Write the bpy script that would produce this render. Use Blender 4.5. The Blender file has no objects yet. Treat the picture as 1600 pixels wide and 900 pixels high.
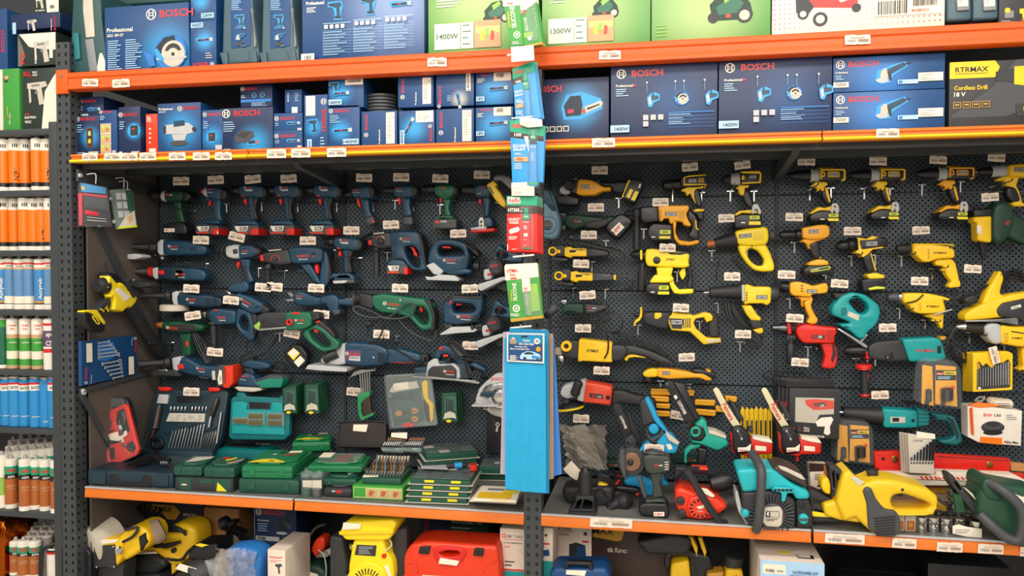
import bpy,math,random
from mathutils import Vector,Matrix
from mathutils.geometry import tessellate_polygon
random.seed(7)
SC=bpy.context.scene
COL=SC.collection
CAMLOC=Vector((0,-2.58,1.5));FPX=1200.0
YAW=math.radians(10.7);PITCH=math.atan(30/1200)
cam=bpy.data.cameras.new('camera');camo=bpy.data.objects.new('camera',cam);COL.objects.link(camo)
cam.lens=27.0;cam.sensor_width=36.0;cam.clip_start=.05
camo.location=CAMLOC;camo.rotation_euler=(math.pi/2-PITCH,0,YAW)
SC.camera=camo
CR=camo.rotation_euler.to_matrix()
w=bpy.data.worlds.new('shop_light');SC.world=w;w.use_nodes=True
w.node_tree.nodes['Background'].inputs[0].default_value=(1.0,.93,.86,1)
w.node_tree.nodes['Background'].inputs[1].default_value=.5
def area(name,loc,sx,sy,power,col,rx=0,ry=0):
 l=bpy.data.lights.new(name,'AREA');l.shape='RECTANGLE';l.size=sx;l.size_y=sy;l.energy=power;l.color=col
 o=bpy.data.objects.new(name,l);o.location=loc;o.rotation_euler=(rx,ry,0);COL.objects.link(o);return o
area('ceiling_and_fill_light',(-.9,-1.5,3.25),1.3,.35,25,(1,.93,.84),math.radians(28))
area('ceiling_and_fill_light',(.9,-1.5,3.25),1.3,.35,25,(1,.93,.84),math.radians(28))
area('ceiling_and_fill_light',(-2.8,-1.7,3.2),1.2,.35,20,(1,.92,.8),math.radians(28))
area('ceiling_and_fill_light',(0,-4.6,3.1),4.5,1.6,175,(1,.9,.8),math.radians(48))  # soft front fill added to brighten the tools, not a ceiling fixture
VS=SC.view_settings;VS.view_transform='Standard';VS.look='None';VS.exposure=0.0;VS.gamma=1;VS.use_curve_mapping=False
def lin(c):c/=255;return c/12.92 if c<=.04045 else((c+.055)/1.055)**2.4
def rgb(h):return(lin(int(h[0:2],16)),lin(int(h[2:4],16)),lin(int(h[4:6],16)),1)
PAL=dict(orange='df5806 .5',orange2='e0741e .5',rackgrey='3d4245 .45',darkgrey='26292b .55',panel='3d4a53 .5',side='5c544e .6',shelf='6a6b67 .5',black='1a1b1f .4',rubber='252629 .55',char='2e3033 .5',dgrey='44474a .5',grey='808488 .45',lgrey='b9bcbd .45',white='ece7da .5',paper='efe6d2 .7',dirty='c9c2b2 .6',navy='1a4059 .42',navy2='16364a .45',navyd='122836 .5',bgreen='17654a .42',bgreend='0f4a30 .45',teal='129a9c .4',teald='0c6f74 .45',red='d6231c .4',redo='e23a18 .4',dred='8e1a18 .5',yel='f6c81c .4',yelw='ffdd1e .4',ylo='f4ad1c .4',gold='c9962e .4',boxblue='12457a .5',boxnavy='132a52 .5',boxcyan='2f9fe0 .45',green='3f9a3c .5',lime='8fbf50 .5',dgreen='12392a .5',steel='b8babb .28 1',chrome='d8d8d6 .15 1',dsteel='6b6d6e .35 1',brass='b98f4a .35 1',copper='b5652d .4',foil='c4611a .22 1',card='b07f4c .75',cardd='7a5535 .8',tan='c8a57c .7',cable='101012 .45',tegreen='16a078 .45',cyan='1c9fd0 .75',cyand='1286b4 .75',lilac='b5a8bd .8',cloth='4381cf .9',clothtan='a08b78 .85',rblue='2c78c6 .5',lblue='a8d0f0 .5',tblue='3a87c4 .4',pinkred='e0304a .5',wood='c08a50 .6',litlip='ffc21a .35',nozzle='a8a49c .5',picgreen='b8cf7a .5',skin='d8a060 .6',purple='5a4668 .5')
_m={}
def mat(n):
 if n in _m:return _m[n]
 p=[q for q in PAL[n].split()if q!='orange'];h,r=p[0],float(p[1]);me=float(p[2])if len(p)>2 else 0
 m=bpy.data.materials.new(n);m.use_nodes=True;nt=m.node_tree;b=nt.nodes['Principled BSDF']
 b.inputs['Roughness'].default_value=r;b.inputs['Metallic'].default_value=me
 nz=nt.nodes.new('ShaderNodeTexNoise');nz.inputs['Scale'].default_value=35;nz.inputs['Detail'].default_value=2
 tc=nt.nodes.new('ShaderNodeTexCoord');nt.links.new(tc.outputs['Object'],nz.inputs['Vector'])
 mx=nt.nodes.new('ShaderNodeMix');mx.data_type='RGBA';c=rgb(h)
 mx.inputs[6].default_value=tuple(x*.9 for x in c[:3])+(1,);mx.inputs[7].default_value=tuple(min(1,x*1.1)for x in c[:3])+(1,)
 nt.links.new(nz.outputs[0],mx.inputs[0]);nt.links.new(mx.outputs[2],b.inputs['Base Color']);_m[n]=m;return m
def clearmat(n,h,alpha,rough=.12):
 m=bpy.data.materials.new(n);m.use_nodes=True;b=m.node_tree.nodes['Principled BSDF']
 b.inputs['Base Color'].default_value=rgb(h);b.inputs['Alpha'].default_value=alpha;b.inputs['Roughness'].default_value=rough;_m[n]=m
clearmat('clear','aab0b4',.13);clearmat('clear2','9aa0a0',.08);clearmat('clearg','9fb5ad',.35);clearmat('film','c4bcae',.3,.12);clearmat('cleard','60646a',.5)
def glow(n,c0,c1,px,py,pl,rad,c2=None,rough=.42):
 m=bpy.data.materials.new(n);m.use_nodes=True;nt=m.node_tree;b=nt.nodes['Principled BSDF'];b.inputs['Roughness'].default_value=rough
 g=nt.nodes.new('ShaderNodeNewGeometry');d=nt.nodes.new('ShaderNodeVectorMath');d.operation='DISTANCE'
 nt.links.new(g.outputs['Position'],d.inputs[0]);d.inputs[1].default_value=pl.map(px,py)
 mr=nt.nodes.new('ShaderNodeMapRange');mr.interpolation_type='SMOOTHSTEP';mr.inputs[2].default_value=rad;mr.inputs[3].default_value=1;mr.inputs[4].default_value=0
 nt.links.new(d.outputs['Value'],mr.inputs[0])
 mx=nt.nodes.new('ShaderNodeMix');mx.data_type='RGBA';mx.inputs[6].default_value=rgb(c0);mx.inputs[7].default_value=rgb(c1)
 nt.links.new(mr.outputs[0],mx.inputs[0]);nt.links.new(mx.outputs[2],b.inputs['Base Color']);_m[n]=m;return n
class Pl:
 def __init__(s,p,n):s.p=Vector(p);s.n=Vector(n).normalized()
 def map(s,x,y):
  d=CR@Vector(((x-800)/FPX,(450-y)/FPX,-1))
  return CAMLOC+d*((s.p-CAMLOC).dot(s.n)/d.dot(s.n))
def YP(y):return Pl((0,y,0),(0,-1,0))
def ZP(z):return Pl((0,0,z),(0,0,1))
def XP(x):return Pl((x,0,0),(1,0,0))
FR=dict(A=(220,250,5),B=(520,250,5),C=(180,420,4.5),D=(500,420,4.5),E=(120,590,4.444),G=(460,590,4.444),H=(840,240,4.2105),I=(1200,230,4),J=(840,420,4.2105),K=(1180,420,3.8095),L=(840,590,3.913),M=(1180,590,3.3333),N=(120,760,3.636),O=(520,770,3.636),Q=(900,770,3.636),R=(0,0,3.461),S=(340,0,3.077),U=(840,0,3.6),V=(1200,0,3.6),W=(0,180,2.5),X=(0,540,2.5),a=(750,0,3.46),b=(750,240,3.333),c=(750,500,3.214),P=(0,0,1),d=(740,270,6.923),e=(730,380,5),f=(120,770,6.667),g=(340,770,6.923),h=(860,700,7.5),i=(1040,690,5.714),j=(1470,300,2.647),k=(110,230,4.737),l=(110,410,4.5),m=(0,0,4.285),n=(0,570,2.727),o=(0,200,4.737),q=(0,390,4.737),s=(780,260,3.4615),t=(775,500,9))
def pts_(s):
 if isinstance(s,str):return[tuple(float(v)for v in q.split(','))for q in s.split()]
 return s
def circ(x,y,r,n=20,ry=None,a0=0,a1=360,ang=0):
 ry=r if ry is None else ry;full=abs(a1-a0)>=360;o=[]
 ca,sa=math.cos(math.radians(ang)),math.sin(math.radians(ang))
 for k in range(n if full else n+1):
  a=math.radians(a0+(a1-a0)*k/n);u,v=r*math.cos(a),ry*math.sin(a);o.append((x+u*ca-v*sa,y+u*sa+v*ca))
 return o
def rr(x0,y0,x1,y1):return[(x0,y0),(x1,y0),(x1,y1),(x0,y1)]
def sarea(p):return sum(p[i][0]*p[(i+1)%len(p)][1]-p[(i+1)%len(p)][0]*p[i][1]for i in range(len(p)))/2
def rounded(p,r,n=3):
 if r<=0 or len(p)>16:return p
 o=[];N=len(p)
 for i in range(N):
  a,b,c=Vector(p[i-1]),Vector(p[i]),Vector(p[(i+1)%N]);u,v=a-b,c-b;lu,lv=u.length,v.length
  if lu<1e-9 or lv<1e-9:continue
  t=min(r,lu*.45,lv*.45);P0,P2=b+u/lu*t,b+v/lv*t
  for k in range(n+1):
   s=k/n;q=P0*(1-s)**2+b*2*s*(1-s)+P2*s*s;o.append((q.x,q.y))
 return o
def inset(p,d):
 N=len(p);o=[]
 for i in range(N):
  a,b,c=Vector(p[i-1]),Vector(p[i]),Vector(p[(i+1)%N]);e1=(b-a);e2=(c-b)
  if e1 .length<1e-9:e1=e2
  if e2 .length<1e-9:e2=e1
  if e1 .length<1e-9:o.append(p[i]);continue
  e1=e1 .normalized();e2=e2 .normalized();n1=Vector((-e1 .y,e1 .x));n2=Vector((-e2 .y,e2 .x));m=n1+n2
  if m.length<.3:m=n1
  m=m.normalized();k=d/max(.5,m.dot(n1));o.append((b.x+m.x*k,b.y+m.y*k))
 return o
_tx={}
def textgeo(s,bold=True):
 if(s,bold)in _tx:return _tx[(s,bold)]
 cu=bpy.data.curves.new('t','FONT');cu.body=s;cu.resolution_u=2;cu.offset=.022 if bold else 0
 ob=bpy.data.objects.new('t',cu);me=ob.to_mesh();v=[(q.co.x,q.co.y)for q in me.vertices];f=[tuple(q.vertices)for q in me.polygons]
 ob.to_mesh_clear();bpy.data.objects.remove(ob);bpy.data.curves.remove(cu)
 x0=min(q[0]for q in v);x1=max(q[0]for q in v);y0=min(q[1]for q in v);y1=max(q[1]for q in v)
 v=[((q[0]-x0)/(x1-x0 or 1),(q[1]-y0)/(y1-y0 or 1))for q in v];_tx[(s,bold)]=(v,f);return v,f
class MB:
 def __init__(s,T,name,of=None,label=None):s.T=T;s.name=name;s.of=of;s.label=label;s.V=[];s.F=[];s.MI=[];s.mats=[];s.sm=[];s.z=0
 def mi(s,m):
  if m not in s.mats:s.mats.append(m)
  return s.mats.index(m)
 def add(s,V,F,m,smooth=True):
  b=len(s.V);s.V+=V;i=s.mi(m)
  for f in F:s.F.append(tuple(b+q for q in f));s.MI.append(i);s.sm.append(smooth)
  return s
 def fp(s,x,y):ox,oy,k=s.T.fr;return s.T.pl.map(ox+x/k,oy+y/k)
 def poly(s,m,pts,f,b,bev=3,r=None,holes=(),smooth=True,side=None):
  pl=s.T.pl;n=pl.n;P=[s.fp(*q)for q in pts_(pts)];O=P[0]
  u=Vector((0,0,1)).cross(n);u=Vector((1,0,0))if u.length<.01 else u.normalized();v=n.cross(u)
  to2=lambda q:((q-O).dot(u),(q-O).dot(v))
  A=[to2(q)for q in P]
  if sarea(A)<0:A.reverse()
  bv=bev/1000.;rad=bv*1.3 if r is None else r/1000.
  A=rounded(A,rad);H=[]
  for h in holes:
   B=[to2(s.fp(*q))for q in pts_(h)]
   if sarea(B)>0:B.reverse()
   H.append(rounded(B,rad))
  f,b=f/1000.,b/1000.;lay=[]
  bv=min(bv,(f-b)/2)
  if bv>1e-6:
   for k in(0,1,2,3):a=math.pi/2*k/3;lay.append((f-bv*(1-math.cos(a)),bv*(1-math.sin(a))))
   lay+=[(b+bv*.5,0),(b,bv*.5)]
  else:lay=[(f,0),(b,0)]if f>b else[(f,0)]
  V=[];F=[];rings=[A]+H;base={}
  for li,(d,ins)in enumerate(lay):
   for ri,R_ in enumerate(rings):
    base[li,ri]=len(V)
    for q in inset(R_,ins)if ins>0 else R_:V.append(O+u*q[0]+v*q[1]+n*d)
  for li in range(len(lay)-1):
   for ri,R_ in enumerate(rings):
    N=len(R_);a0=base[li,ri];a1=base[li+1,ri]
    for k in range(N):k2=(k+1)%N;F.append((a0+k,a1+k,a1+k2,a0+k2))
  caps=[]
  for li in(0,len(lay)-1):
   if li==0 or len(lay)>1:
    loops=[];idx=[]
    for ri,R_ in enumerate(rings):
     a=base[li,ri];loops.append([Vector(((V[a+k]-O).dot(u),(V[a+k]-O).dot(v),0))for k in range(len(R_))]);idx+=[a+k for k in range(len(R_))]
    for t in tessellate_polygon(loops):
     a,bb,c=[idx[q]for q in t];nn=(V[bb]-V[a]).cross(V[c]-V[a]).dot(n)
     if(nn>0)!=(li==0):bb,c=c,bb
     caps.append((a,bb,c))
  if side:s.add(V,caps,m,smooth);s.add(V,F,side,smooth)
  else:s.add(V,F+caps,m,smooth)
  return s
 def ell(s,m,x,y,r,f,b,bev=3,ry=None,n=20,hole=0,a=0):return s.poly(m,circ(x,y,r,n,ry,ang=a),f,b,bev,0,holes=[circ(x,y,hole,n,(ry or r)*hole/r,ang=a)]if hole else())
 def px(s):ox,oy,k=s.T.fr;return 1/k
 def scale(s,x,y):return(s.fp(x,y+1)-s.fp(x,y)).length
 def lathe(s,m,x0,y0,x1,y1,prof,f0=0,f1=None,seg=16):
  n=s.T.pl.n;f1=f0 if f1 is None else f1;P0=s.fp(x0,y0)+n*f0/1000.;P1=s.fp(x1,y1)+n*f1/1000.;k=s.scale((x0+x1)/2,(y0+y1)/2)
  pr=[tuple(float(v)for v in q.split(':'))for q in prof.split()]if isinstance(prof,str)else prof
  return s.rev(m,P0,P1,[(t,r*k)for t,r in pr],seg)
 def rev(s,m,P0,P1,pr,seg=16,caps=True):
  P0,P1=Vector(P0),Vector(P1);ax=P1-P0;a=ax.normalized();u=a.orthogonal().normalized();v=a.cross(u);V=[];F=[]
  for t,r in pr:
   for k in range(seg):q=2*math.pi*k/seg;V.append(P0+ax*t+(u*math.cos(q)+v*math.sin(q))*r)
  for i in range(len(pr)-1):
   for k in range(seg):k2=(k+1)%seg;F.append((i*seg+k,i*seg+k2,(i+1)*seg+k2,(i+1)*seg+k))
  if caps:F.append(tuple(range(seg))[::-1]);F.append(tuple(range((len(pr)-1)*seg,len(pr)*seg)))
  return s.add(V,F,m)
 def tube(s,m,pts,r,f=0,seg=7,sub=4,closed=False):
  n=s.T.pl.n;P=[]
  for q in pts_(pts):P.append(s.fp(q[0],q[1])+n*((q[2]if len(q)>2 else f)/1000.))
  return s.wire(m,P,r/1000.,seg,sub,closed)
 def wire(s,m,P,r,seg=7,sub=4,closed=False):
  P=[Vector(q)for q in P]
  if len(P)>2 and sub>1:
   o=[];N=len(P)
   for i in range(N if closed else N-1):
    g=(lambda j:P[j%N])if closed else(lambda j:P[max(0,min(N-1,j))])
    a,b,c,d=g(i-1),g(i),g(i+1),g(i+2)
    for k in range(sub):
     t=k/sub;o.append(.5*((2*b)+(c-a)*t+(2*a-5*b+4*c-d)*t*t+(3*b-a-3*c+d)*t**3))
   if not closed:o.append(P[-1])
   P=o
  N=len(P);V=[];F=[];up=None
  for i in range(N):
   t=(P[(i+1)%N]-P[i-1])if closed else(P[min(N-1,i+1)]-P[max(0,i-1)])
   if t.length<1e-9:t=Vector((0,0,1))
   t.normalize()
   if up is None:up=t.orthogonal().normalized()
   up=up-t*up.dot(t);up=t.orthogonal()if up.length<1e-6 else up;up.normalize();w_=t.cross(up)
   rad=r[i*len(r)//N]if isinstance(r,(list,tuple))else r
   for k in range(seg):q=2*math.pi*k/seg;V.append(P[i]+(up*math.cos(q)+w_*math.sin(q))*rad)
  for i in range(N if closed else N-1):
   for k in range(seg):k2=(k+1)%seg;j=(i+1)%N;F.append((i*seg+k,i*seg+k2,j*seg+k2,j*seg+k))
  if not closed:F.append(tuple(range(seg))[::-1]);F.append(tuple(range((N-1)*seg,N*seg)))
  return s.add(V,F,m)
 def crumple(s,m,O,nx,ny,f,amp):
  P=pts_(O);n=s.T.pl.n;V=[]
  for j in range(ny+1):
   for i in range(nx+1):
    u,v=i/nx+random.uniform(-.3,.3)/nx,j/ny+random.uniform(-.3,.3)/ny;x=(P[0][0]*(1-u)+P[1][0]*u)*(1-v)+(P[3][0]*(1-u)+P[2][0]*u)*v;y=(P[0][1]*(1-u)+P[1][1]*u)*(1-v)+(P[3][1]*(1-u)+P[2][1]*u)*v
    V.append(s.fp(x,y)+n*(f+random.uniform(-amp,amp))/1000.)
  F=[]
  for j in range(ny):
   for i in range(nx):a=j*(nx+1)+i;F+=[(a,a+nx+1,a+nx+2),(a,a+nx+2,a+1)]
  return s.add(V,F,m,False)
 def text(s,m,t,x,y,w,h,ang=0,f=0,bold=True,sk=0):
  v,F=textgeo(t,bold);n=s.T.pl.n;ca,sa=math.cos(math.radians(ang)),math.sin(math.radians(ang));V=[]
  for a,b in v:X,Y=a*w+b*h*sk,-b*h;V.append(s.fp(x+X*ca-Y*sa,y+X*sa+Y*ca)+n*f/1000.)
  return s.add(V,F,m,False)
 def flat(s,m,pts,f):return s.poly(m,pts,f,f,0,0,smooth=False)
 def box(s,m,c,sz,rz=0,bev=0,rx=0,ry=0):
  import bmesh
  bm=bmesh.new();bmesh.ops.create_cube(bm,size=1,matrix=Matrix.Diagonal((*sz,1)))
  if bev:bmesh.ops.bevel(bm,geom=bm.edges[:],offset=bev,segments=2,profile=.6,affect='EDGES')
  R_=Matrix.Translation(c)@Matrix.Rotation(rz,4,'Z')@Matrix.Rotation(rx,4,'X')@Matrix.Rotation(ry,4,'Y')
  V=[R_@q.co for q in bm.verts];bm.verts.index_update();F=[tuple(q.index for q in f.verts)for f in bm.faces];bm.free();return s.add(V,F,m)
THINGS=[]
class T:
 def __init__(s,name,label,cat,fr='P',pl=None,group=None,kind=None):
  s.name=name;s.label=label;s.cat=cat;s.fr=FR[fr];s.pl=pl if not isinstance(pl,(int,float))else YP(pl);s.group=group;s.kind=kind;s.parts=[];THINGS.append(s)
 def at(s,fr=None,pl=None):
  if fr:s.fr=FR[fr]
  if pl is not None:s.pl=YP(pl)if isinstance(pl,(int,float))else pl
  return s
 def p(s,name,of=None,label=None):m=MB(s,name,of,label);s.parts.append(m);return m
 def root(s):m=MB(s,None);s.parts.append(m);return m
def props(o,t):
 if t.label:o['label']=t.label
 if t.cat:o['category']=t.cat
 if t.group:o['group']=t.group
 if t.kind:o['kind']=t.kind
def mesh_of(m,name,L):
 me=bpy.data.meshes.new(name);me.from_pydata([tuple(v-L)for v in m.V],[],m.F);me.polygons.foreach_set('material_index',m.MI);me.polygons.foreach_set('use_smooth',m.sm)
 for q in m.mats:me.materials.append(mat(q))
 me.validate();me.set_sharp_from_angle(angle=math.radians(38));return me
def finish():
 out=[]
 for t in THINGS:
  ps=[m for m in t.parts if m.F]
  if not ps:continue
  X=[v.x for m in ps for v in m.V];Y=[v.y for m in ps for v in m.V];Z=[v.z for m in ps for v in m.V]
  L=Vector(((min(X)+max(X))/2,(min(Y)+max(Y))/2,min(Z)))
  if t.kind=='structure':L=Vector((0,0,0))
  if ps[0].name is None:r=bpy.data.objects.new(t.name,mesh_of(ps[0],t.name,L));own=ps[0];ps=ps[1:]
  else:r=bpy.data.objects.new(t.name,None);r.empty_display_size=.02;own=None
  r.location=L;COL.objects.link(r);props(r,t);made={id(own):r}
  for m in ps:
   o=bpy.data.objects.new(m.name,mesh_of(m,m.name,L));o.parent=made.get(id(m.of),r);
   if o.parent is not r:pass
   if m.label:o['label']=m.label
   COL.objects.link(o);made[id(m)]=o
  out.append(r);t.obj=r
 THINGS.clear();return out
def copy_tree(o,loc,label=None,group=None,rot=None):
 c=o.copy();COL.objects.link(c);c.location=loc
 if rot:c.rotation_euler=rot
 if label:c['label']=label
 if group:c['group']=group
 for ch in o.children:
  d=ch.copy();d.parent=c;COL.objects.link(d)
  for g in ch.children:e=g.copy();e.parent=d;COL.objects.link(e)
 return c
# helpers for cartons, prints and perforated steel
def perf(m,mt,O,U,V,nu,nv,hu,hv,stag=True):
 O,U,V=Vector(O),Vector(U),Vector(V);u,v=U/nu,V/nv;vs=[];F=[]
 for i in range(nu):
  for j in range(nv):
   a=O+u*i+v*j;b=len(vs)
   if stag and(i+j)%2:vs+=[a,a+u,a+u+v,a+v];F.append((b,b+1,b+2,b+3));continue
   c=a+u*.5+v*.5;hx,hy=u*hu*.5,v*hv*.5
   vs+=[a,a+u,a+u+v,a+v,c-hx-hy,c+hx-hy,c+hx+hy,c-hx+hy]
   for k in range(4):k2=(k+1)%4;F.append((b+k,b+k2,b+4+k2,b+4+k))
 return m.add(vs,F,mt,False)
def _face(t,O,U,n):
 t.face=(Vector(O),Vector(U),Vector((0,0,-Vector(U).length))if abs(Vector(n).z)<.5 else None);t.pl=Pl(O,n)
_fp0=MB.fp
def fp(s,x,y):
 fc=getattr(s.T,'face',None)
 if fc:return fc[0]+fc[1]*x+fc[2]*y
 return _fp0(s,x,y)
MB.fp=fp
def dec(s,m,pts):s.z+=.22;return s.flat(m,pts,s.z)
MB.dec=dec
def dt(s,m,t,x,y,w,h,ang=0,bold=True,sk=0):s.z+=.22;return s.text(m,t,x,y,w,h,ang,s.z,bold,sk)
MB.dt=dt
def lines(s,m,x,y,w,n,dy,h,ang=0):
 for k in range(n):
  ww=w*random.uniform(.55,1)
  s.dec(m,[(x,y+k*dy),(x+ww,y+k*dy),(x+ww,y+k*dy+h),(x,y+k*dy+h)])if not ang else s.dec(m,[(x+k*dy,y),(x+k*dy+h,y),(x+k*dy+h,y-ww),(x+k*dy,y-ww)])
 return s
MB.lines=lines
def logo(s,x,y,r,m='white'):
 s.z+=.22;s.poly(m,circ(x,y,r,18),s.z,s.z,0,0,holes=[circ(x,y,r*.82,18)],smooth=False)
 for a in(-.42,.42):s.dec(m,rr(x+a*r-r*.1,y-r*.62,x+a*r+r*.1,y+r*.62))
 for a in(-.22,.22):s.dec(m,rr(x-r*.42,y+a*r-r*.07,x+r*.42,y+a*r+r*.07))
 return s
MB.logo=logo
def barcode(s,x,y,w,h,m='black'):
 k=0
 while k<w:b=random.choice((.03,.05,.02))*w;s.dec(m,rr(x+k,y,x+k+b,y+h));k+=b+random.choice((.03,.045))*w
MB.barcode=barcode
PIC=dict(saw=[('rblue',circ(0,0,62,20)),('navyd','-62,-14 -24,-52 16,-58 20,-30 -10,16 -50,12'),('dirty',circ(10,6,46,20)),('char',circ(10,2,32,14,a0=190,a1=350)),('dirty',circ(10,8,22,16)),('char',circ(10,8,7,10)),('lgrey','-54,18 62,16 62,24 -54,26'),('boxcyan','-66,-10 -52,-16 -24,24 -40,32')],grinder=[('boxcyan','-78,46 -66,-14 10,-40 80,-58 96,-30 20,20 4,60 -50,66'),('lgrey',circ(-38,44,34,16,14)),('dirty','-50,34 -46,-6 -30,-22 -12,-18 -4,10 -14,36'),('navy','-16,-14 70,-52 86,-32 20,4 -6,16'),('char','-14,0 6,0 12,44 0,50'),('char','70,-44 110,-50 110,-46 72,-36')],drill=[('boxcyan','-66,-56 40,-60 50,-20 34,30 44,72 -20,74 -16,20 -30,-16 -68,-20'),('navy','-24,-48 30,-50 38,-24 22,-16 26,44 2,44 -2,-14 -24,-16'),('char','-58,-44 -24,-46 -24,-22 -58,-28'),('char','-14,44 34,44 36,62 -14,62')],ydrill=[('char','-70,-50 -24,-58 -24,-18 -70,-26'),('yel','-24,-62 44,-64 56,-30 30,-14 34,40 4,42 0,-10 -24,-14'),('char','-20,40 52,34 56,66 -16,74'),('yel','0,48 30,46 30,56 0,58')],level=[('lgrey','-60,-30 40,-36 62,-20 62,0 40,6 -60,4'),('navy','-22,-44 22,-46 26,-26 -22,-22'),('char','-66,-28 -54,-28 -54,2 -66,2'),('lgrey','-30,6 34,6 24,30 -22,30'),('dgrey',circ(0,40,38,16,10)),('char',circ(64,-11,9,10))],jig=[('boxcyan','-50,-20 -20,-50 20,-60 60,-40 62,10 10,30 -10,70 -40,60'),('lgrey','-40,-10 -18,-30 -10,40 -30,50'),('navy','-16,-34 50,-30 50,0 -8,10'),('char','-6,-50 6,-56 10,-30 0,-28')],chain=[('boxcyan','-70,0 -50,-50 10,-60 90,-30 96,10 10,50 -60,50'),('navyd','-60,-6 -34,-44 8,-46 16,-10 10,34 -50,38'),('pinkred','-44,10 -20,8 -20,22 -44,24'),('redo',circ(22,18,10,10)),('dirty','24,0 90,-22 98,-14 94,0 30,26'),('rubber','34,6 86,-10 84,-4 36,14')],mower=[('dgreen','-60,-20 -20,-60 30,-70 70,-20 80,20 60,34 -50,34'),('bgreen','-40,-10 20,-50 50,-20 30,10 -30,16'),('lime','-20,-46 20,-66 30,-50 -10,-22'),('char',circ(-48,24,18,14)),('char',circ(52,20,26,14)),('dirty',circ(52,20,17,14)),('redo','-8,14 8,14 8,26 -8,26')],rmower=[('char','-110,-90 -66,-96 -40,20 -60,46 -104,40'),('red','-60,-50 60,-64 110,10 100,34 -40,24 -70,-20'),('lgrey','10,-40 60,-52 90,0 50,12'),('char',circ(-80,46,20,14)),('lgrey',circ(-80,46,12,12)),('char',circ(-20,68,26,14)),('lgrey',circ(-20,68,16,12)),('char',circ(104,34,16,12))],pack=[('dgrey','-60,-10 -20,-40 40,-34 50,-6 0,24 -54,20'),('char','-50,-12 -18,-32 30,-28 0,4'),('boxcyan','10,20 60,10 90,24 60,40 10,38'),('char','14,18 50,12 58,26 20,32'),('copper','56,14 72,12 72,28 58,30')],det=[('foil','-16,-50 16,-50 20,0 14,50 -14,50 -20,0'),('char','-12,-44 12,-44 14,40 -12,40'),('picgreen',rr(-8,-34,8,-10)),('yel',rr(-8,8,8,30))],cube=[('boxcyan',circ(0,0,40,16)),('char',rr(-22,-28,24,26)),('pinkred',rr(-12,-14,4,-6))],stick=[('boxcyan','-80,-12 -40,-22 60,-14 84,-20 84,16 50,12 -60,20'),('navyd','-60,-6 50,-8 50,6 -60,12'),('dirty','50,-14 80,-16 80,14 54,10'),('pinkred',rr(-20,-4,10,2))],photo=[('tan',rr(-50,-30,50,30)),('picgreen','-50,-30 50,-30 50,-5 10,5 -50,-5'),('yel','-30,-10 -18,-14 -12,26 -30,26'),('redo','14,-12 28,-8 26,26 12,26'),('lime','-8,-22 6,-20 4,12 -8,10')],gun=[('dirty','-50,-40 40,-46 50,-26 20,-18 34,50 8,54 -4,-12 -50,-18'),('grey','-30,-34 10,-36 10,-26 -30,-24'),('dirty','-44,-16 -34,-16 -30,40 -40,46'),('grey',circ(-4,0,8,8))],sander=[('navyd','-30,-50 20,-56 50,-30 30,-10 20,30 -34,30 -40,0'),('lgrey',circ(-6,44,40,16,10)),('dgrey','-10,-40 60,-20 70,10 40,14')])
def pic(s,kind,x,y,k,ang=0):
 ca,sa=math.cos(math.radians(ang))*k,math.sin(math.radians(ang))*k
 for m,P in PIC[kind]:s.dec(m,[(x+a*ca-b*sa,y+a*sa+b*ca)for a,b in pts_(P)])
 return s
MB.pic=pic
BOXN=0
def carton(label,fr,x0,yt,x1,zb,Y=.03,d=.2,m='boxblue',glowat=None,g1='boxcyan',group=None,rz=0,zt=None,name='product_carton',cat='box'):
 ox,oy,k=FR[fr];pl=YP(Y);A=pl.map(ox+x0/k,oy+yt/k);B=pl.map(ox+x1/k,oy+yt/k);W=B.x-A.x;top=zt or A.z
 t=T(name,label,cat,'P',pl,group);mm=m
 c=t.p('carton');t.W=W;t.H=(top-zb)/W*100
 R_=Matrix.Rotation(rz,3,'Z');O=Vector((A.x,Y,top));U=R_@Vector((W/100,0,0));n=R_@Vector((0,-1,0))
 if glowat:
  global BOXN;BOXN+=1
  P0=O+U*glowat[0]+Vector((0,0,-W/100))*glowat[1]
  class q:map=staticmethod(lambda a,b:P0)
  hx=lambda nm:PAL[nm].split()[0]
  mm=glow('carton_print_%d'%BOXN,hx(m),hx(g1),0,0,q,glowat[2]*W/100)
 C=O+U*50-n*(d/2)+Vector((0,0,-(top-zb)/2));c.box(mm,C,(W,d,top-zb),rz,.0018)
 t.face=(O,U,Vector((0,0,-W/100)));t.pl=Pl(O,n);t.d=d;t.n=n;t.O=O;t.U=U
 s=t.p('tape_seam');s.box('black' if m=='black' else'navyd' if'blue' in m or'navy' in m else'tan',C+Vector((0,0,(top-zb)/2+.0004)),(W*.98,.004,.0012),rz)
 t.pr=t.p('print');t.pr.z=.3;return t
def bosch(t,x,y,h,lx=None,m='red'):
 t.pr.dt(m,'BOSCH',x,y,h*4.9,h)
 if lx is not None:t.pr.logo(lx,y-h*.5,h*.75)
# the setting
t=T('floor',None,None,kind='structure');t.root().box('dirty',(0,-1.2,-.05),(9,7,.1))
t=T('wall_back',None,None,kind='structure');t.root().box('dgrey',(0,1.1,1.8),(9,.1,3.7))
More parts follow.
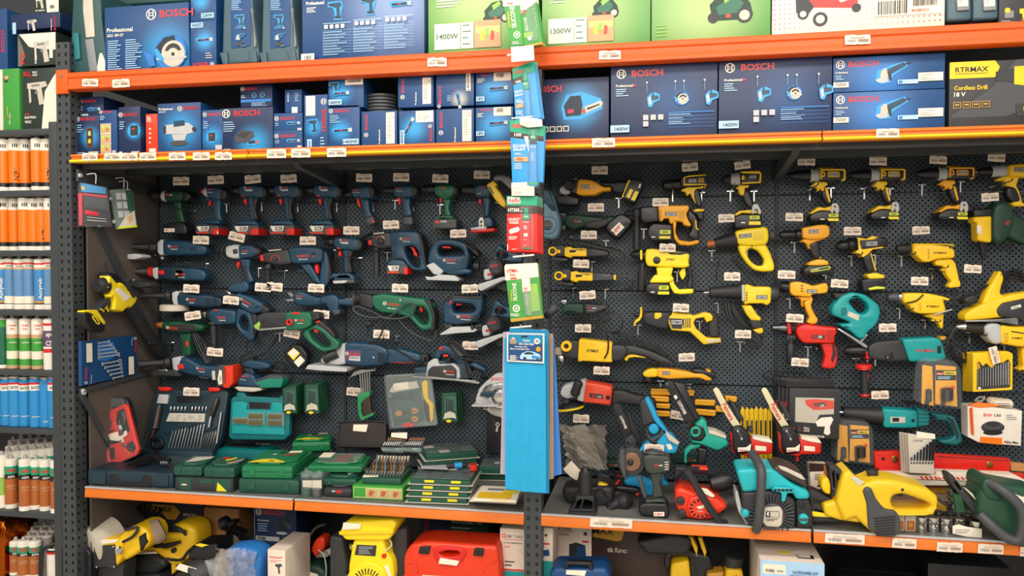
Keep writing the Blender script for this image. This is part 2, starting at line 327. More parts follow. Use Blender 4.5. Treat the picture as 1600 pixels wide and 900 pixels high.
# steel racking
X0,XM,XR=-2.2,-.44,1.32
def post(label,x,zt=2.38,hide=None):
 t=T('perforated_upright',label,'shelf post',group='racking uprights')
 m=t.p('front_flange');n=int(zt/.0315)
 perf(m,'rackgrey',(x-.06,-.002,0),(.06,0,0),(0,0,n*.0315),2,n,.3,.42,False)
 m=t.p('side_flange');perf(m,'rackgrey',(x,-.002,0),(0,.06,0),(0,0,n*.0315),2,n,.3,.28,False)
 m=t.p('inner_core');m.box('darkgrey',(x-.032,.03,n*.01575),(.05,.055,n*.0315))
post('perforated dark grey steel upright at the left end of the tool bay',-2.2)
post('perforated dark grey steel upright behind the hanging sealant strip',-.385,2.2)
post('perforated dark grey steel upright beyond the green chainsaw at right',1.36,2.38)
def beam(label,xa,xb,z0,z1,m='orange',lip=None,grp='orange shelf beams'):
 t=T('shelf_beam',label,'shelf beam',group=grp);b=t.p('beam_body')
 pr=[(0,z1),(-.012,z1),(-.016,z1-.004),(-.016,z1-(z1-z0)*.28),(-.011,z1-(z1-z0)*.36),(-.011,z1-(z1-z0)*.68),(-.016,z1-(z1-z0)*.78),(-.016,z0+.003),(-.012,z0),(.03,z0),(.03,z1)]
 V=[Vector((x,y,z))for x in(xa,xb)for y,z in pr];N=len(pr)
 b.add(V,[(k,k+N,(k+1)%N+N,(k+1)%N)for k in range(N)]+[tuple(range(N))[::-1],tuple(range(N,2*N))],m)
 if lip:
  l=t.p('bottom_lip');l.box(lip,((xa+xb)/2,-.019,z0+.004),(xb-xa,.009,.009),0,.001,rx=math.radians(-35))  # yellow stands for ceiling light caught on the orange lip
 return t
t=beam('thick orange shelf beam under the circular saw box and grey cases',-2.2,XM+.03,2.178,2.243)
t.p('end_plate').box('orange',(-2.225,-.008,2.21),(.05,.014,.09),0,.002)
t.p('bolt').rev('steel',(-2.225,-.014,2.23),(-2.225,-.02,2.23),[(0,.006),(1,.005)])
t=beam('thick orange shelf beam under the green mower boxes',XM+.03,XR+.1,2.178,2.243)
for k,(a,b,lb,tag)in enumerate([(-2.19,-1.46,'thin orange shelf edge covered in price labels above the left side wall',1),(-1.455,XM+.03,'thin orange shelf edge above the blue cordless drills',0),(XM+.035,.505,'thin orange shelf edge above the yellow and black impact wrench',0),(.51,1.42,'thin orange shelf edge under the black and yellow drill carton',0)]):
 t=beam(lb,a,b,1.903,1.934,'orange2','litlip' if not tag else'yelw','thin shelf edges')
def slab(label,xa,xb,z,y1=.485,m='rackgrey',lipm=None):
 t=T('shelf_board',label,'shelf',group='shelf boards');p=t.p('board');p.box(m,((xa+xb)/2,(y1+.03)/2+.005,z-.012),(xb-xa,y1-.03,.02));return t
slab('steel shelf board carrying the circular saw box',-2.2,XM,2.245,.6);slab('steel shelf board carrying the green mower boxes',XM+.004,XR+.1,2.245,.6)
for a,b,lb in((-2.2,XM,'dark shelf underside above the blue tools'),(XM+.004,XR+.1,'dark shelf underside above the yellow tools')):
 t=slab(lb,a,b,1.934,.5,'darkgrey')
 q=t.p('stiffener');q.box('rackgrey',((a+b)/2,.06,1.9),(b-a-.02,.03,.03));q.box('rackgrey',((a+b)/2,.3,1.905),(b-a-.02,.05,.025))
for x,lb in((-1.3,'steel shelf bracket between the two left panels'),(-.46,'steel shelf bracket behind the hanging strip'),(.44,'steel shelf bracket between the two yellow tool panels')):
 t=T('shelf_bracket',lb,'shelf bracket','P',XP(x));m=t.root()
 V=[Vector((x+dx,y,z))for dx in(-.012,.012)for y,z in((.48,1.89),(.48,1.835),(.44,1.835),(.06,1.872),(.04,1.89))]
 m.add(V,[(0,1,2,3,4),(9,8,7,6,5)]+[(k,(k+1)%5,(k+1)%5+5,k+5)for k in range(5)],'rackgrey',False)
for k,(a,b,lb)in enumerate([(-2.155,-1.297,'grey display shelf under the green drill cases'),(-1.289,-.445,'grey display shelf under the accessory sets'),(-.385,.488,'grey display shelf under the orange chainsaw'),(.496,1.42,'grey display shelf under the yellow chainsaw')]):
 t=T('display_shelf',lb,'shelf',group='display shelves');m=t.p('board')
 m.box('shelf',((a+b)/2,.243,.655),(b-a,.476,.016),0,.001)
 h=t.p('punched_strip');perf(h,'shelf',(a+.01,.012,.6638),(b-a-.02,0,0),(0,.03,0),int((b-a)/.022),1,.3,.3,False)
 r=t.p('price_rail',label='orange price rail');r.box('orange2',((a+b)/2,-.004,.642),(b-a,.008,.033),0,.0015,rx=math.radians(-10))
 r2=t.p('rail_lip');r2 .box('lgrey',((a+b)/2,-.0035,.6625),(b-a,.012,.005),0,.001);r2 .box('orange2',((a+b)/2,-.006,.6255),(b-a,.006,.004),0,.001)
PW=.872;rows=[(1.782,1.93,'top'),(1.415,1.779,'upper'),(1.052,1.412,'lower'),(.672,1.049,'bottom')]
xs=[-2.172,-1.297,-.425,.448]
names=['left bay beside the side wall','left bay beside the hanging strip','yellow tool bay beside the hanging strip','rightmost bay of yellow tools']
for i,x in enumerate(xs):
 for z0,z1,rn in rows:
  t=T('perforated_back_panel',f'{rn} perforated dark steel panel of the {names[i]}','pegboard panel',group='perforated back panels')
  m=t.p('sheet');nz=int((z1-z0)/.0102);perf(m,'panel',(x,.485,z0),(PW-.002,0,0),(0,0,z1-z0-.002),86,nz,.6,.6)
  b=t.p('fold_and_dark_void');b.box('panel',(x+PW/2,.489,z0+.001),(PW-.004,.008,.002));b.box('black',(x+PW/2,.5,(z0+z1)/2),(PW-.004,.004,z1-z0-.004))  # folded edge, plus a black sheet added as the dark void behind the holes
 t=T('slotted_rail','slotted black rail '+('at the left edge of the perforated panels','between the blue tool panels','behind the hanging strip between blue and yellow tools','between the two yellow tool panels')[i],'rail',group='slotted wall rails')
 m=t.root();m.box('darkgrey',(x-.002,.488,1.3),(.012,.02,1.25))
t=T('side_panel','plain dark steel side wall at the left end of the tool bay','side panel');t.root().box('side',(-2.183,.27,1.0),(.006,.43,1.84))
def strut(label,pts,wd):
 t=T('cross_brace',label,'brace','P',XP(-2.178),group='braces on the side wall');m=t.p('brace');P=[t.pl.map(*q)for q in pts]
 d=(P[1]-P[0]);v=Vector((0,-d.z,d.y)).normalized()*wd/2;x=Vector((.01,0,0))
 q=[P[0]-v,P[1]-v,P[1]+v,P[0]+v];V=q+[a+x for a in q];m.add(V,[(3,2,1,0),(4,5,6,7)]+[(k,(k+1)%4,(k+1)%4+4,k+4)for k in range(4)],'rackgrey',False)
 b=t.p('bolt');b.rev('lgrey',P[0]+Vector((.01,.006,0)),P[0]+Vector((.018,.006,0)),[(0,.009),(1,.007)],10)
strut('short steel brace just under the shelf on the side wall',[(119,274),(240,299)],.045)
strut('diagonal steel brace between the blister pack and the yellow blower',[(150,352),(246,548)],.035)
strut('lower steel brace under the blue spanner box',[(124,611),(236,580)],.02)
strut('diagonal steel brace behind the red tool case',[(125,614),(172,700)],.02)
# cartons on the top shelf
Z1,Z2=2.2465,1.9355
def caselet(label,fr,outline,Y,d,group=None):
 t=T('tool_case',label,'tool case',fr,Y,group);t.p('shell').poly('teald2',outline,0,-d,8);return t
PAL['teald2']='1f4a4c .45';PAL['bxgreen']='4c9440 .5';PAL['bxglow']='a9c47c .5';PAL['bxwhite']='ecdccb .55';PAL['bxl']='7e97c4 .5'
t=caselet('dark green plastic tool case standing on end at the left of the orange beam','R','395,-60 540,-60 548,100 572,300 570,394 395,398 378,340 384,150',.02,260)
t.p('grip_strip',label='beige moulded strip').poly('dirty','452,-40 500,-40 515,200 468,205 452,60',4,0,2);t.p('hinge_rib').poly('grey','462,215 508,208 530,385 488,388',4,0,2)
t.p('latch').poly('teald','400,180 430,180 440,320 410,330',8,0,3);t.p('side_label').poly('paper','540,290 552,286 570,330 570,394 520,396',2,0,1)
t=caselet('dark green tool case lying across the top of the circular saw box','R','505,-70 1025,-70 1025,8 560,34 545,-10',.3,120);t.p('carry_handle').poly('teald','640,-60 800,-60 800,-20 640,-15',16,0,4)
t=carton('big blue carton with a circular saw picture, frontmost on the top shelf','R',565,42,1020,Z1,.015,.3,glowat=(74,52,42))
p=t.pr;bosch(t,66,14.5,8,56);p.dt('white','Professional',3,27,31,4.6);p.dt('white','GKS 18V-57',3,32,20,3.2);p.lines('lblue',4,36,19,14,2.3,.9);p.lines('lblue',26,36,20,14,2.3,.9)
p.pic('saw',80,52,.3);p.dec('rblue','48,50 60,54 62,66 55,66')
for k,c in enumerate(('redo','paper','white','white')):p.dec(c,rr(4+k*7.5,73,9.5+k*7.5,79))
G='mixed blue cartons on the top shelf'
t=carton('blue angle grinder carton marked 2200W, upper of two','R',1030,-40,1168,2.414,.02,.25,glowat=(40,30,50),group=G);p=t.pr;p.pic('stick',40,24,.45);p.dec('lblue',rr(42,76,92,94));p.dt('navyd','2200W',46,91,42,12)
t=carton('blue angle grinder carton standing upside down under the 2200W one','R',1030,113,1168,Z1,.02,.25,glowat=(55,72,50),group=G);p=t.pr;p.pic('stick',52,70,.42);p.dec('lblue',rr(2,8,50,26));p.dt('navyd','2200W',46,11,40,12,180)
p.dt('red','BOSCH',66,150,56,12,180);p.logo(84,158,8);p.lines('white',60,118,30,3,8,2)
for k,(x0,x1)in enumerate(((20,205),(208,398))):
 t=T('tool_case',('upright grey blue tool case with blue sticker beside the grinder cartons','upright grey blue tool case with blue sticker beside the large 18 V carton')[k],'tool case','S',.02,'grey blue cases on the top shelf');PAL['caseblue']='3c5a66 .45'
 t.p('shell').poly('caseblue',f'{x0+8},-80 {x1-40},-80 {x1-36},40 {x1-8},240 {x1-6},300 {x0+20},312 {x0},300 {x0},250',0,-200,9)
 t.p('sticker',label='blue sticker').poly('boxblue',f'{x0+42},-60 {x0+128},-60 {x0+142},30 {x0+140},222 {x0+46},234',2,0,1)
 q=t.p('sticker_print');q.z=2.2;q.lines('lblue',x0+48,0,60,6,9,3);q.pic('drill',x0+92,96,.42);q.pic('stick',x0+92,136,.3);q.pic('grinder',x0+92,176,.3);q.pic('pack',x0+92,214,.3)
 t.p('side_latch').poly('grey',f'{x1-34},40 {x1-14},200 {x1-14},230 {x1-24},230',12,0,3);t.p('foot').poly('caseblue',f'{x0-6},255 {x0+30},252 {x0+34},312 {x0+10},314',8,-10,3);t.p('foot').poly('caseblue',f'{x0+130},246 {x0+168},242 {x0+176},302 {x0+140},304',8,-10,3)
t=carton('large blue carton marked 18 V showing three cordless tools','S',405,-90,993,Z1,.01,.34,glowat=(75,18,60),g1='bxl');p=t.pr
p.dt('white','Professional',3.5,19,15,2.8);p.lines('white',4,21,9,3,1.5,.7);p.dt('red','BOSCH',26,15,13,3.2);p.pic('drill',29,24,.11);p.pic('drill',56,22,.11);p.pic('stick',81,23,.11)
for k in range(3):
 p.dec('lblue',rr(18+25.5*k,34.3-k,41+25.5*k,34.8-k));[p.dec('white',rr(19+25.5*k+4.6*j,35.6-k,22+25.5*k+4.6*j,38.6-k))for j in range(4)];p.lines('lblue',18+25.5*k,41-k,20,9,2.2,.45)
 for j in range(9):p.dec('lblue',rr(18+25.5*k,40+2.2*j-k,42+25.5*k,40.15+2.2*j-k))
p.dec('white',rr(1,58,12,64));p.dt('navyd','18V',4,63,6,3.6)
for lb,fr,x0,x1,pw,px_ in(('green mower carton marked 1400W behind the hanging silicone packs','S',1012,1540,'1400W',62),('green mower carton marked 1300W right of the hanging silicone packs','U',25,636,'1300W',58),('green mower carton with a large red-knobbed mower picture','U',642,1312,None,55)):
 t=carton(lb,fr,x0,-140,x1,Z1,.01,.36,'bxgreen',glowat=(45,30,70),g1='bxglow',group='green mower cartons');p=t.pr;H=t.H
 p.pic('mower',px_+(10 if not pw else 0),H-(32 if pw else 24),.17 if pw else .26);p.lines('white',8,H-47,24,3,2.6,1)
 if pw:
  p.dec('paper',rr(6,H-26,30,H-3));p.dt('bgreen',pw,8,H-12,20,5);p.dec('paper',rr(30.6,H-26,42,H-3));p.lines('bgreen',32,H-24,9,4,5.5,.9);p.dec('tan',rr(43,H-27,67,H-3));p.pic('photo',55,H-15,.22)
 else:p.lines('lime',4,H-14,10,4,3,.8)
t=carton('white and red dotted carton showing a red lawn mower','V',26,-200,998,Z1,.01,.36,'bxwhite');p=t.pr;H=t.H
for a in range(0,98,3):
 for b in range(0,int(H)-2,3):
  r=.25+.35*max(0,(a-60)/40)+.2*max(0,(20-a)/20);p.z=.3;p.flat('redo',circ(a+1.5,b+1.5,r,6),.35)
p.z=.6;p.pic('rmower',32,H-20,.17);p.dec('paper',rr(60,H-22,98,H-8));p.barcode(62,H-17,17,8);p.barcode(82,H-17,13,4);p.dt('redo','M.RM.RXL',81,H-9.6,10,1.4)
for k,(a,b)in enumerate(((1004,1148),(1152,1298))):
 t=T('tool_case',('grey green plastic tool case just right of the red mower carton','grey green plastic tool case left of the top corner drill carton')[k],'tool case','V',.02,'grey cases at the right of the top shelf')
 t.p('shell').poly('caseblue',f'{a},-120 {b},-120 {b},{112-k*6} {a},{122-k*6}',0,-220,8);t.p('latch').poly('grey',f'{a+50},0 {b-20},-4 {b-16},60 {a+56},66',7,0,3);q=t.p('label_card',label='pale label');q.poly('paper',f'{a+56},-30 {b-28},-32 {b-28},40 {a+58},44',9,7,.5);q.z=9.1;q.lines('grey',a+62,-10,30,4,10,2)
t=carton('black carton with yellow tool picture at the right end of the top shelf','V',1302,-120,1500,Z1,.02,.3,'char');p=t.pr;H=t.H;p.pic('ydrill',66,H-26,.3);p.dec('grey',rr(16,H-40,42,H-18));p.dec('yel',circ(24,H-42,8));p.lines('dirty',6,H-10,40,2,4,1.5)
# cartons on the second shelf
G='small blue cartons on the second shelf'
def sb(label,fr,x0,yt,x1,zb=Z2,d=.16,Y=.035,m='boxblue',ga=None,**k):return carton(label,fr,x0,yt,x1,zb,Y,d,m,glowat=ga,group=G,**k)
t=sb('small dark blue carton lying on the detector carton at the far left','R',412,528,560,2.0735,.12,m='boxnavy',Y=.06);p=t.pr;bosch(t,28,18,9,16);p.pic('stick',64,40,.3);p.lines('lblue',8,30,20,3,5,2);p.dec('lgrey',rr(8,54,46,62))
t=sb('narrow blue carton with an orange wall detector picture','R',408,628,536,ga=(60,80,55),m='boxnavy');p=t.pr;bosch(t,22,18,12,10);p.pic('det',60,82,.7);p.lines('lblue',6,34,30,4,8,2.5);p.dec('lgrey',rr(56,134,98,146));p.lines('lblue',4,136,40,3,5,2)
t=sb('blue carton with a column of three small photographs','R',538,598,632);p=t.pr;bosch(t,14,14,12,8)
p.dec('white',rr(6,68,66,220))
for k in range(3):p.dec('tan',rr(8,70+k*50,64,116+k*50));p.pic('photo',36,93+k*50,.5)
p.lines('lblue',8,30,36,3,8,3);p.dec('lgrey',rr(76,206,98,222))
t=sb('dark blue carton with a small black laser level, next to the orange carton','R',640,580,758,ga=(70,100,50),m='boxnavy',d=.2);p=t.pr;bosch(t,22,38,13,10);p.pic('cube',72,98,.75);p.lines('lblue',6,60,24,4,9,3);p.dec('lgrey',rr(60,182,96,196));p.dec('white',rr(4,182,18,196))
t=sb('narrow bright orange carton between the laser cartons','R',788,617,850,m='redo',d=.14);p=t.pr;p.lines('white',8,20,50,4,12,5);p.dec('white',rr(30,270,86,306));p.lines('white',30,110,20,4,36,12)
t=sb('square blue carton showing a white optical level','R',852,562,1085,ga=(52,58,58));p=t.pr;p.dt('white','Professional',3,14,32,5);p.dt('white','GOL 26 D',3,19,16,3.2);p.logo(52,12,5.5);p.dt('red','BOSCH',61,15,33,7);p.pic('level',50,62,.55)
t=sb('blue carton with a small line laser, right of the optical level','R',1092,597,1203,ga=(50,120,70));p=t.pr;bosch(t,30,26,13,14);p.pic('cube',48,120,.7);p.lines('lblue',8,50,30,4,9,3);p.dec('lgrey',rr(66,156,98,176))
t=sb('wide dark blue carton with a battery charger picture','S',22,522,266,m='boxnavy',ga=(62,68,48),d=.2);p=t.pr;bosch(t,23,15,10.5,8);p.pic('pack',46,55,.36);p.lines('lblue',3,25,24,5,4,1.3);p.lines('lgrey',3,74,22,2,3,2)
t=sb('small dark carton resting on the battery charger carton','S',110,412,262,2.099,Y=.05,m='boxnavy');p=t.pr;bosch(t,12,14,8,6);p.pic('cube',44,30,.2);p.pic('cube',70,30,.2);p.dec('rblue',rr(2,42,98,50));p.lines('lblue',3,30,16,2,5,2);p.lines('lblue',36,52,50,3,4,1.4)
for k,(a,b,zb)in enumerate(((546,628,2.003),(630,714,Z2))):
 t=sb(('low blue carton with white tool print, upper of two beside the charger','low blue carton with white tool print, lower of two beside the charger')[k],'S',270,a,407,zb,zt=None);p=t.pr;bosch(t,24,22,10,10);p.pic('stick',68,34,.3);p.lines('lblue',6,32,20,2,6,2);p.dec('lgrey',rr(84,50,99,58))
t=sb('small upright blue carton above the two low cartons','S',323,433,404,2.072,Y=.05);p=t.pr;p.dt('white','BOSCH',24,64,46,8,-90);p.lines('lblue',60,20,24,5,10,3);p.dec('white',rr(42,96,76,138))
t=sb('upright blue carton with the maker name running down its right edge','S',415,458,528,ga=(40,130,50));p=t.pr;p.dec('paper',rr(8,4,48,82));p.logo(84,28,12);p.dt('red','BOSCH',76,60,86,17,90);p.pic('drill',40,122,.42);p.dec('lblue',rr(14,176,34,226));p.dt('navyd','650W',29,222,40,9,-90);p.lines('lblue',70,170,20,4,12,4)
t=sb('blue angle grinder carton marked 1400W at its lower right','S',530,510,682,ga=(40,74,46));p=t.pr;bosch(t,23,20,9,10);p.pic('stick',44,74,.4);p.dec('lblue',rr(48,100,98,116));p.dt('navyd','1400W',50,113,45,9);p.lines('lblue',8,30,34,4,6,2)
t=sb('blue carton marked 1400W with a white barcode label, lying on another','S',532,384,702,2.078,ga=(36,34,44));p=t.pr;p.dec('paper',rr(48,2,98,16));p.barcode(56,4,36,6);p.pic('drill',20,22,.26);p.pic('stick',36,38,.3);p.dec('lblue',rr(2,54,40,68));p.dt('navyd','1400W',4,66,34,8)
for k,(y,z)in enumerate(((488,2.061),(432,2.0975))):
 t=T('coiled_hose',('grey coiled hose in a stack, the lower one','grey coiled hose in a stack, the upper one')[k],'hose','S',.12,'coiled hoses');m=t.root()
 for j in range(3):m.rev('dgrey',t.pl.map(340+792/3.077,150)*1+Vector((0,0,z-t.pl.map(340+792/3.077,150).z+j*.012)),t.pl.map(340+792/3.077,150)+Vector((0,0,z-t.pl.map(340+792/3.077,150).z+j*.012+.0115)),[(0,.055),(.2,.06),(.8,.06),(1,.055)],24)
def side_print(t,m='red'):
 p=t.pr;H=t.H;p.dt('red','BOSCH',18,H*.52,H*.44,8,-90);p.logo(13,H*.66,6);p.dt('white','Professional',53,H*.93,H*.4,4.5,-90);p.dec('paper',rr(70,5,94,H-7));p.lines('grey',74,12,14,int(H/7)-2,6,1);p.dec('lgrey',rr(86,10,92,20))
side_print(sb('blue carton with a tall white label, under the coiled hoses','S',692,537,862))
t=sb('dented blue grinder carton with a wide paper label, lower row','S',871,534,1043,ga=(40,50,50));p=t.pr;p.dec('paper',rr(48,2,96,32));p.lines('grey',52,8,36,4,5,1);p.pic('stick',28,44,.34,-60);p.dec('lblue',rr(4,52,16,94));p.dt('navyd','1400W',13,92,38,7,-90);p.dt('red','BOSCH',94,84,32,7,-90);p.logo(88,44,5)
side_print(sb('blue carton with a tall white label, upper row beside the hoses','S',867,371,1037,2.0705))
t=sb('blue carton marked 1400W sideways with a glowing tool picture, upper row','S',1050,358,1232,2.069,ga=(62,66,30),g1='dirty');p=t.pr;p.dt('red','BOSCH',14,76,44,8,-90);p.logo(8,82,4.5);p.pic('stick',60,68,.26,80);p.dec('paper',rr(80,2,92,46));p.dt('navyd','1400W',89,44,40,7,-90);p.lines('lblue',30,56,14,4,4,1.2)
side_print(sb('blue carton with a tall white label, third from the hanging strip','S',1050,526,1232))
for k,(y,z)in enumerate(((352,2.0685),(518,Z2))):
 t=sb(('blue 18V cutter carton on top beside the hanging strip','blue 18V cutter carton at the bottom beside the hanging strip')[k],'S',1241,y,1422,z,ga=(50,50,60));p=t.pr;p.dt('red','BOSCH',14,9,28,5);p.dec('paper',rr(48,1,94,23));p.barcode(54,4,20,10);p.pic('stick',58,42,.34);p.dec('lblue',rr(2,62,24,74));p.dt('navyd','18V',5,72,16,8);p.lines('white',5,16,22,3,4,1.4)
G='wide cartons right of the hanging strip'
t=carton('dark blue carton with a cordless chainsaw picture','U',16,448,402,Z2,.05,.3,'boxnavy',glowat=(56,42,44),group=G);p=t.pr;p.dt('red','BOSCH',-7,19,38,9.5);p.pic('chain',56,42,.36)
for k in range(4):p.dec('white',rr(5+k*10,69,13,76))if 0 else p.dec('white',rr(4+k*10,69,12+k*10,77));p.dec('navyd',rr(5.2+k*10,70.2,10.8+k*10,75.8))
for k,(fr,x0,yt,x1)in enumerate((('U',412,376,1013),('U',1020,340,1658))):
 t=carton(('dark blue circular saw carton marked 1400W, left of its twin','dark blue circular saw carton marked 1400W, right of its twin')[k],fr,x0,yt,x1,Z2,.03,.3,'boxnavy',glowat=(62,36,40),g1='boxblue',group=G);p=t.pr;bosch(t,20,10.5,6,10)
 p.dt('white','Professional',5,20,16,2.3);p.dec('pinkred',rr(21.5,18.2,24,20));p.lines('lblue',5,22,12,4,2,.8)
 for kk,kd in((0,'jig'),(1,'saw'),(2,'jig')):p.pic(kd,40+kk*27,33,.11)
 for x in(34.5,61,69,88):p.dec('lblue',rr(x-.12,17,x+.12,26));p.dec('white',circ(x,17,.9,8))
 p.dec('rblue',rr(55,46,97,47));p.lines('lblue',55,48,22,6,1.8,.6);[p.dec('rblue',rr(55,50+k_*3.4,97,50.25+k_*3.4))for k_ in range(4)]
 [p.dec('lgrey',rr(31+k_*7,48,36+k_*7,53))for k_ in range(3)];p.dec('lgrey',rr(31,54,36,59));p.dec('lblue',rr(0,57,18,64));p.dt('navyd','1400W',4,62.6,13,3.6)
for k,(yt,zb)in enumerate(((327,YP(.03).map(1200+368/3.6,524/3.6).z+.002),(524,Z2))):
 t=carton(('long blue angle grinder carton marked 750W, upper of two','long blue angle grinder carton marked 750W, lower of two')[k],'V',368,yt,997,zb,.03,.16,glowat=(44,22,42),g1='rblue',group=G);p=t.pr;bosch(t,14,9.5,5.5,6.5);p.pic('grinder',51,16,.17)
 p.dt('white','Professional',2,15.5,11,1.7);p.lines('lblue',2,17.5,9,3,1.7,.6);p.dec('paper',rr(0,24,14,29));p.dt('dgrey','750W',2,28,10,3.2);p.dec('paper',rr(76,18,98,26));p.lines('grey',78,20,14,3,2,.5);p.dec('lblue',rr(58,24,76,28));p.dec('rblue',rr(59,24.8,62,27.5))
t=carton('black cordless drill carton with a yellow arrow banner','V',1022,352,1560,Z2,.03,.22,'char',group=G);p=t.pr;p.dec('dgrey','0,64 46,30 70,0 100,0 100,50 60,64');p.dec('yel','0,0 48,0 53,7.5 48,19 0,19');p.dt('black','RTRMAX',6,12,35,6);p.dec('black',rr(6,13.5,40,14.1));p.dt('yel','Cordless Drill',5,32.5,35,5);p.dt('white','18 V',5,40,12,5.2)
p.pic('ydrill',78,34,.42)
for k in range(4):p.dec('gold',rr(4+k*10,46,12.4+k*10,53.5));p.dec('char',rr(4.7+k*10,46.7,11.7+k*10,52.8));p.dec('gold',rr(6+k*10,48.6,10.4+k*10,50.4))
# left rack of sealant cartridges
RZ=[2.052,1.812,1.574,1.338,1.099,.866,.53]
t=T('cartridge_rack','dark grey metal rack at the left edge filled with sealant cartridges','shelving unit')
m=t.p('side_frame');m.box('rackgrey',(-2.325,.25,1.06),(.036,.4,2.03),0,.002)
t.p('back_sheet').box('darkgrey',(-2.72,.46,1.3),(.8,.01,1.5))
for z in RZ:s=t.p('shelf');s.box('rackgrey',(-2.72,.25,z-.013),(.76,.4,.022),0,.002)
def cyltext(m,mt,s,C,r,z,h,w,phi=0,vert=True,bold=True):
 v,F=textgeo(s,bold);V=[]
 for a,b in v:
  if vert:arc,zz=-b*w,z+a*h
  else:arc,zz=(a-.5)*w,z+b*h
  if vert:arc+=w/2;arc=-b*w+w/2
  p=phi+arc/r;V.append(Vector((C.x+math.sin(p)*(r+.0006),C.y-math.cos(p)*(r+.0006),zz)))
 m.add(V,F,mt,False)
CRN=0
def cartridge(label,px,yt,zb,Y,r,bands,group,texts=(),stub=True,name='sealant_cartridge'):
 zt=YP(Y).map(px,yt).z;zm=YP(Y).map(px,yt+20);C=Vector((zm.x,Y,zb));H=zt-zb
 t=T(name,label,'cartridge',group=group);face=.75
 for nm,mt,a,b,k in bands:
  q=t.p(nm);q.rev(mt,C+Vector((0,0,H*a)),C+Vector((0,0,H*b)),[(0,r*k),(1,r*k)],18)
 c=t.p('end_cap');c.rev('white',C+Vector((0,0,H)),C+Vector((0,0,H+.005)),[(0,r*.98),(.5,r*.9),(1,r*.6)],18)
 if stub:t.p('nozzle_stub').rev('nozzle',C+Vector((0,0,H+.004)),C+Vector((0,0,H+.02)),[(0,.009),(.6,.008),(1,.004)],10)
 for(s,mt,za,h,w,phi,vert)in texts:cyltext(t.p('printed_text'),mt,s,C,r,zb+H*za,h,w,face+phi,vert)
 return t
NP=[('base','white',0,.08,1),('black_band','black',.08,.16,1.005),('tube','foil',.16,.78,1),('neck_label','white',.78,1,.995),]
PAL['foil2']='f57a10 .35';NP[2]=('tube','foil2',.16,.78,1)
i=0
for row,(yt,xs_,z)in enumerate(((219,(5,23,40,58,74),RZ[1]),(311,(-3,5,23,38,53,66,78.5),RZ[2]))):
 for k,x in enumerate(xs_):
  tx=[('NP1','black',.2,.05,.018,.25,True)]if(row,k)in((0,1),(1,5),(0,4))else[('NP1','black',.2,.035,.012,1.0,True)]
  tx+=[('III','black',.84,.014,.018,0,False)]
  cartridge(('orange cartridge with white neck','orange cartridge with white neck on the second row')[row]+f", number {('one','two','three','four','five','six','seven')[k]} along its shelf",x,yt-(k%2),z,.095+.012*(k%3),.0225,NP,'orange sealant cartridges',tx)
SD=[('base','white',0,.1,1),('base_line','dgrey',.1,.115,1.004),('lower_label','paper',.115,.26,1.002),('tube','acblue',.26,.8,1),('yellow_band','tan',.8,.84,1.003),('white_band','white',.84,.9,1.003),('red_band','red',.9,.935,1.004),('neck_label','white',.935,1,.995)]
PAL['acblue']='5e8dba .4';PAL['acpale']='b8c6d4 .4'
SD2=[('base','white',0,.1,1),('black_band','char',.1,.13,1.004),('yellow_band','gold',.13,.17,1.003),('tube','tblue',.17,.8,1),('pale_band','tan',.8,.84,1.003),('white_band','white',.84,.9,1.003),('red_band','red',.9,.935,1.004),('neck_label','white',.935,1,.995)]
for k,x in enumerate((2,16,31,46,63,78)):
 a=k in(0,4);cartridge(('blue and white cartridge of acrylic sealant turned to show its name','blue and white cartridge of acrylic sealant showing its pale back')[not a]+f", {('at the left edge','second along','third along','fourth along','fifth along','beside the frame')[k]}",x,406-(k%2),RZ[3],.09+.01*(k%2),.0225,SD2 if a else SD,'acrylic sealant cartridges',[('Acryrub','white',.2,.085,.016,0,True)]if a else[('SOUDAL','navyd',.85,.008,.03,0,False)])
SF=[('base','tan',0,.07,1),('tube','green',.07,.62,1),('white_panel','paper',.2,.36,1.004),('tan_band','tan',.62,.7,1.004),('neck_label','white',.7,1,.998)]
for k,x in enumerate((4,20,40,59)):
 cartridge(f"green and white silicone cartridge, {('at the left edge','second along','third along','beside the sealing tape tin')[k]}",x,499,RZ[4],.09,.0225,SF if k else[('base','white',0,.07,1),('tube','bgreen',.07,.85,1),('neck_label','green',.85,1,.9)],'green silicone cartridges',[('SOMA','red',.86,.008,.024,0,False),('FIX','red',.79,.008,.016,0,False),('UNIVERSAL','white',.52,.006,.028,0,False)]if k else[])
for k,x in enumerate((11,30,50)):cartridge(f"cartridge with orange and cream body standing in the second row, {('leftmost','middle','rightmost')[k]}",x,500,RZ[4],.15,.0225,[('base','tan',0,.07,1),('tube','ylo',.07,.7,1),('neck_label','white',.7,1,.998)],'green silicone cartridges')
cartridge('white red and blue cartridge of liquid nails at the frame side',79,499,RZ[4],.09,.026,[('base','white',0,.3,1),('red_band','red',.34,.42,1.004),('blue_band','purple',.46,.78,1.003),('tube','white',.3,.85,1),('top_band','red',.88,.93,1.004),('neck_label','white',.85,1,.998)],'green silicone cartridges',[('apea','white',.64,.018,.036,0,False),('CIVI','white',.48,.02,.036,0,False)],stub=True)
BL=[('tube','tblue2',0,.88,1),('neck_label','tblue2',.88,.97,.99),('crimped_end','steel',.97,1,.8)];PAL['tblue2']='2b8ccb .38'
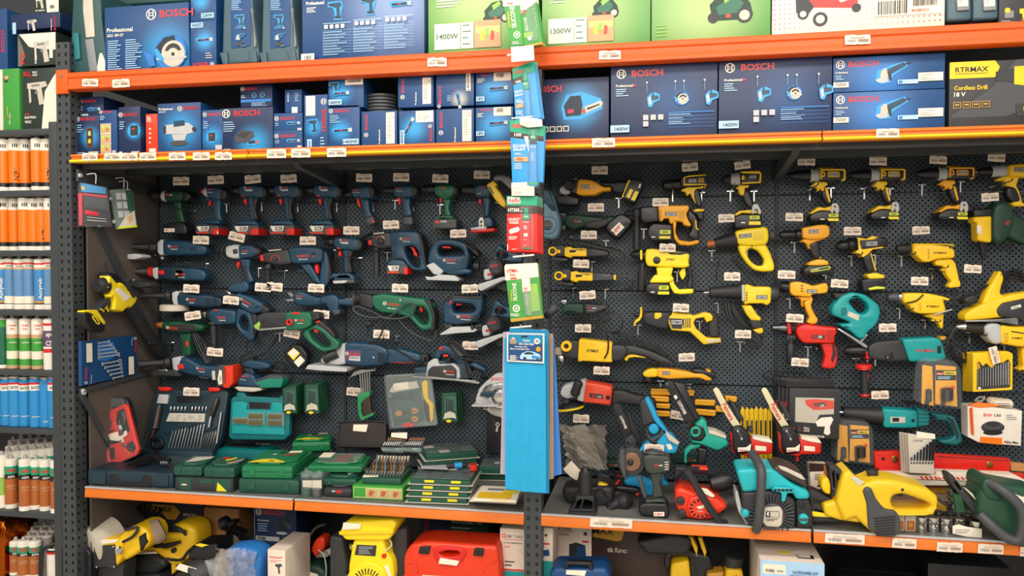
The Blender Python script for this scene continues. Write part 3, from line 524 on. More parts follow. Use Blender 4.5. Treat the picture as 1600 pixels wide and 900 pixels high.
for k,x in enumerate((-4,11,24,39.5,56,72,88-3)):
 cartridge(f"tall glossy blue sealant tube, {('at the left edge','second along','third along','fourth along','fifth along','sixth along','against the frame')[k]}",x,589+(k%2)*1.5,RZ[5],.09+.008*(k%2),.0235,BL+([('white_label','white',.74,.88,1.004),('red_stripe','red',.86,.9,1.006)]if k!=5 else[]),'blue sealant tubes',[('RAYSON','navyd',.77,.012,.034,0,False),('universal','white',.2,.006,.03,0,False)]if k!=5 else[('III','white',.1,.006,.02,0,False)])
AK=[('base','white',0,.09,1.02),('tube','akcop',.09,.62,1),('black_band','black',.62,.72,1.004),('teal_band','tegreen',.72,.88,1.004),('neck_label','white',.88,1,.99)];PAL['akcop']='b0632e .38'
AT=[('Akfix','red',.76,.016,.034,0,False),('A506','white',.64,.01,.026,0,False),('MASTIK','tan',.45,.008,.03,0,False),('UNIVERSAL','tan',.4,.005,.03,0,False)]
j=0;pos=('second','third','fourth','fifth','sixth')
for k,(x,Y)in enumerate(((19,.09),(41,.075),(58,.1),(73,.09),(90,.075))):
 cartridge(f"copper brown cartridge with teal band in the front row, {('second from the left','third from the left','fourth from the left','fifth from the left','against the frame')[k]}",x-1.5,(715,715,716,716,717)[k]+3,RZ[6],Y,.0235,AK,'copper brown cartridges',AT)
cartridge('cream cartridge with green print at the left edge of the copper ones',3,712,RZ[6],.09,.0235,[('base','white',0,.09,1),('tube','paper',.09,.9,1),('green_print','lime',.25,.6,1.004),('neck_label','white',.9,1,.98)],'copper brown cartridges')
ordn=('first','second','third','fourth','fifth','sixth','seventh')
for r in range(4):
 for k in range(6):
  if r==3 and k<1:continue
  cartridge(f"copper brown cartridge behind the front row, {('second','third','fourth','fifth')[r]} row back and {ordn[k]} from the left",14+k*13.5+r*4,706-r*9-k*1.2,RZ[6],.145+r*.062,.0225,AK if r<2 else[('tube','nozzle',0,1,1)],'copper brown cartridges')
for k,(x,Y)in enumerate(((25,.1),(37,.075),(55,.09))):
 cartridge(f"copper brown cartridge on the bottom shelf, {('leftmost','middle','beside the black topped tube')[k]}",x,846,.255,Y,.0235,AK,'copper brown cartridges',AT)
for r in range(3):
 for k in range(3):cartridge(f"pale cartridge top behind the bottom row, {ordn[k]} in row {('two','three','four')[r]}",46+k*14+r*5,838-r*8,.255,.15+r*.06,.022,[('tube','nozzle',0,1,1)],'pale cartridges on the bottom shelf')
t=cartridge('white and red foam can with a black cap on the bottom shelf',87,856,.255,.09,.031,[('base','white',0,.86,1),('red_band','red',.86,.93,1.004),('black_top','black',.93,1,.99)],'foam cans',stub=False,name='foam_can');C=YP(.09).map(87,860)
t.p('black_cap').rev('black',Vector((C.x,.09,C.z+.005)),Vector((C.x-.004,.09,C.z+.035)),[(0,.028),(.5,.02),(1,.012)],14);t.p('applicator_tube').wire('black',[(C.x+.005,.08,C.z+.03),(C.x-.02,.06,C.z+.02),(C.x-.037,.055,C.z-.02),(C.x-.038,.055,C.z-.16)],.008)
for k,(x,y0,y1,w_)in enumerate(((0,812,905,16),(19,806,905,15))):
 t=T('foil_bundle',('crumpled copper foil bundle at the bottom left corner','crumpled copper foil bundle beside the bottom cartridges')[k],'foil pack','P',.1+.1*k,'copper foil bundles');m=t.root();P=[]
 for a in range(14):P.append((x-w_+a*w_*2/13,y0+random.uniform(-3,3)))
 m.poly('foil',P+[(x+w_,y1),(x-w_,y1)],30,-90,8,0)
 for a in range(9):m.tube('foil',[(x-w_+2+a*w_*.22,y0+random.uniform(0,5),32),(x-w_+5+a*w_*.24,y0+random.uniform(6,12),36),(x-w_+4+a*w_*.2,y0+25,31)],3.5)
G='cartons on the cartridge rack';z0=2.0535
def lb_(label,x0,yt,x1,zb,Y,d,m='boxblue',ga=None,**k):return carton(label,'m',x0,yt,x1,zb,Y,d,m,glowat=ga,group=G,**k)
zk=YP(.1).map(30,107).z;zn=YP(.1).map(30,50).z
t=lb_('large blue carton cut by the left edge of the picture',-200,74,46,zk+.002,.12,.22);p=t.pr;p.dt('red','BOSCH',92,100,50,9,-90);p.lines('lblue',60,20,20,5,6,2)
t=lb_('green carton with a narrow white edge on the cartridge rack',18,462,128,z0,.08,.24,'green');p=t.pr;p.dec('bgreend',circ(20,60,13));p.dec('tan','8,40 34,34 36,52 16,60');p.dec('red',rr(22,250,34,258));p.dt('white','PSM 100 A',44,292,60,8,-90);p.dt('yel','easy',30,246,50,6,-90)
t=lb_('white carton edge beside the green one',-60,468,14,z0,.08,.24,'bxwhite')
t=lb_('dark green and white carton of an electric hoist, lower one',150,462,376,z0,.08,.2,'dgreenk');PAL['dgreenk']='22302a .5';p=t.pr;H=t.H
p.dec('paper',f'100,14 100,{H} 55,{H} 66,60 90,26');p.pic('gun',44,62,.6);p.dt('red','KL',4,20,24,12);p.dt('white','PRO',31,13,14,5);p.dt('white','555',31,20,14,5);p.dt('redo','elektrikli',6,H-38,16,4);p.dt('white','ELEKTRIKLI',6,H-28,34,6);p.dt('white','VINC',6,H-16,20,7)
t=lb_('dark green and white carton wrapped in film, upper hoist carton',118,226,372,zk+.002,.08,.2,'dgreenk');p=t.pr;H=t.H
p.dec('paper',f'4,2 100,2 100,{H*.55} 60,{H*.5} 30,{H*.42}');p.pic('gun',66,42,.5);p.dt('red','KL',18,H-4,30,10,-90);p.dt('white','EKG TABANCASI',50,H-4,34,5,-90);p.dec('paper',rr(84,18,93,H*.8))
q=t.p('stretch_film',label='shrink film');q.dec('film',f'0,4 12,{H*.4} 20,{H*.7} 10,{H} 0,{H}')
t=lb_('long dark blue carton lying across the hoist cartons',70,100,402,zn+.002,.08,.2,'boxnavy');p=t.pr;p.dec('lblue',rr(4,14,11,34));p.pic('gun',44,20,.2);p.dt('red','BOSCH',92,32,24,4,-90);p.dt('white','Professional',84,32,20,2.4,-90)
zn2=YP(.1).map(60,22).z
t=lb_('small black and white carton on top of the long blue one',228,-60,392,zn2+.004,.1,.16,'dgreenk');p=t.pr;H=t.H;p.dec('paper',f'46,0 100,0 100,{H} 52,{H}');p.pic('gun',26,H-36,.4);p.dt('white','EKG TABANCASI',6,H-5,38,6);p.dec('white',rr(62,H-28,90,H-6));p.barcode(66,H-24,20,12)
# hanging tools: helpers
_fp1=MB.fp
def fp2(s,x,y):
 o=getattr(s.T,'off',None)
 if o:ox,oy,k,a=o;ca,sa=math.cos(a),math.sin(a);x,y=ox+k*(x*ca-y*sa),oy+k*(x*sa+y*ca)
 return _fp1(s,x,y)
MB.fp=fp2
YT=.405
def tool(name,label,cat,fr,Y=YT,group=None,off=None):
 t=T(name,label,cat,fr,Y,group)
 if off:t.off=(off[0],off[1],off[2],math.radians(off[3]))
 return t
def q_(t,part,m,pts,th=30,bev=8,b=None,r=None,holes=(),of=None,label=None):
 p=t.p(part,of,label);p.poly(m,pts,th,-th if b is None else b,bev,r,holes);return p
T.q=q_
def l_(t,part,m,x0,y0,x1,y1,prof,f0=0,f1=None,seg=18,label=None,of=None):p=t.p(part,of,label);p.lathe(m,x0,y0,x1,y1,prof,f0,f1,seg);return p
T.l=l_
def x_(t,m,s,x,y,w,h,f=30,ang=0,of=None,part='logo_text'):p=t.p(part,of);p.text(m,s,x,y,w,h,ang,f+.6);return p
T.x=x_
def cord(t,pts,r=3,m='cable',part='power_cord',**k):p=t.p(part);p.tube(m,pts,r,**k);return p
T.cord=cord
def plug(t,x,y,ang,k=1):
 a=math.radians(ang);c,s=math.cos(a),math.sin(a);p=t.p('plug');p.lathe('cable',x,y,x+20*k*c,y+20*k*s,[(0,3.5*k),(.3,8*k),(1,9*k)],10,10,8)
 for d in(-4,4):p.lathe('steel',x+20*k*c-d*s*k,y+20*k*s+d*c*k,x+32*k*c-d*s*k,y+32*k*s+d*c*k,[(0,1.4*k),(1,1.4*k)],10,10,6)
T.plug=plug
def batt(t,x0,y0,x1,y1,red=.3,sl=0,lab='18V'):
 w,h=x1-x0,y1-y0;b=t.q('battery','dgrey',[(x0+w*.08,y0),(x1,y0+sl*w),(x1,y1+sl*w),(x0+w*.06,y1),(x0,y0+h*.55)],37,5)
 if red:
  t.q('battery_end','red',[(x1-w*red,y0+h*.35+sl*w),(x1+w*.01,y0+h*.3+sl*w),(x1+w*.01,y1+h*.03+sl*w),(x1-w*red,y1+h*.03+sl*w)],38,3,of=b,label='red end');q=t.p('label',b);q.z=37.3
  q.dec('white',[(x0+w*.08,y0+h*.12),(x0+w*.62,y0+h*.1),(x0+w*.56,y0+h*.62),(x0+w*.2,y0+h*.66)]);q.dec('dgrey',[(x0+w*.27,y0+h*.2),(x0+w*.57,y0+h*.18),(x0+w*.52,y0+h*.54),(x0+w*.27,y0+h*.56)]);q.dt('white',lab,x0+w*.29,y0+h*.5,w*.22,h*.26);q.dec('redo',[(x0+w*.08,y0+h*.74),(x0+w*.6,y0+h*.72),(x0+w*.6,y0+h*.88),(x0+w*.08,y0+h*.88)])
 return b
CH='0:5 .06:16 .12:24 .5:31 .56:34 .62:31 .9:34 1:36'
def bosch_drill(label,fr,ox,oy,k=1,ang=0,bc='navy',rear='rubber',b=True,txt=True,red='red',name='cordless_drill',Y=YT):
 t=tool(name,label,'drill',fr,Y,'cordless drills in the top row',(ox,oy,k,ang))
 t.l('chuck','black',-92,0,6,0,CH)
 body=t.q('body',bc,'0,-34 60,-41 170,-37 200,-28 200,58 140,66 120,58 40,60 0,34',33,12)
 t.q('rear_cap',rear,'150,-38 195,-32 222,0 222,30 204,60 146,64',31,10)
 t.q('trigger',red,'25,68 45,64 50,112 32,112 22,90',9,4)
 h=t.q('handle',bc,'55,50 142,50 115,140 140,242 80,242 72,140',17,9)
 t.q('grip','rubber','98,58 148,58 122,140 146,238 108,238 95,140',18.5,8,of=h)
 f=t.q('foot',bc,'-18,270 -2,240 130,234 158,262 160,284 -22,284',33,8)
 if txt:q=t.p('logo_text',body);q.z=33;q.logo(58,-14,8);q.dt('redo','BOSCH',70,-8,46,11);q.dec('lgrey','52,0 120,-2 118,14 70,14');q.dec('redo',rr(35,46,58,52))
 if b:batt(t,-34,276,166,352)
 t.p('direction_switch').poly('redo','30,44 56,44 56,54 32,54',35,20,2)
 return t
t=tool('cordless_drill','dark green cordless drill at the left end of the top row','drill','A',group='cordless drills in the top row')
t.l('chuck','black',80,280,185,282,'0:30 .1:42 .6:42 .7:36 1:40');t.l('torque_ring','lgrey',176,282,218,284,'0:38 .3:44 .7:40 1:38')
b=t.q('body','dgreen','212,246 350,240 372,250 372,318 300,332 214,326',34,13);t.q('rear_cap','black','345,242 395,248 420,275 418,305 388,326 345,326',33,10);t.x('redo','KL',232,286,26,18,34,of=b);t.x('white','555',262,284,22,10,34,of=b)
t.q('handle','dgreen','262,322 328,322 340,410 362,496 292,498 276,400',18,9);b=t.q('battery','black','240,496 330,484 388,506 398,560 388,584 202,578 204,512',37,7);q=t.p('label',b);q.z=37.2;q.dec('white',rr(224,538,306,566));q.dt('red','18V 2.0',230,561,66,18)
t=tool('impact_driver','blue impact driver with a red nose and grey cone','drill','A',group='cordless drills in the top row')
t.l('nose','red',472,243,500,246,'0:14 .5:22 1:20',label='red nose');t.l('cone','lgrey',494,247,546,252,'0:20 .2:34 .8:42 1:40',label='pale grey cone');b=t.q('body','navy','538,212 640,214 664,226 664,312 620,322 544,296',33,12);t.x('redo','BOSCH',560,240,44,10,33,of=b);t.x('white','Professional',560,262,36,7,33,of=b)
t.q('rear_cap','rubber','636,218 690,236 702,262 698,304 660,318 636,312',32,9);t.q('trigger','red','534,322 552,316 556,360 536,358',9,4);t.q('handle','navy','568,300 640,306 634,400 650,488 592,494 576,400',17,9);t.q('foot','navy','500,500 516,474 640,468 650,505',33,8);batt(t,460,514,645,584)
t.q('belt_strap','white','636,560 644,560 646,582 636,582',40,.5,38)
bosch_drill('blue cordless drill, third from the left in the top row','A',786,236,1.0,bc='navy',name='cordless_drill');bosch_drill('blue cordless drill, fourth from the left in the top row','A',1062,235,1);bosch_drill('blue cordless drill left of the seam between the left panels','A',1368,235,1)
def small_drill(label,pts,fr='B'):
 t=tool('compact_drill',label,'drill',fr,group='cordless drills in the top row');c,b,tr,h,bt,tx=pts
 t.l('chuck','black',*c,'0:14 .1:22 .5:28 1:32');b=t.q('body','navy',b,30,12);t.q('trigger','red',tr,9,4);hh=t.q('handle','navy',h,17,9);bb=t.q('battery','dgrey',bt,24,7);t.x('redo','BOSCH',*tx,44,11,30,of=b);t.x('lgrey','Professional',tx[0],tx[1]+16,52,8,30,of=b);return t
t=small_drill('compact blue drill tilted forward, right of the panel seam',((92,276,165,258),'150,238 210,214 290,196 330,206 345,240 340,292 300,306 210,304 166,290','190,302 208,298 226,366 206,370 192,330','214,300 292,305 300,400 330,448 262,470 240,380','258,456 330,434 348,494 322,508 282,508',(180,246)))
t.q('rear_cap','rubber','284,198 326,206 346,240 340,290 306,300 290,250',31,9);t.q('battery_clip','redo','318,478 342,474 344,488 322,492',25,2)
t=small_drill('compact blue drill standing upright beside the green drill',((384,234,490,238),'484,214 560,200 640,196 670,210 682,240 662,288 600,300 490,292','510,284 534,284 538,346 514,350','538,292 618,294 612,360 634,442 560,452 548,370','556,446 634,440 640,500 622,512 560,510',(510,236)))
t.q('rear_cap','rubber','620,200 668,210 683,240 664,288 630,292 622,240',31,9)
t=tool('cordless_drill','green and black cordless drill among the blue ones','drill','B',group='cordless drills in the top row');t.l('chuck','black',690,226,804,228,'0:14 .08:26 .5:34 .56:38 .62:34 1:36')
b=t.q('body','bgreen','800,204 880,196 950,196 975,208 972,270 900,320 856,300 808,272',33,12);t.x('redo','BOSCH',846,228,50,12,33,of=b);t.q('rear_cap','rubber','935,200 975,206 996,232 990,268 950,288 930,280',32,9);t.q('trigger','red','836,272 858,268 858,338 838,334',9,4)
t.q('handle','bgreen','858,296 934,300 916,380 940,448 880,450 874,370',17,9);t.q('foot','bgreen','806,466 866,436 950,436 962,466',33,6);b=batt(t,788,462,985,540,0);q=t.p('label',b);q.z=37.3;q.dt('white','3.0Ah',862,492,48,16);q.dec('redo','820,478 856,482 852,498 822,496')
t=tool('cordless_jigsaw','blue cordless saw with a white footplate clip, beside the yellow nozzle','saw','B',group='cordless drills in the top row');t.l('chuck','black',1006,228,1116,236,'0:18 .1:34 .6:42 1:42');b=t.q('body','navy','1108,202 1200,194 1245,212 1262,250 1240,296 1120,296',33,12);t.x('redo','BOSCH',1160,222,46,10,33,of=b);t.x('lgrey','Professional',1140,272,30,9,33,of=b)
t.q('trigger','red','1140,306 1164,302 1166,344 1142,344',9,4);t.q('handle','navy','1168,290 1246,290 1232,380 1226,452 1184,456 1186,380',17,9);t.q('foot','navy','1104,500 1130,462 1240,440 1266,480 1262,530 1110,530',30,8);t.q('footplate','lgrey','1092,534 1160,522 1216,520 1210,546 1096,550',36,2);t.q('sole','red','1084,552 1200,540 1280,532 1276,560 1180,566 1100,572',36,4,label='red sole')
t.q('footplate_clip','white','1158,470 1172,450 1192,456 1200,500 1196,540 1160,538',42,3,30,holes=['1168,480 1184,476 1186,496 1170,500','1168,512 1184,508 1184,524 1170,528'])
def handle_(t,x0,y0,x1,y1,r,f=20,f0=None):t.l('side_handle','rubber',x0,y0,x1,y1,[(0,r*.95),(.06,r),(.3,r*.8),(.8,r*.85),(.86,r*1.35),(1,r*1.3)],f0 or f,f);t.l('handle_bore','black',x0-2,y0,x0+4,y0,[(0,r*.55),(1,r*.55)],(f0 or f)+2,f0 or f)
t=tool('angle_grinder','blue corded angle grinder with a pale grey head, uppermost on the left','grinder','A',group='angle grinders on the left panel')
handle_(t,-40,680,150,682,30,30,125);t.q('gear_head','lgrey','158,650 186,620 206,630 206,744 178,746 160,720',30,6);b=t.q('body','navy','198,622 330,628 500,648 540,672 546,712 520,742 300,748 198,742',31,14);q=t.p('logo_text',b);q.z=31;q.logo(256,676,10);q.dt('redo','BOSCH',270,684,54,13);q.dt('white','Professional',268,702,56,8)
for k in range(3):q.dec('navyd',rr(418,682+k*10,470,687+k*10))
t.q('disc_guard','lgrey','12,742 100,736 150,748 150,764 90,780 30,778',120,3,60);t.l('disc_flange','steel',168,748,168,775,'0:26 1:22');t.cord('540,680 570,670 600,700 590,750 560,776 500,770',3.2);t.cord('545,690 590,690 640,720 620,760 560,740',3)
t=tool('angle_grinder','blue and black angle grinder with a red ringed side handle','grinder','C',group='angle grinders on the left panel')
handle_(t,60,8,262,22,24,30,190);t.l('red_ring','red',270,22,288,21,'0:28 .2:34 .8:34 1:28',26,26,label='red ring');t.q('gear_head','lgrey','290,-4 318,-12 334,4 334,62 312,76 292,50',30,5);t.q('body','navyd','322,-14 440,-18 520,-12 520,82 420,84 322,72',31,12);b=t.q('motor','navy','440,-10 600,-4 650,10 668,50 646,86 440,80',31,12)
t.q('switch','red','334,12 374,10 376,42 338,40',35,3,20);q=t.p('logo_text',b);q.z=31;q.logo(464,38,9);q.dt('redo','BOSCH',476,46,48,13);q.dt('white','Professional',476,62,46,7);t.q('blade_guard','char','186,88 240,82 360,96 380,118 300,130 196,112',120,3,60);t.q('guard_clamp','steel','226,80 258,64 276,78 250,92',122,2,112)
t.cord('650,30 690,60 696,100 660,128 600,130 560,104',3.2)
t=tool('angle_grinder','blue angle grinder with a thick pale grinding wheel','grinder','C',group='angle grinders on the left panel')
handle_(t,260,186,420,186,22,30,70);t.q('gear_head','lgrey','424,166 462,152 476,170 476,252 446,256 428,228',30,6);b=t.q('body','navy2','448,172 500,162 700,186 770,206 772,262 660,272 450,256',30,12);t.q('rear_cap','navyd','716,190 772,206 774,262 720,268',31,8);q=t.p('logo_text',b);q.z=30;q.logo(536,212,9);q.dt('redo','BOSCH',550,222,46,14);q.dt('white','Professional',552,240,34,8);[q.dec('navyd',rr(664+k*12,206+j*14,670+k*12,214+j*14))for k in range(5)for j in range(4)]
t.l('grinding_wheel','dirty',417,250,417,296,'0:80 .1:96 .9:98 1:90',label='pale grinding wheel',seg=28);t.l('wheel_flange','steel',420,236,420,252,'0:24 1:34')
t=tool('cordless_grinder','blue cordless angle grinder with a red battery end','grinder','C',group='angle grinders on the left panel')
handle_(t,252,656,420,650,28,30,80);t.q('gear_head','lgrey','424,622 480,610 500,640 470,716 434,706',30,6);b=t.q('body','navy','470,620 530,618 620,672 720,680 770,664 800,690 760,806 700,770 540,740 456,712',30,12);t.q('switch','red','468,668 506,662 514,698 474,700',34,3,20);q=t.p('logo_text',b);q.z=30;q.logo(606,692,8);q.dt('redo','BOSCH',616,702,44,12,6);q.dt('white','Professional',616,718,44,7,6)
t.q('disc_guard','char','280,720 340,700 440,704 500,736 490,750 380,742 300,744',40,3);t.q('guard_clamp','steel','330,700 400,694 410,712 350,714',42,2,30);bb=t.q('battery','dgrey','742,700 770,668 860,676 858,790 838,826 748,820',37,5);t.q('battery_end','redo','800,676 862,672 862,794 830,832 790,826',39,4,of=bb,label='red battery end');q=t.p('label',bb);q.z=39.2;q.dec('white','768,702 786,706 790,800 764,806 756,770');q.dt('dgrey','18V',782,780,36,11,-90);q.dec('char',rr(806,690,812,800));t.q('vent_plate','dirty','708,712 730,708 734,774 712,776',33,2,28)
t.cord('575,742 600,760 640,768 690,764',2.4,'lgrey','hang_wire')
t=tool('impact_wrench','blue impact wrench with a silver gearbox','impact wrench','A');t.l('anvil','steel',634,706,672,706,'0:7 .4:8 .5:20 1:30');t.l('nose','rubber',650,712,700,716,'0:22 .4:38 1:44');t.q('gearbox','lgrey','688,676 760,660 800,664 802,772 740,772 690,752',32,10,label='silver gearbox');t.q('gearbox_badge','char','752,700 786,696 790,732 756,736',35,2,30);b=t.q('body','navy','782,664 890,662 940,690 958,728 900,762 790,776',32,12);q=t.p('logo_text',b);q.z=32;q.dt('redo','BOSCH',822,720,46,12,-4);q.dt('white','Professional',816,736,44,8,-4)
t.q('rear_cap','rubber','900,672 950,690 970,720 940,748 900,756',31,8);t.q('trigger','red','752,800 778,790 780,840 758,850',9,4);t.q('handle','navy','786,770 870,772 862,860 900,955 825,965 812,860',18,9);t.at('C');t.q('grip','rubber','912,0 952,0 962,86 930,92',19,6);t.q('foot','navy','814,150 826,116 904,92 948,84 968,130 950,162 860,164',33,8)
t=tool('rotary_hammer','large blue rotary hammer drill with a black side handle','rotary hammer','A');t.l('tool_holder','black',850,764,978,744,'0:14 .2:20 .6:30 1:34');t.q('red_ring','red','946,742 976,738 982,790 950,792',20,3,label='red locking ring');t.q('gear_housing','char','974,726 1100,704 1180,694 1206,812 1110,824 990,800',34,10);q=t.p('scale_print');q.z=34;q.tube('redo','1044,788 1054,758 1080,744 1108,758 1118,786',1.4,34);q.dec('white','1030,706 1128,698 1128,704 1032,712');t.q('selector_knob','char',circ(1080,768,20,14),40,3,32)
b=t.q('motor_housing','navy','1174,688 1300,676 1420,682 1450,704 1440,800 1260,812 1196,806',33,10);q=t.p('logo_text',b);q.z=33;q.dt('redo','BOSCH',1252,762,86,20,-2);q.dt('white','GBH 2-26 DRE',1262,782,70,9,-2);q.dec('black','1366,722 1388,722 1388,758 1366,758');q.dec('redo',rr(1366,748,1388,756));t.q('trigger','red','1362,818 1390,812 1398,880 1384,894 1366,860',10,4)
t.q('handle','navy','1420,690 1470,720 1496,860 1478,960 1440,1010 1400,980 1412,880 1420,800',18,10,holes=[]);t.q('grip','rubber','1462,716 1482,760 1500,880 1486,960 1474,940 1480,860',20,4);t.q('lower_strut','navy','1240,812 1330,806 1400,930 1420,980 1370,960',14,6)
t.at('C');t.l('side_handle','rubber',1084,-20,1086,175,'0:26 .08:30 .15:20 .8:21 .95:24 1:20',10,10);t.l('handle_collar','black',1084,-30,1084,4,'0:30 1:34');t.cord('1505,128 1518,170 1505,220 1450,250 1390,240 1368,190 1385,130 1440,60',3.2)
t=bosch_drill('blue cordless drill in the second row beside the cordless hammer','B',26,640,1.02,2,b=False);t.off=None;t.at('D');t.q('foot','navy','118,62 150,36 230,30 262,58 264,76 120,84',33,6);b=t.q('battery','dgrey','110,80 262,72 268,100 116,106',37,4);q=t.p('label',b);q.z=37.2;q.dec('lgrey','116,84 220,80 200,98 124,102')
t=tool('rotary_hammer','blue cordless rotary hammer with an L shaped grip','rotary hammer','B');t.l('tool_holder','black',236,622,322,600,'0:16 .2:24 .6:34 1:40');t.q('red_ring','red','286,628 318,622 324,664 292,668',20,3,label='red locking ring');t.q('gear_housing','char','312,584 400,566 474,560 484,684 380,694 326,680',34,10);t.q('selector_knob','black',circ(398,640,27,16),42,4,32);q=t.p('scale_print');q.z=34;q.tube('redo','366,622 376,606 396,598',1.4,36);q.tube('white','404,598 420,608 428,620',1.4,36);q.dec('white','340,576 424,568 424,574 340,582')
b=t.q('motor_housing','navy','460,564 560,552 672,556 704,580 724,660 752,852 724,868 640,862 560,776 480,780 468,690',33,10,holes=['574,676 650,672 688,720 700,838 650,836 600,768']);q=t.p('logo_text',b);q.z=33;q.logo(552,618,9);q.dt('redo','BOSCH',566,622,54,13,4);q.dt('white','Professional',566,640,56,8,4)
for y in(606,708):[q.dec('navyd',rr(488+j*4,y+k*12,514+j*4,y+6+k*12))for j in range(1)for k in range(6)]
t.q('grip','rubber','672,560 704,582 726,660 750,830 734,840 700,720 690,620',34,6);t.q('trigger','red','596,678 632,676 668,742 660,760 640,752 624,700',10,4);t.q('battery_slide','navy','440,810 480,776 560,780 610,830 560,850 460,846',32,6);b=batt(t,438,818,606,892,.2);t.l('side_handle','rubber',348,690,350,905,'0:30 .1:34 .16:24 .85:26 1:24',8,8)
def jig(label,fr,M):
 t=tool('jigsaw',label,'jigsaw',fr,group='blue jigsaws');b=t.q('body','navy',M['b'],32,11,holes=[M['h']])
 q=t.p('logo_text',b);q.z=32;q.logo(M['t'][0]-18,M['t'][1]-6,11);q.dt('redo','BOSCH',*M['t'],68,15,3);q.dt('white','Professional',M['t'][0],M['t'][1]+17,66,8,3)
 for k in range(4):x,y=M['v'];q.dec('navyd',[(x+k*13,y),(x+6+k*13,y-2),(x-12+k*13,y+52),(x-18+k*13,y+50)])
 return t,b
t,b=jig('blue jigsaw with an arched handle and black cord','B',dict(b='752,806 764,720 800,640 850,614 960,618 1050,646 1066,680 1086,760 1062,850 1010,868 890,884 820,864',h='836,694 856,668 930,666 1010,690 1034,716 1028,744 940,746 846,750',t=(906,790),v=(1030,770)))
t.q('top_grip','rubber','790,658 850,616 960,618 1050,648 1150,720 1160,760 1120,740 1060,680 960,640 850,640',30,8);t.q('trigger','red','856,672 930,676 926,692 860,690',12,3);t.q('blade_holder','lgrey','746,824 806,800 884,868 850,900 806,892',34,3);t.l('blade_bolt','steel',836,850,836,850.1,'0:14 1:14')if 0 else None
t.cord('1080,668 1140,720 1176,800 1180,880 1150,910 1110,860',5.5);t.l('adjust_knob','rubber',1100,830,1150,826,'0:18 .3:34 1:30',10,10);t.at('D');t.q('footplate','lgrey','756,54 800,58 860,40 960,46 996,72 990,86 770,78',38,2);t.q('motor_tail','navy','900,-2 1020,-6 1080,6 1072,34 980,42 900,40',28,8)
t,b=jig('blue jigsaw with a looped handle in the third row','D',dict(b='872,260 896,206 950,184 1070,190 1160,184 1152,300 1090,376 960,392 880,380 880,330',h='942,262 958,234 1090,250 1104,286 1086,304 956,306',t=(1004,338),v=(1096,318)))
t.q('top_grip','rubber','884,236 900,204 950,182 1066,190 1160,184 1156,216 1060,216 960,206 910,236',34,7);t.q('trigger','red','958,240 1000,244 996,258 960,256',12,3);t.q('lock_button','red','928,222 942,220 942,246 930,246',36,2,20);t.q('blade_guard','char','884,384 940,388 944,416 892,420',26,3);t.q('footplate','lgrey','862,452 940,404 1080,402 1120,424 1100,440 980,448 866,460',40,2)
for tag,oy,x0,lab in((0,0,0,'blue circular saw half hidden behind the green silicone card'),(1,436,-14,'blue circular saw just above the hanging cloths')):
 t=tool('circular_saw',lab,'circular saw','e',group='blue circular saws');X=lambda s:[(x+x0,y+oy)for x,y in pts_(s)]
 b=t.q('handle','navy',X('150,186 184,170 208,110 236,16 270,10 290,40 330,60 440,90 440,150 330,150 250,130 214,180 176,206'),22,8,holes=[X('236,96 262,60 310,76 330,100 300,120 250,116')]);t.q('trigger','red',X('240,60 290,52 304,66 262,80'),12,3);m=t.p('motor');m.lathe('rubber',246+x0,184+oy,258+x0,180+oy,'0:56 .1:60 1:60',66,20,20);q=t.p('motor_badge',m);q.z=67;q.dec('char',circ(248+x0,184+oy,46,16));q.dec('navyd',X('194,170 282,150 290,186 202,210'));q.dt('red','BOSCH',212+x0,192+oy,66,20,-12)
 t.q('gear_case','lgrey',X('140,206 184,196 206,230 200,280 150,290 138,250'),26,5);t.q('lock_lever','red',X('166,236 202,230 206,246 170,254'),30,3,20);t.q('base_plate','lgrey',X('98,334 120,316 290,264 420,250 420,268 300,290 136,370 104,352'),62,2);t.q('blade_guard','char',X('220,300 420,270 420,330 380,370 300,380 236,352'),12,3)
 if tag:t.l('adjust_knob','rubber',42,662,120,640,'0:24 .25:30 .4:16 1:18',30,20);t.cord([(x+x0,y+oy)for x,y in pts_('330,70 380,120 400,180 420,260')],4)
t=tool('hand_blower','grey blue blower with a round vent and yellow arm, half behind the strip','blower','d',.33);t.q('arm','grey','212,60 250,26 330,20 410,44 470,120 470,190 410,188 340,120 290,76 240,96',22,10);t.q('nozzle','yel','148,140 176,112 196,110 218,82 262,128 244,152 296,216 360,320 352,382 306,362 240,292',20,5,label='yellow arm');q=t.p('arm_label');q.z=20;q.dec('char','170,158 186,150 232,228 220,238')
PAL['gblue']='5f8499 .4';t.q('motor_housing','gblue','740,300 760,190 830,184 880,280 906,400 940,480 946,600 920,690 860,724 740,700 700,600 700,400',30,12);t.q('air_duct','navy','700,220 800,180 840,220 906,420 860,420 780,330 700,330',36,6);d=t.p('vent_ring');d.ell('gblue',822,570,92,38,30,5,n=24);v=t.p('vent_grille',d);v.ell('black',814,574,54,39,37,1,n=20);[v.poly('grey',rr(770+k*20,534,776+k*20,614),40,39,.3)for k in range(5)];v.poly('grey',rr(764,570,864,577),40,39,.3)
for k in range(3):t.q('duct_slot','navyd',[(836+k*18,350+k*8),(844+k*18,348+k*8),(868+k*18,400+k*10),(860+k*18,402+k*10)],38,.5,35)
t=tool('heat_gun','blue heat gun with an open ring handle','heat gun','C');t.l('nozzle','steel',786,158,824,186,'0:18 .1:22 1:24',label='silver nozzle');t.l('barrel','char',820,182,868,208,'0:28 .5:32 1:40');b=t.q('body','navy','846,190 880,166 980,196 1066,246 1072,292 1010,318 940,300 868,244',30,12);q=t.p('logo_text',b);q.z=30;q.logo(912,212,10);q.dt('redo','BOSCH',922,226,62,15,28);q.dt('white','Professional',918,244,50,8,28);[q.dec('navyd',[(998+k*9,280-k*8),(1002+k*9,276-k*8),(1040+k*9,262-k*2),(1038+k*9,258-k*2)])for k in range(3)]
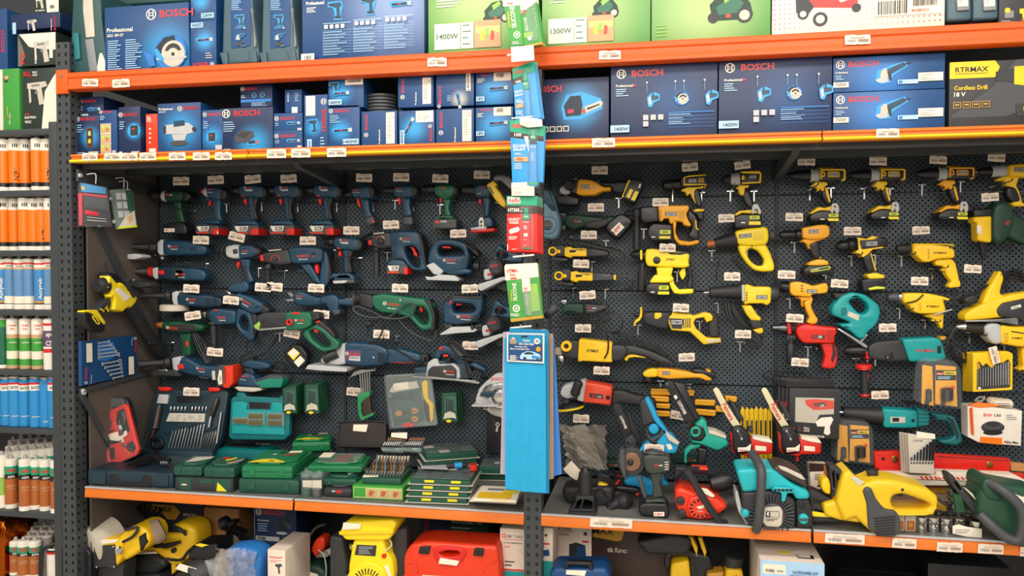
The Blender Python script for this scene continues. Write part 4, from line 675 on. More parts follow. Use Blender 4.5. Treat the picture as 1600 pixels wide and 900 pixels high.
t.q('rear_cap','rubber','1050,240 1110,286 1100,310 1058,318 1044,290',29,8);t.q('ring_handle','navy','868,270 900,280 960,300 984,380 990,490 966,512 900,460 856,400 862,330',18,8,holes=['894,330 920,320 944,350 950,400 944,440 900,420 880,380']);t.q('grip','rubber','960,300 1006,320 1010,400 990,486 980,400',16,5);t.cord('980,500 930,520 930,590 960,620 1060,590 1150,470',3);t.plug(960,582,100)
t=tool('impact_drill','blue corded drill with a black side handle pointing down','drill','C');t.l('chuck','steel',586,318,650,322,'0:16 .2:26 .9:30 1:24',label='silver chuck');t.l('collar','rubber',640,322,690,326,'0:24 .5:36 1:48');b=t.q('body','navy','674,310 700,280 760,276 872,290 872,384 800,392 720,396 684,360',31,12);q=t.p('logo_text',b);q.z=31;q.dt('redo','BOSCH',746,346,56,15);q.dt('white','Professional',760,362,42,8);[q.dec('navyd',[(684+k*9,318+k*8),(690+k*9,316+k*8),(708+k*9,340+k*8),(702+k*9,342+k*8)])for k in range(4)];t.q('lock_button','red','720,284 752,284 750,294 724,294',33,2,20)
t.l('side_handle','rubber',700,372,706,556,'0:34 .08:38 .14:22 .8:24 1:22',10,10);t.cord('740,414 760,430 850,436 856,380 846,300 850,230',2.6);t.cord('850,430 830,500 780,560 720,560',2.6)
t=tool('hot_air_tool','dark green corded tool with a red badge and a coiled cord','power tool','C');t.l('nozzle','copper',298,394,350,398,'0:14 .3:20 1:24',label='copper tipped nozzle');t.l('barrel','bgreend',344,398,400,402,'0:26 .5:32 1:38');b=t.q('body','bgreend','384,372 440,368 590,378 650,400 640,430 520,452 400,448',30,12);t.q('badge','rubber','386,396 520,382 600,392 600,430 480,444 400,440',32,6,of=b);q=t.p('logo_text',b);q.z=32;q.logo(400,408,11);q.dt('redo','BOSCH',414,420,56,17,4)
t.q('handle','bgreend','460,450 546,446 536,520 548,606 482,612 478,530',17,8);t.q('trigger','red','508,508 530,504 532,540 512,544',19,3,-10)
for k in range(5):t.cord(f'{540+k*7},{440+k*4} {560+k*16},{520-k*6} {610+k*12},{620-k*10} {650+k*6},{668-k*4} {684-k*4},{630-k*12} {640-k*6},{560-k*12} {590-k*6},{470-k*8}',2.6,('cable','dgrey')[k%2],'cord_coil')
t=tool('mini_chainsaw','small green chainsaw with a black bar cover','chainsaw','C',.34);t.q('bar_cover','char','1004,330 1060,306 1220,298 1224,424 1060,430 1016,424',20,8);t.q('cover_window','rubber','1050,350 1210,344 1212,404 1060,408 1044,380',22,3,18);t.q('guide_bar','lime','992,396 1010,386 1030,366 1040,384 1030,424 1004,418',24,2);t.q('chain','steel','1010,420 1220,404 1222,418 1040,434 1012,430',22,2)
b=t.q('motor_housing','bgreen','1222,302 1390,302 1406,340 1400,400 1340,424 1224,428',34,8);q=t.p('logo_text',b);q.z=34;q.logo(1296,358,8);q.dt('redo','BOSCH',1308,364,50,12);q.dt('white','Professional',1308,382,40,7);k_=t.p('tension_knob',label='red knob');k_.ell('red',1258,372,24,46,34,4,hole=11);t.q('bar_stop','red','1268,304 1326,302 1326,316 1270,318',36,2,20)
t.q('rear_cap','rubber','1390,300 1452,308 1460,350 1400,366',28,6);t.q('rear_handle','bgreen','1340,432 1400,400 1440,380 1520,450 1590,520 1580,560 1480,584 1430,560 1380,520 1336,470',20,7,holes=['1372,440 1410,418 1470,450 1530,520 1520,548 1470,550 1400,500']);t.q('grip','rubber','1404,366 1450,358 1530,420 1570,480 1540,480 1480,420 1430,396',22,6);t.q('trigger','red','1396,422 1420,420 1440,446 1416,448',12,3);t.q('lock_button','red','1428,366 1452,360 1458,372 1436,380',25,2,15)
t=tool('tape_case','small black case with two cream labels hanging below the green chainsaw','case','C');t.q('case','black','1192,570 1260,528 1320,534 1368,600 1352,680 1290,700 1216,650',20,8);q=t.p('labels');q.z=20;q.dec('yelw','1226,590 1270,552 1314,590 1270,640');q.dec('paper','1232,588 1272,554 1306,584 1266,622');q.dec('paper','1272,650 1318,606 1350,640 1304,688');t.cord('1284,530 1284,510 1292,450 1296,440',2)
t=tool('sander','blue delta sander with a green dust box and cream pad','sander','C');t.l('rear_grip','rubber',896,676,990,650,'0:20 .2:34 1:38');b=t.q('top_handle','navy','900,660 960,636 1080,654 1108,676 1098,700 1000,704 940,690',26,9);t.q('body','navy','884,800 890,760 930,720 1000,740 1016,790 1060,808 1040,830 884,822',32,10);q=t.p('logo_text');q.z=32;q.dt('redo','BOSCH',918,756,44,12,-4);q.dt('white','Professional',906,772,40,6,8)
t.q('neck','navyd','920,690 980,696 1000,740 940,740',24,6);t.q('dust_box','tegreen2','1006,790 1100,760 1180,756 1204,770 1190,830 1040,834',30,6,label='green dust box');PAL['tegreen2']='17826a .35';t.q('dust_lid','cleard','1004,776 1100,740 1190,744 1204,770 1100,764 1010,792',31,3);t.q('sanding_pad','dirty','866,826 884,822 1040,830 1054,848 1000,858 900,852',36,4,label='cream sanding pad');[t.cord(f'{1100+k*10},{680-k*10} {1160+k*6},{650+k*6} {1200+k*8},{690+k*5} {1160},{720+k*4} {1040+k*10},{700+k*3}',3)for k in range(3)]
t.cord('900,700 880,660 890,620 930,600 960,580',2.6)
t=tool('pruning_shears','blue cordless pruning shears with short curved blades','shears','C');t.q('blade','steel','1206,158 1236,168 1262,190 1272,214 1250,206 1226,190',3,1,0,label='upper blade');t.q('blade','steel','1184,214 1220,232 1262,226 1274,206 1250,206 1214,214',2,1,-2);t.l('pivot','char',1262,202,1262,202.2,'0:10 1:10')if 0 else t.q('pivot','char',circ(1262,202,13,12),8,2,0);b=t.q('body','navy','1258,176 1320,154 1366,176 1440,198 1530,206 1700,214 1700,262 1530,250 1400,262 1330,262 1270,240',22,9);q=t.p('logo_text',b);q.z=22;q.dt('redo','BOSCH',1290,196,44,11,3);q.dt('white','Professional',1292,210,34,6,3);t.q('trigger','red','1318,238 1352,242 1364,262 1340,268',12,3)
t.at('D');t.q('rear_body','navy','20,190 110,176 146,200 150,270 130,320 100,326 70,290 60,250 0,240',26,10);t.q('battery_end','dgrey','100,290 154,282 160,314 120,326',28,4);t.cord('40,180 90,200 60,250 36,300',2.4)
t=tool('reciprocating_saw','large green reciprocating saw with an open triangular handle','reciprocating saw','D',.39);t.q('blade','steel','176,210 262,212 262,222 180,216',1.5,.5,-1.5);t.l('front_shoe','rubber',240,212,300,206,'0:30 .12:52 .3:50 .5:36 1:42');t.q('front_boot','rubber','284,166 384,180 400,250 384,290 300,262',30,10)
b=t.q('body','bgreen','376,186 460,172 640,196 760,210 800,232 822,330 812,416 760,434 720,424 640,340 560,316 440,306 392,270',32,10,holes=['690,262 744,262 772,300 780,376 740,396 700,360 664,312']);q=t.p('logo_text',b);q.z=32;q.logo(474,240,13);q.dt('redo','BOSCH',496,254,78,18,5);q.dt('white','PSA 900 E',494,278,60,9,5);[q.dec('bgreend',[(596+k*14,236+k),(602+k*14,236+k),(606+k*12,300+k*4),(600+k*12,296+k*4)])for k in range(5)];q.dec('white',circ(584,218,5))
t.q('grip','rubber','740,218 786,212 800,240 826,330 818,430 790,444 800,340 776,258',34,7);t.q('trigger','red','698,252 720,248 728,300 712,306',12,4);t.cord('440,340 340,330 280,300 262,270 300,262 400,300 490,338 560,300 640,240 690,252 676,310 600,342 500,344 440,330',3,m='dgrey',f=44);t.cord('470,340 480,380 450,460 420,496 380,498 356,470 374,400 440,350',3.2,f=40);t.cord('560,360 640,440 740,490 800,500 818,450 810,430',2.6,m='dgrey',f=10);t.l('plug','rubber',340,384,384,384,'0:18 .3:24 .8:20 1:8',20,20)
t=tool('angle_grinder','large blue angle grinder lying long with a rear handle','grinder','D',.385);t.q('gear_head','lgrey','30,620 60,580 150,530 196,514 208,660 160,672 60,668 24,650',34,10,label='pale metal gear head');g=t.l('handle_socket','rubber',60,626,140,584,'0:34 .2:38 .3:32 1:40',50,30);t.l('socket_hole','black',58,627,66,623,'0:20 1:20',52,50,of=g)
b=t.q('motor_housing','navy','196,516 240,508 420,522 500,560 500,620 470,676 300,684 188,662',36,14);q=t.p('logo_text',b);q.z=36;q.dec('purple','200,564 310,568 308,644 198,636');q.dec('lgrey','230,606 306,608 306,642 228,636');q.logo(214,588,12);q.dt('redo','BOSCH',232,602,74,17,2);q.dt('navyd','Professional',234,620,60,8,2);[q.dec('black',rr(432+k*13,584+j*9,442+k*13,589+j*9))for k in range(4)for j in range(8)];q.dec('white',circ(404,614,5));q.tube('navyd','340,570 424,574 420,650 338,646',1,36,closed=True)
t.q('rear_handle','navy','460,556 560,552 720,596 730,650 640,664 500,660 440,676',26,12);t.q('paddle_switch','redo','496,656 510,624 560,616 690,644 700,656 600,660',24,4,label='orange paddle switch');t.q('rear_cap','rubber','712,600 768,596 776,640 760,660 716,652',24,6);t.q('disc_guard','lgrey','-40,664 60,668 232,688 226,712 60,704 -60,694',60,2,-50);t.cord('360,520 460,526 540,556 620,600 700,656 740,650',3.4,f=30)
t=tool('planer','blue electric planer with a pale side cover and a tangled cord','planer','D',.385);b=t.q('body','navy2','676,690 760,680 800,640 880,640 1000,660 1040,640 1070,690 1070,766 980,766 676,748',34,5);t.q('top_handle','navy','804,626 826,560 870,528 920,544 1010,620 1046,680 980,700 960,650 900,590 860,600 850,640',20,8);c=t.q('belt_cover','lgrey','764,752 776,650 820,622 850,626 856,664 960,656 1000,690 1006,760 960,772',42,6,30,label='pale side cover');t.q('cover_panel','char','776,744 784,700 810,676 950,668 980,700 980,764',45,4,40,of=c)
q=t.p('logo_text');q.z=45;q.logo(898,710,10);q.dt('redo','BOSCH',910,718,54,14,1);q.dt('white','Professional',908,736,56,8,1);t.q('depth_knob','rubber','740,606 768,600 768,680 740,680',24,5);t.q('base_plate','steel','672,744 980,766 1110,774 1140,790 1130,800 970,778 670,756',40,1.5);t.q('knob_cap','red',circ(860,556,14,12),24,3,16);t.q('trigger','redo','866,598 906,600 910,616 872,620',12,3)
for k in range(7):t.cord(f'{1030-k*5},{600+k*2} {960-k*12+k*k},{540-k*6} {930+k*9},{506+k*2} {1000+k*8},{520+k*12} {1060},{600} {1100+k*9},{660+k*4} {1156-k*8},{724-k*4} {1120-k*7},{776-k*6} {1080-k*4},{700} {1040},{610}',2.8,('cable','dgrey')[k%2],'cord_coil',f=48+k*2)
t.cord('1040,600 1120,600 1170,630 1120,640 1040,620 960,610 900,636',3,f=52);t.l('plug','rubber',900,640,940,628,'0:4 .3:12 1:14',52,52)
t=tool('mitre_saw','silver circular saw with a polished blade guard half behind the cloths','saw','G',.33);t.q('guard','lgrey','1268,130 1290,70 1340,20 1400,-30 1500,-40 1500,280 1440,276 1380,240 1340,180 1260,180',16,5,holes=['1290,130 1330,60 1380,40 1360,100 1330,136']);d=t.p('hub');d.ell('chrome',1440,120,92,30,16,6,n=28);d2=t.p('hub_ring',d);d2 .ell('dsteel',1440,120,62,36,30,3,n=24,hole=50);d2 .ell('chrome',1440,120,40,44,30,4,n=20);t.q('lever','navy2','1304,96 1350,86 1440,80 1440,100 1380,118 1364,132 1310,112',42,4,30);t.x('red','BOSCH',1372,16,90,20,16);t.q('base_plate','lgrey','1254,172 1440,172 1440,186 1256,184',60,2);t.q('blade','steel',circ(1440,130,148,36),-10,1,-12);t.q('grip','navy','1210,-90 1260,-110 1330,-70 1340,-40 1280,-60',18,6);t.q('base_side','tan','1260,186 1340,188 1338,216 1326,216 1324,196 1260,194',30,1)
t=tool('wrench_holder','row of pale hex keys held in a green holder with fanned tops','key set','D');t.q('holder_top','steel','206,772 244,720 290,704 400,704 396,716 330,726 270,744',12,3)
for k in range(5):t.l('hex_key','steel',282+k*16,728-k*3,296+k*13,880-k*6,'0:6 1:6',4-k*2,4-k*2);t.q('hex_elbow','chrome',[(276+k*22,724-k*4),(290+k*22,706-k*2),(306+k*22,704-k*2),(298+k*18,738-k*3)],8-k*2,2,0-k*2)
t.at('G');t.q('holder','green2','444,116 478,104 500,100 536,90 530,130 494,150 470,180 474,250 490,276 494,292 470,296 452,260 446,180',14,4,label='green holder');PAL['green2']='2c8a55 .4';t.q('holder_panel','rust','474,150 530,132 540,230 552,252 500,286 478,240',10,3)
for k in range(4):t.q('holder_toe','green2',[(480+k*18,272-k*8),(500+k*18,262-k*8),(504+k*18,278-k*8),(490+k*18,294-k*8)],12,2)
t=tool('bit_set_pack','clear pack of drill bits and wood bits with a yellow cutter beside','drill bit set','G',.37);t.q('tray','clearg','640,-20 900,-30 952,-40 1000,320 980,330 680,344',14,4,0);u=t.q('upper_box','gdk','648,-10 860,-22 884,70 890,96 690,124 664,100',18,3,8);PAL['gdk']='3f5f58 .4';t.q('label_card','paper','700,36 800,24 808,72 706,86',22,.5,20)
for k in range(9):t.l('drill_bit','brass',700+k*16,-12-k,704+k*16,26-k*3,'0:3 1:4',20,20,6);
for k in range(4):t.l('drill_bit','steel',658+k*10,-14,668+k*12,60-k*10,'0:2.5 1:3',20,20,6)
t.q('mid_label','dirty','668,92 700,40 860,20 878,66 690,100',20,.5,18);q=t.q('lower_box','gdk','664,130 880,106 908,290 700,330',18,3,6)
for k in range(8):t.l('screw_bit','dsteel',676+k*22,160-k*3,680+k*22,132-k*3,'0:3 1:5',20,20,6)
for x,y in((740,240),(850,222),(850,280)):t.q('spade_bit','wood',[(x-34,y+6),(x-14,y-22),(x+20,y-10),(x+22,y+14),(x-10,y+26)],21,1,18);t.l('spade_shaft','brass',x+10,y,x+120 if x<800 else x-140,y-14 if x<800 else y+14,'0:3 1:2',20,20,6)
t.q('red_cap','red','752,322 800,300 846,322 840,336 758,340',22,3,8);t.q('cutter_handle','yel','896,30 916,12 934,20 940,140 976,180 974,290 958,306 950,280 944,190 916,150 902,120',22,3,8,label='yellow cutter');t.q('cutter_inner','char','902,150 922,160 944,200 952,290 930,300 912,240',20,3,8);t.q('tray_lid','clear','636,-20 952,-44 1004,322 676,350',28,4,26)
def greenbox(lab,fr,pts,lx,n,dx,dy,cat='drill bit box'):
 for i in range(n-1,-1,-1):
  t=tool('drill_bit_box',lab+(' nearest the viewer' if i==0 else f", {('','second','third','fourth')[i]} from the front"),cat,fr,.385+.0*i,'green drill bit boxes on hooks');t.at(pl=.36+i*.026);O=[(x+i*dx,y+i*dy)for x,y in pts_(pts)];b=t.q('case','bgreend',O,11,3);x0=min(p[0]for p in O);x1=max(p[0]for p in O);y0=min(p[1]for p in O);y1=max(p[1]for p in O)
  if i==0:
   q=t.p('window');q.z=11.1;w,h=x1-x0,y1-y0;q.dec('gdk',[(x0+w*.2,y0+h*.16),(x0+w*.88,y0+h*.12),(x0+w*.9,y0+h*.62),(x0+w*.18,y0+h*.66)]);q.dec('dirty',[(x0+w*.12,y0+h*.9),(x0+w*.2,y0+h*.7),(x0+w*.5,y0+h*.62),(x0+w*.84,y0+h*.7),(x0+w*.9,y0+h*.88),(x0+w*.7,y0+h*.84),(x0+w*.3,y0+h*.86)]);q.dec('yel',circ(x0+w*.45,y0+h*.95,w*.16,12,h*.05));[t.l('drill_bit','dsteel',x0+w*(.34+j*.12),y0+h*(.2+.02*j),x0+w*(.3+j*.12),y0+h*.62,[(0,w*.02),(1,w*.03)],14,14,6)for j in range(4)]
greenbox('green drill bit box hanging left of its pair','E','1434,70 1530,56 1536,248 1442,240',0,4,14,-8);greenbox('green drill bit box hanging right in its pair','G','76,50 170,44 182,250 76,246',0,4,18,-8);greenbox('green drill bit box alone on its hook beside the saw','G','1026,106 1130,100 1140,308 1026,300',0,3,16,-5)
# things hanging on the side wall
XW=XP(-2.165)
t=T('spanner_set_box','blue box of combination spanners hanging on the dark side wall','box','l',XP(-2.163));t.q('carton','boxblue','76,555 462,512 465,785 80,870',0,1,-14,0);t.at(pl=XP(-2.163));q=t.p('print');q.z=.4;q.dec('rblue','190,560 300,560 330,650 250,700 190,690')
for k in range(5):x0,y0,x1,y1=196-k*0,566+k*26-(k==4)*2,268+k*16,556+k*24-(k>3)*3;q.dec('lgrey',[(x0,y0-4),(x1,y1-4),(x1,y1+4),(x0,y0+4)]);q.dec('lgrey',circ(x0,y0,8+k,12));q.dec('boxblue',circ(x0,y0,4+k*.6,10));q.dec('lgrey',[(x1-4,y1-10-k),(x1+10,y1-10-k),(x1+4,y1),(x1+12,y1+8+k),(x1-2,y1+10+k)])
for k in range(5):x0,y0,x1,y1=340+k*3,690+k*27,216+k*18,714+k*25;q.dec('lgrey',[(x1,y1-4),(x0,y0-4),(x0,y0+4),(x1,y1+4)]);q.dec('lgrey',circ(x0,y0,13-k,12));q.dec('boxblue',circ(x0,y0,7-k*.6,10));q.dec('lgrey',[(x1+4,y1-12+k),(x1-10,y1-10+k),(x1-2,y1),(x1-10,y1+12-k),(x1+6,y1+12-k)])
q.dec('paper','96,570 138,566 140,700 98,704');q.dec('paper','394,664 430,660 434,784 396,790');q.dt('red','BOSCH',436,556,74,14,92);q.logo(440,534,11);q.dt('white','Professional',414,528,54,6,92);q.dt('red','BOSCH',98,822,82,16,-88);q.logo(91,846,11);q.dt('white','Professional',128,850,60,6,-88);q.dec('navyd','76,714 464,640 464,642 76,717')
t=T('leaf_blower','yellow and black cordless leaf blower hanging by a hook on the side wall','leaf blower','l',XP(-2.13));t.off=None;t.l('blower_tube','rubber',400,300,650,640,'0:46 .1:40 .6:44 .95:52 1:50',2,-12,20);t.l('fan_housing','rubber',200,170,250,160,'0:40 .3:56 1:60',-8,-4);b=t.q('body','yelw','215,180 236,96 246,94 300,156 312,142 330,144 360,176 366,190 420,226 436,250 420,290 388,320 370,312 330,348 300,340 270,332 276,260 250,190 220,186',26,8,-22);t.q('motor_cover','black','236,94 250,72 300,76 340,110 360,150 340,146 312,142 300,156',18,8,-35);t.q('label','paper','272,200 290,178 310,184 380,240 376,252 340,274',28,.4,24);t.q('badge','char','362,186 378,184 416,236 412,252 394,244',28,.5,24)
t.q('handle','char','170,332 230,270 262,248 270,300 264,336 200,352',14,6,-20);q=t.p('handle_stripe');q.z=15;q.dec('yelw','176,340 190,320 216,342 232,300 244,340 262,300 258,320 240,352 222,314 212,352 192,332');t.q('lock','yelw',circ(252,234,12,12),28,3,0);t.q('foot','yelw','64,340 110,334 160,334 218,420 210,440 150,380 100,352 66,352',20,4,-12);bb=t.q('battery','black','60,352 104,350 150,382 214,444 212,480 180,498 110,470 70,420',22,7,-14);q=t.p('battery_label',bb);q.z=22.2;q.dec('yelw','114,376 134,370 174,424 162,438 146,430 118,394');q.dec('char','124,384 134,382 164,424 156,430')
q=t.p('hang_hook',label='bright steel hook');q.tube('chrome',[(262,66,-4),(280,40,-20),(310,10,-40),(318,-4,-46),(310,-14,-50)],2.5)
for nm,lb,O,L in(('screwdriver_set','clear blister set with a pink screwdriver and bits on the side wall','56,590 58,256 270,296 300,590',0),('screw_assortment','clear divided box with a dark green card and yellow edge on the side wall','296,314 440,306 460,330 494,590 340,610 290,330',1)):
 t=T(nm,lb,'blister pack','k',Pl((-2.15,.06 if L==0 else .14,1.7),(.8,-.6,0)));
 if L==0:
  t.q('backing','black','96,340 272,372 296,586 90,560',0,1,-8);t.q('side_edge','pinkred','58,340 90,344 88,580 66,578',2,1,-8);t.q('pink_band','pinkred','70,338 270,360 270,378 96,356',4,1);t.q('window','cleard','96,362 276,384 282,470 100,446',8,2);[t.l('steel_bit','dsteel',116+k*15,384+k,120+k*15,440+k*2,'0:3 .5:4 1:3',8,8,6)for k in range(10)];t.l('pink_driver','pinkred',104,482,204,500,'0:16 .2:18 .8:16 1:8',10,10,label='pink screwdriver');[t.l('shaft','steel',118,518+k*22,262,534+k*18,'0:6 1:5',8,8,7)for k in range(2)];t.q('header','boxcyan','74,262 262,300 262,346 80,330',2,1,-2);t.q('logo_patch','yel','80,290 106,294 106,318 80,312',3,.5,1);t.q('shell','clear',O,16,4,-10)
 else:t.q('case','clearg',O,6,3,-10);t.q('green_card','bgreend','400,320 452,318 470,470 424,470',8,.5,5);t.q('photo','dirty','356,590 400,520 470,468 484,578',8,.5,5);t.q('photo_hand','tan','412,520 450,500 460,540 430,570',8.6,.4,8);t.q('yellow_edge','ygr','352,590 486,576 490,592 348,606',9,.5,5);[t.q('compartment','lgrey',[(330+k*8+j*46,340+k*66),(370+k*8+j*46,338+k*66),(376+k*8+j*44,386+k*66),(338+k*8+j*46,390+k*66)],7.5,.5,6)for k in range(3)for j in range(2)];[t.q('hinge_tab','lgrey',[(284+k*24,370+k*170),(308+k*24,366+k*170),(312+k*24,388+k*170),(290+k*24,396+k*170)],4,1,0)for k in range(2)]
for k,(x,y,l)in enumerate(((134,196,'over the pink screwdriver set'),(344,226,'over the divided screw box, left'),(370,250,'over the divided screw box, right'))):t=T('wall_hook','bent white steel hook '+l,'hook','k',XP(-2.14),'bent hooks on the side wall');t.root().tube('lgrey',[(x-14,y+6,0),(x,y,20),(x+4,y+12,30),(x+2,y+76,30)],2)
# yellow and other tools in the right bays
PAL['ygr']='c8d41e .4'
def ylabel(q,x,y,w,h,m='yelw'):q.dec(m,[(x,y),(x+w,y),(x+w*1.05,y+h/2),(x+w,y+h),(x,y+h),(x-w*.05,y+h/2)]);q.dt('black','20V',x+w*.2,y+h*.82,w*.6,h*.64)
def badge(t,x,y,w,h,f,of=None,s='RTRMAX',ang=0):
 q=t.p('name_badge',of);q.z=f;a=math.radians(ang);c,sn=math.cos(a),math.sin(a);R=lambda p:[(x+u*c-v*sn,y+u*sn+v*c)for u,v in p]
 q.dec('black',R(rr(-w*.12,-h*.5,w*1.12,h*1.5)));q.dec('lgrey',R(rr(-w*.04,-h*.25,w*1.04,h*1.25)));q.dt('black',s,x-h*.0*sn-h*sn,y+h*c,w,h,ang);return q
def yd(label,ox,oy,clip=True,yc='yel',k=1,cut=False,bat=True,kind=0):
 t=tool('cordless_drill',label,'drill','I',group='yellow cordless drills in the top right row',off=(ox,oy,k,0))
 t.l('chuck','black',-146,2,-6,2,'0:6 .1:18 .25:26 .5:32 .55:34 .75:36 1:38');r=t.l('gear_ring','lgrey',-8,2,50,0,'0:40 .1:44 .5:38 .6:42 1:40',label='silver ring')
 b=t.q('body','black','44,-36 120,-40 196,-34 202,-20 202,28 190,42 46,42',32,6);s=t.q('shell',yc,'46,-34 196,-34 204,-24 202,36 188,42 172,40 172,34 188,30 190,-22 60,-22 56,30 46,34',34,3,of=b,label='yellow shell');t.q('top_fin',yc,'44,-46 130,-48 142,-40 130,-34 50,-34',14,4);t.q('side_window',yc,'52,-16 70,-18 80,0 70,18 52,16',35,2,30,of=b,holes=['58,-6 66,-8 70,0 66,8 58,6']);t.q('label_frame',yc,'92,-16 158,-16 164,-10 164,18 92,18',34,1,30,of=b,holes=['100,-10 156,-10 156,12 100,12']);q=t.p('name_badge',b);q.z=33;q.dec('lgrey',rr(104,-8,152,10));q.dt('black','RTRMAX',107,5,42,8)
 n=t.q('trigger_guard',yc,'-10,70 26,42 96,44 98,66 80,72 78,110 62,104 56,86 34,108 30,80 10,72',16,5);t.q('trigger','black','28,72 56,70 58,96 40,106 30,92',10,4)
 h=t.q('handle','black','60,96 98,80 108,110 134,176 112,200 78,170 54,120',17,8);t.q('handle_stripe',yc,'80,80 96,84 116,168 104,172 84,110',19,2,14,of=h)
 f=t.q('foot',yc,'-20,240 6,222 34,200 80,208 112,194 158,206 164,240 90,226 40,226 0,250',32,5)
 if bat:
  bb=t.q('battery','black','-18,252 20,230 60,222 160,236 166,282 150,292 -10,290 -26,272',36,6);q=t.p('label',bb);q.z=36.2;ylabel(q,98,246,56,20,'ygr');q.dec('yelw','88,274 156,274 158,290 96,290');q.dec('white',rr(44,276,70,282))
 if clip:t.q('belt_clip','lgrey','106,234 112,190 122,180 146,180 156,196 160,222 154,244 138,246 134,224 124,224 122,246',40,2,34,holes=['126,196 138,194 142,210 126,212'])
 return t
yd('yellow and black cordless drill at the left of the top right row',270,175);yd('yellow and black cordless drill in the middle of the top right row',646,173,k=.97);yd('orange yellow cordless drill, third in the top right row',1066,165,yc='ylo')
t=tool('cordless_driver','yellow cordless driver cut by the right edge of the picture','drill','I');t.l('bit_tip','copper',1284,152,1312,154,'0:5 1:10');t.l('chuck','black',1308,154,1400,152,'0:12 .2:24 1:30');t.l('gear_ring','lgrey',1394,152,1484,148,'0:32 .2:38 .5:34 .7:40 1:36',label='silver ring');b=t.q('body','yel','1480,116 1560,108 1660,112 1660,186 1580,190 1484,184',32,8);badge(t,1520,140,46,14,32,b)
t.q('trigger_guard','yel','1420,200 1484,180 1560,190 1540,240 1560,280 1580,352 1640,350 1640,370 1520,372 1508,350 1560,330 1540,270 1500,250 1470,240 1470,210 1424,214',16,5);t.q('handle','black','1480,250 1530,246 1560,300 1570,346 1516,350 1480,320 1474,280',18,8)
t=tool('cordless_grinder','yellow cordless grinder with a slanted black battery','grinder','H');t.l('guard_knob','lgrey',232,180,260,170,'0:10 1:14');t.l('spindle','dsteel',186,250,182,330,'0:22 .4:26 .5:40 .7:44 1:24');t.q('gear_head','lgrey','148,236 168,216 200,214 220,240 214,270 176,276 150,262',28,5,label='silver gear head');h=t.l('handle_socket','rubber',212,216,226,214,'0:28 .2:34 1:34',56,20);t.q('blade_guard','black','108,290 200,282 276,300 272,338 220,344 120,330',40,3)
b=t.q('body','ylo','268,176 300,170 370,182 410,206 440,226 484,222 484,246 430,250 400,264 380,276 300,278 256,270',31,7);t.q('head_collar','black','214,186 262,176 270,200 258,272 220,262',30,5);badge(t,296,216,44,14,31,b);q=t.p('vents',b);q.z=31;[q.dec('gold',rr(346+k*10,206+j*16,352+k*10,210+j*16))for k in range(4)for j in range(3)]
t.q('handle','black','370,180 480,190 590,180 610,200 560,270 520,262 490,246 484,220 440,224 410,204',22,8);bb=t.q('battery','black','602,180 626,166 690,184 702,196 650,320 632,334 556,296 560,270',36,6);t.q('battery_stripe','yel','598,180 616,180 572,296 554,292',36,2,28,of=bb,label='yellow stripe');q=t.p('label',bb);q.z=36.3;q.dec('yelw','612,236 632,246 606,300 584,290');q.dec('yelw','644,252 668,258 640,316 616,308');q.dec('white','672,206 682,208 676,232 664,230')
t=tool('cordless_grinder','black and dark green grinder with a red and white battery label','grinder','H',.425);t.l('gear_head','rubber',130,410,190,430,'0:26 .3:44 .8:50 1:46');t.q('head_flange','dsteel','150,394 186,398 186,412 154,410',30,2);b=t.q('body','dgreen','176,410 240,398 330,408 430,420 520,410 560,420 540,462 450,480 420,488 340,478 240,504 176,470',30,10);t.x('red','KL',246,456,26,16,30,of=b);t.x('lgrey','556',272,454,18,9,30,of=b);t.q('grip','rubber','300,460 430,430 470,420 470,470 400,500 320,494',32,7);bb=t.q('battery','black','520,410 560,396 618,430 626,460 540,560 500,556 446,500 460,462',36,8);q=t.p('label',bb);q.z=36.4;q.dec('white','484,508 540,454 574,488 520,542');q.dt('red','MAX',530,494,34,10,-42);q.dt('red','18V',510,532,60,22,-44)
t.cord('220,500 214,540 180,560 200,600 300,640',2.6);t.l('flange','dsteel',170,450,166,500,'0:20 .5:36 1:30')
for lab,oy,ox,yy in(('yellow ringed angle grinder with a cord draped across it',0,0,0),('yellow ringed angle grinder with a long black tail',160,40,1)):
 t=tool('angle_grinder',lab,'grinder','H',.395,'yellow corded grinders');R=lambda s:[(x+ox,y+oy)for x,y in pts_(s)]
 m=t.p('side_ring',label='yellow ring');m.ell('yel',108+ox,644+oy,30,46,20,4,hole=18);m2=t.p('ring_core',m);m2 .ell('char',108+ox,644+oy,19,38,20,1);t.q('ring_tab','yel',R('134,636 154,630 160,654 136,660'),36,3,10);t.q('gear_head','char',R('112,612 150,592 190,606 196,650 180,680 130,684 110,668'),30,8)
 b=t.q('body','yel',R('180,618 222,612 232,622 326,624 328,678 232,676 222,688 180,676'),30,5);t.x('black','RTRMAX',258+ox,640+oy,60,12,30,of=b);t.q('motor_tail','char',R('324,622 440,630 470,640 476,670 440,678 326,680'),28,6);t.q('switch','black',R('214,636 256,634 258,650 216,652'),33,3,20);t.q('disc_guard','black',R('92,690 130,684 200,690 210,704 160,712 96,706'),44,2);t.l('flange','steel',152+ox,680+oy,152+ox,696+oy,'0:20 1:26')
 if yy:t.q('tail_tip','yel',R('462,638 478,636 478,672 462,672'),30,3);t.q('tail_window','cleard',R('330,628 450,634 450,670 330,674'),29,2,26)
 for k in range(4):t.cord([(x+ox,y+oy)for x,y in pts_((f'190,{600-k*8} 210,{566+k*6} 300,{580+k*5} 400,{606+k*5} 500,{626+k*6} 560,{650+k*4} 576,{690-k*5}' if not yy else f'476,{650+k*2} 560,{640+k*5} 590,{680+k*4} 570,{730-k*3} 530,{740-k*5}'))],2.6,f=(38 if not yy else 10))
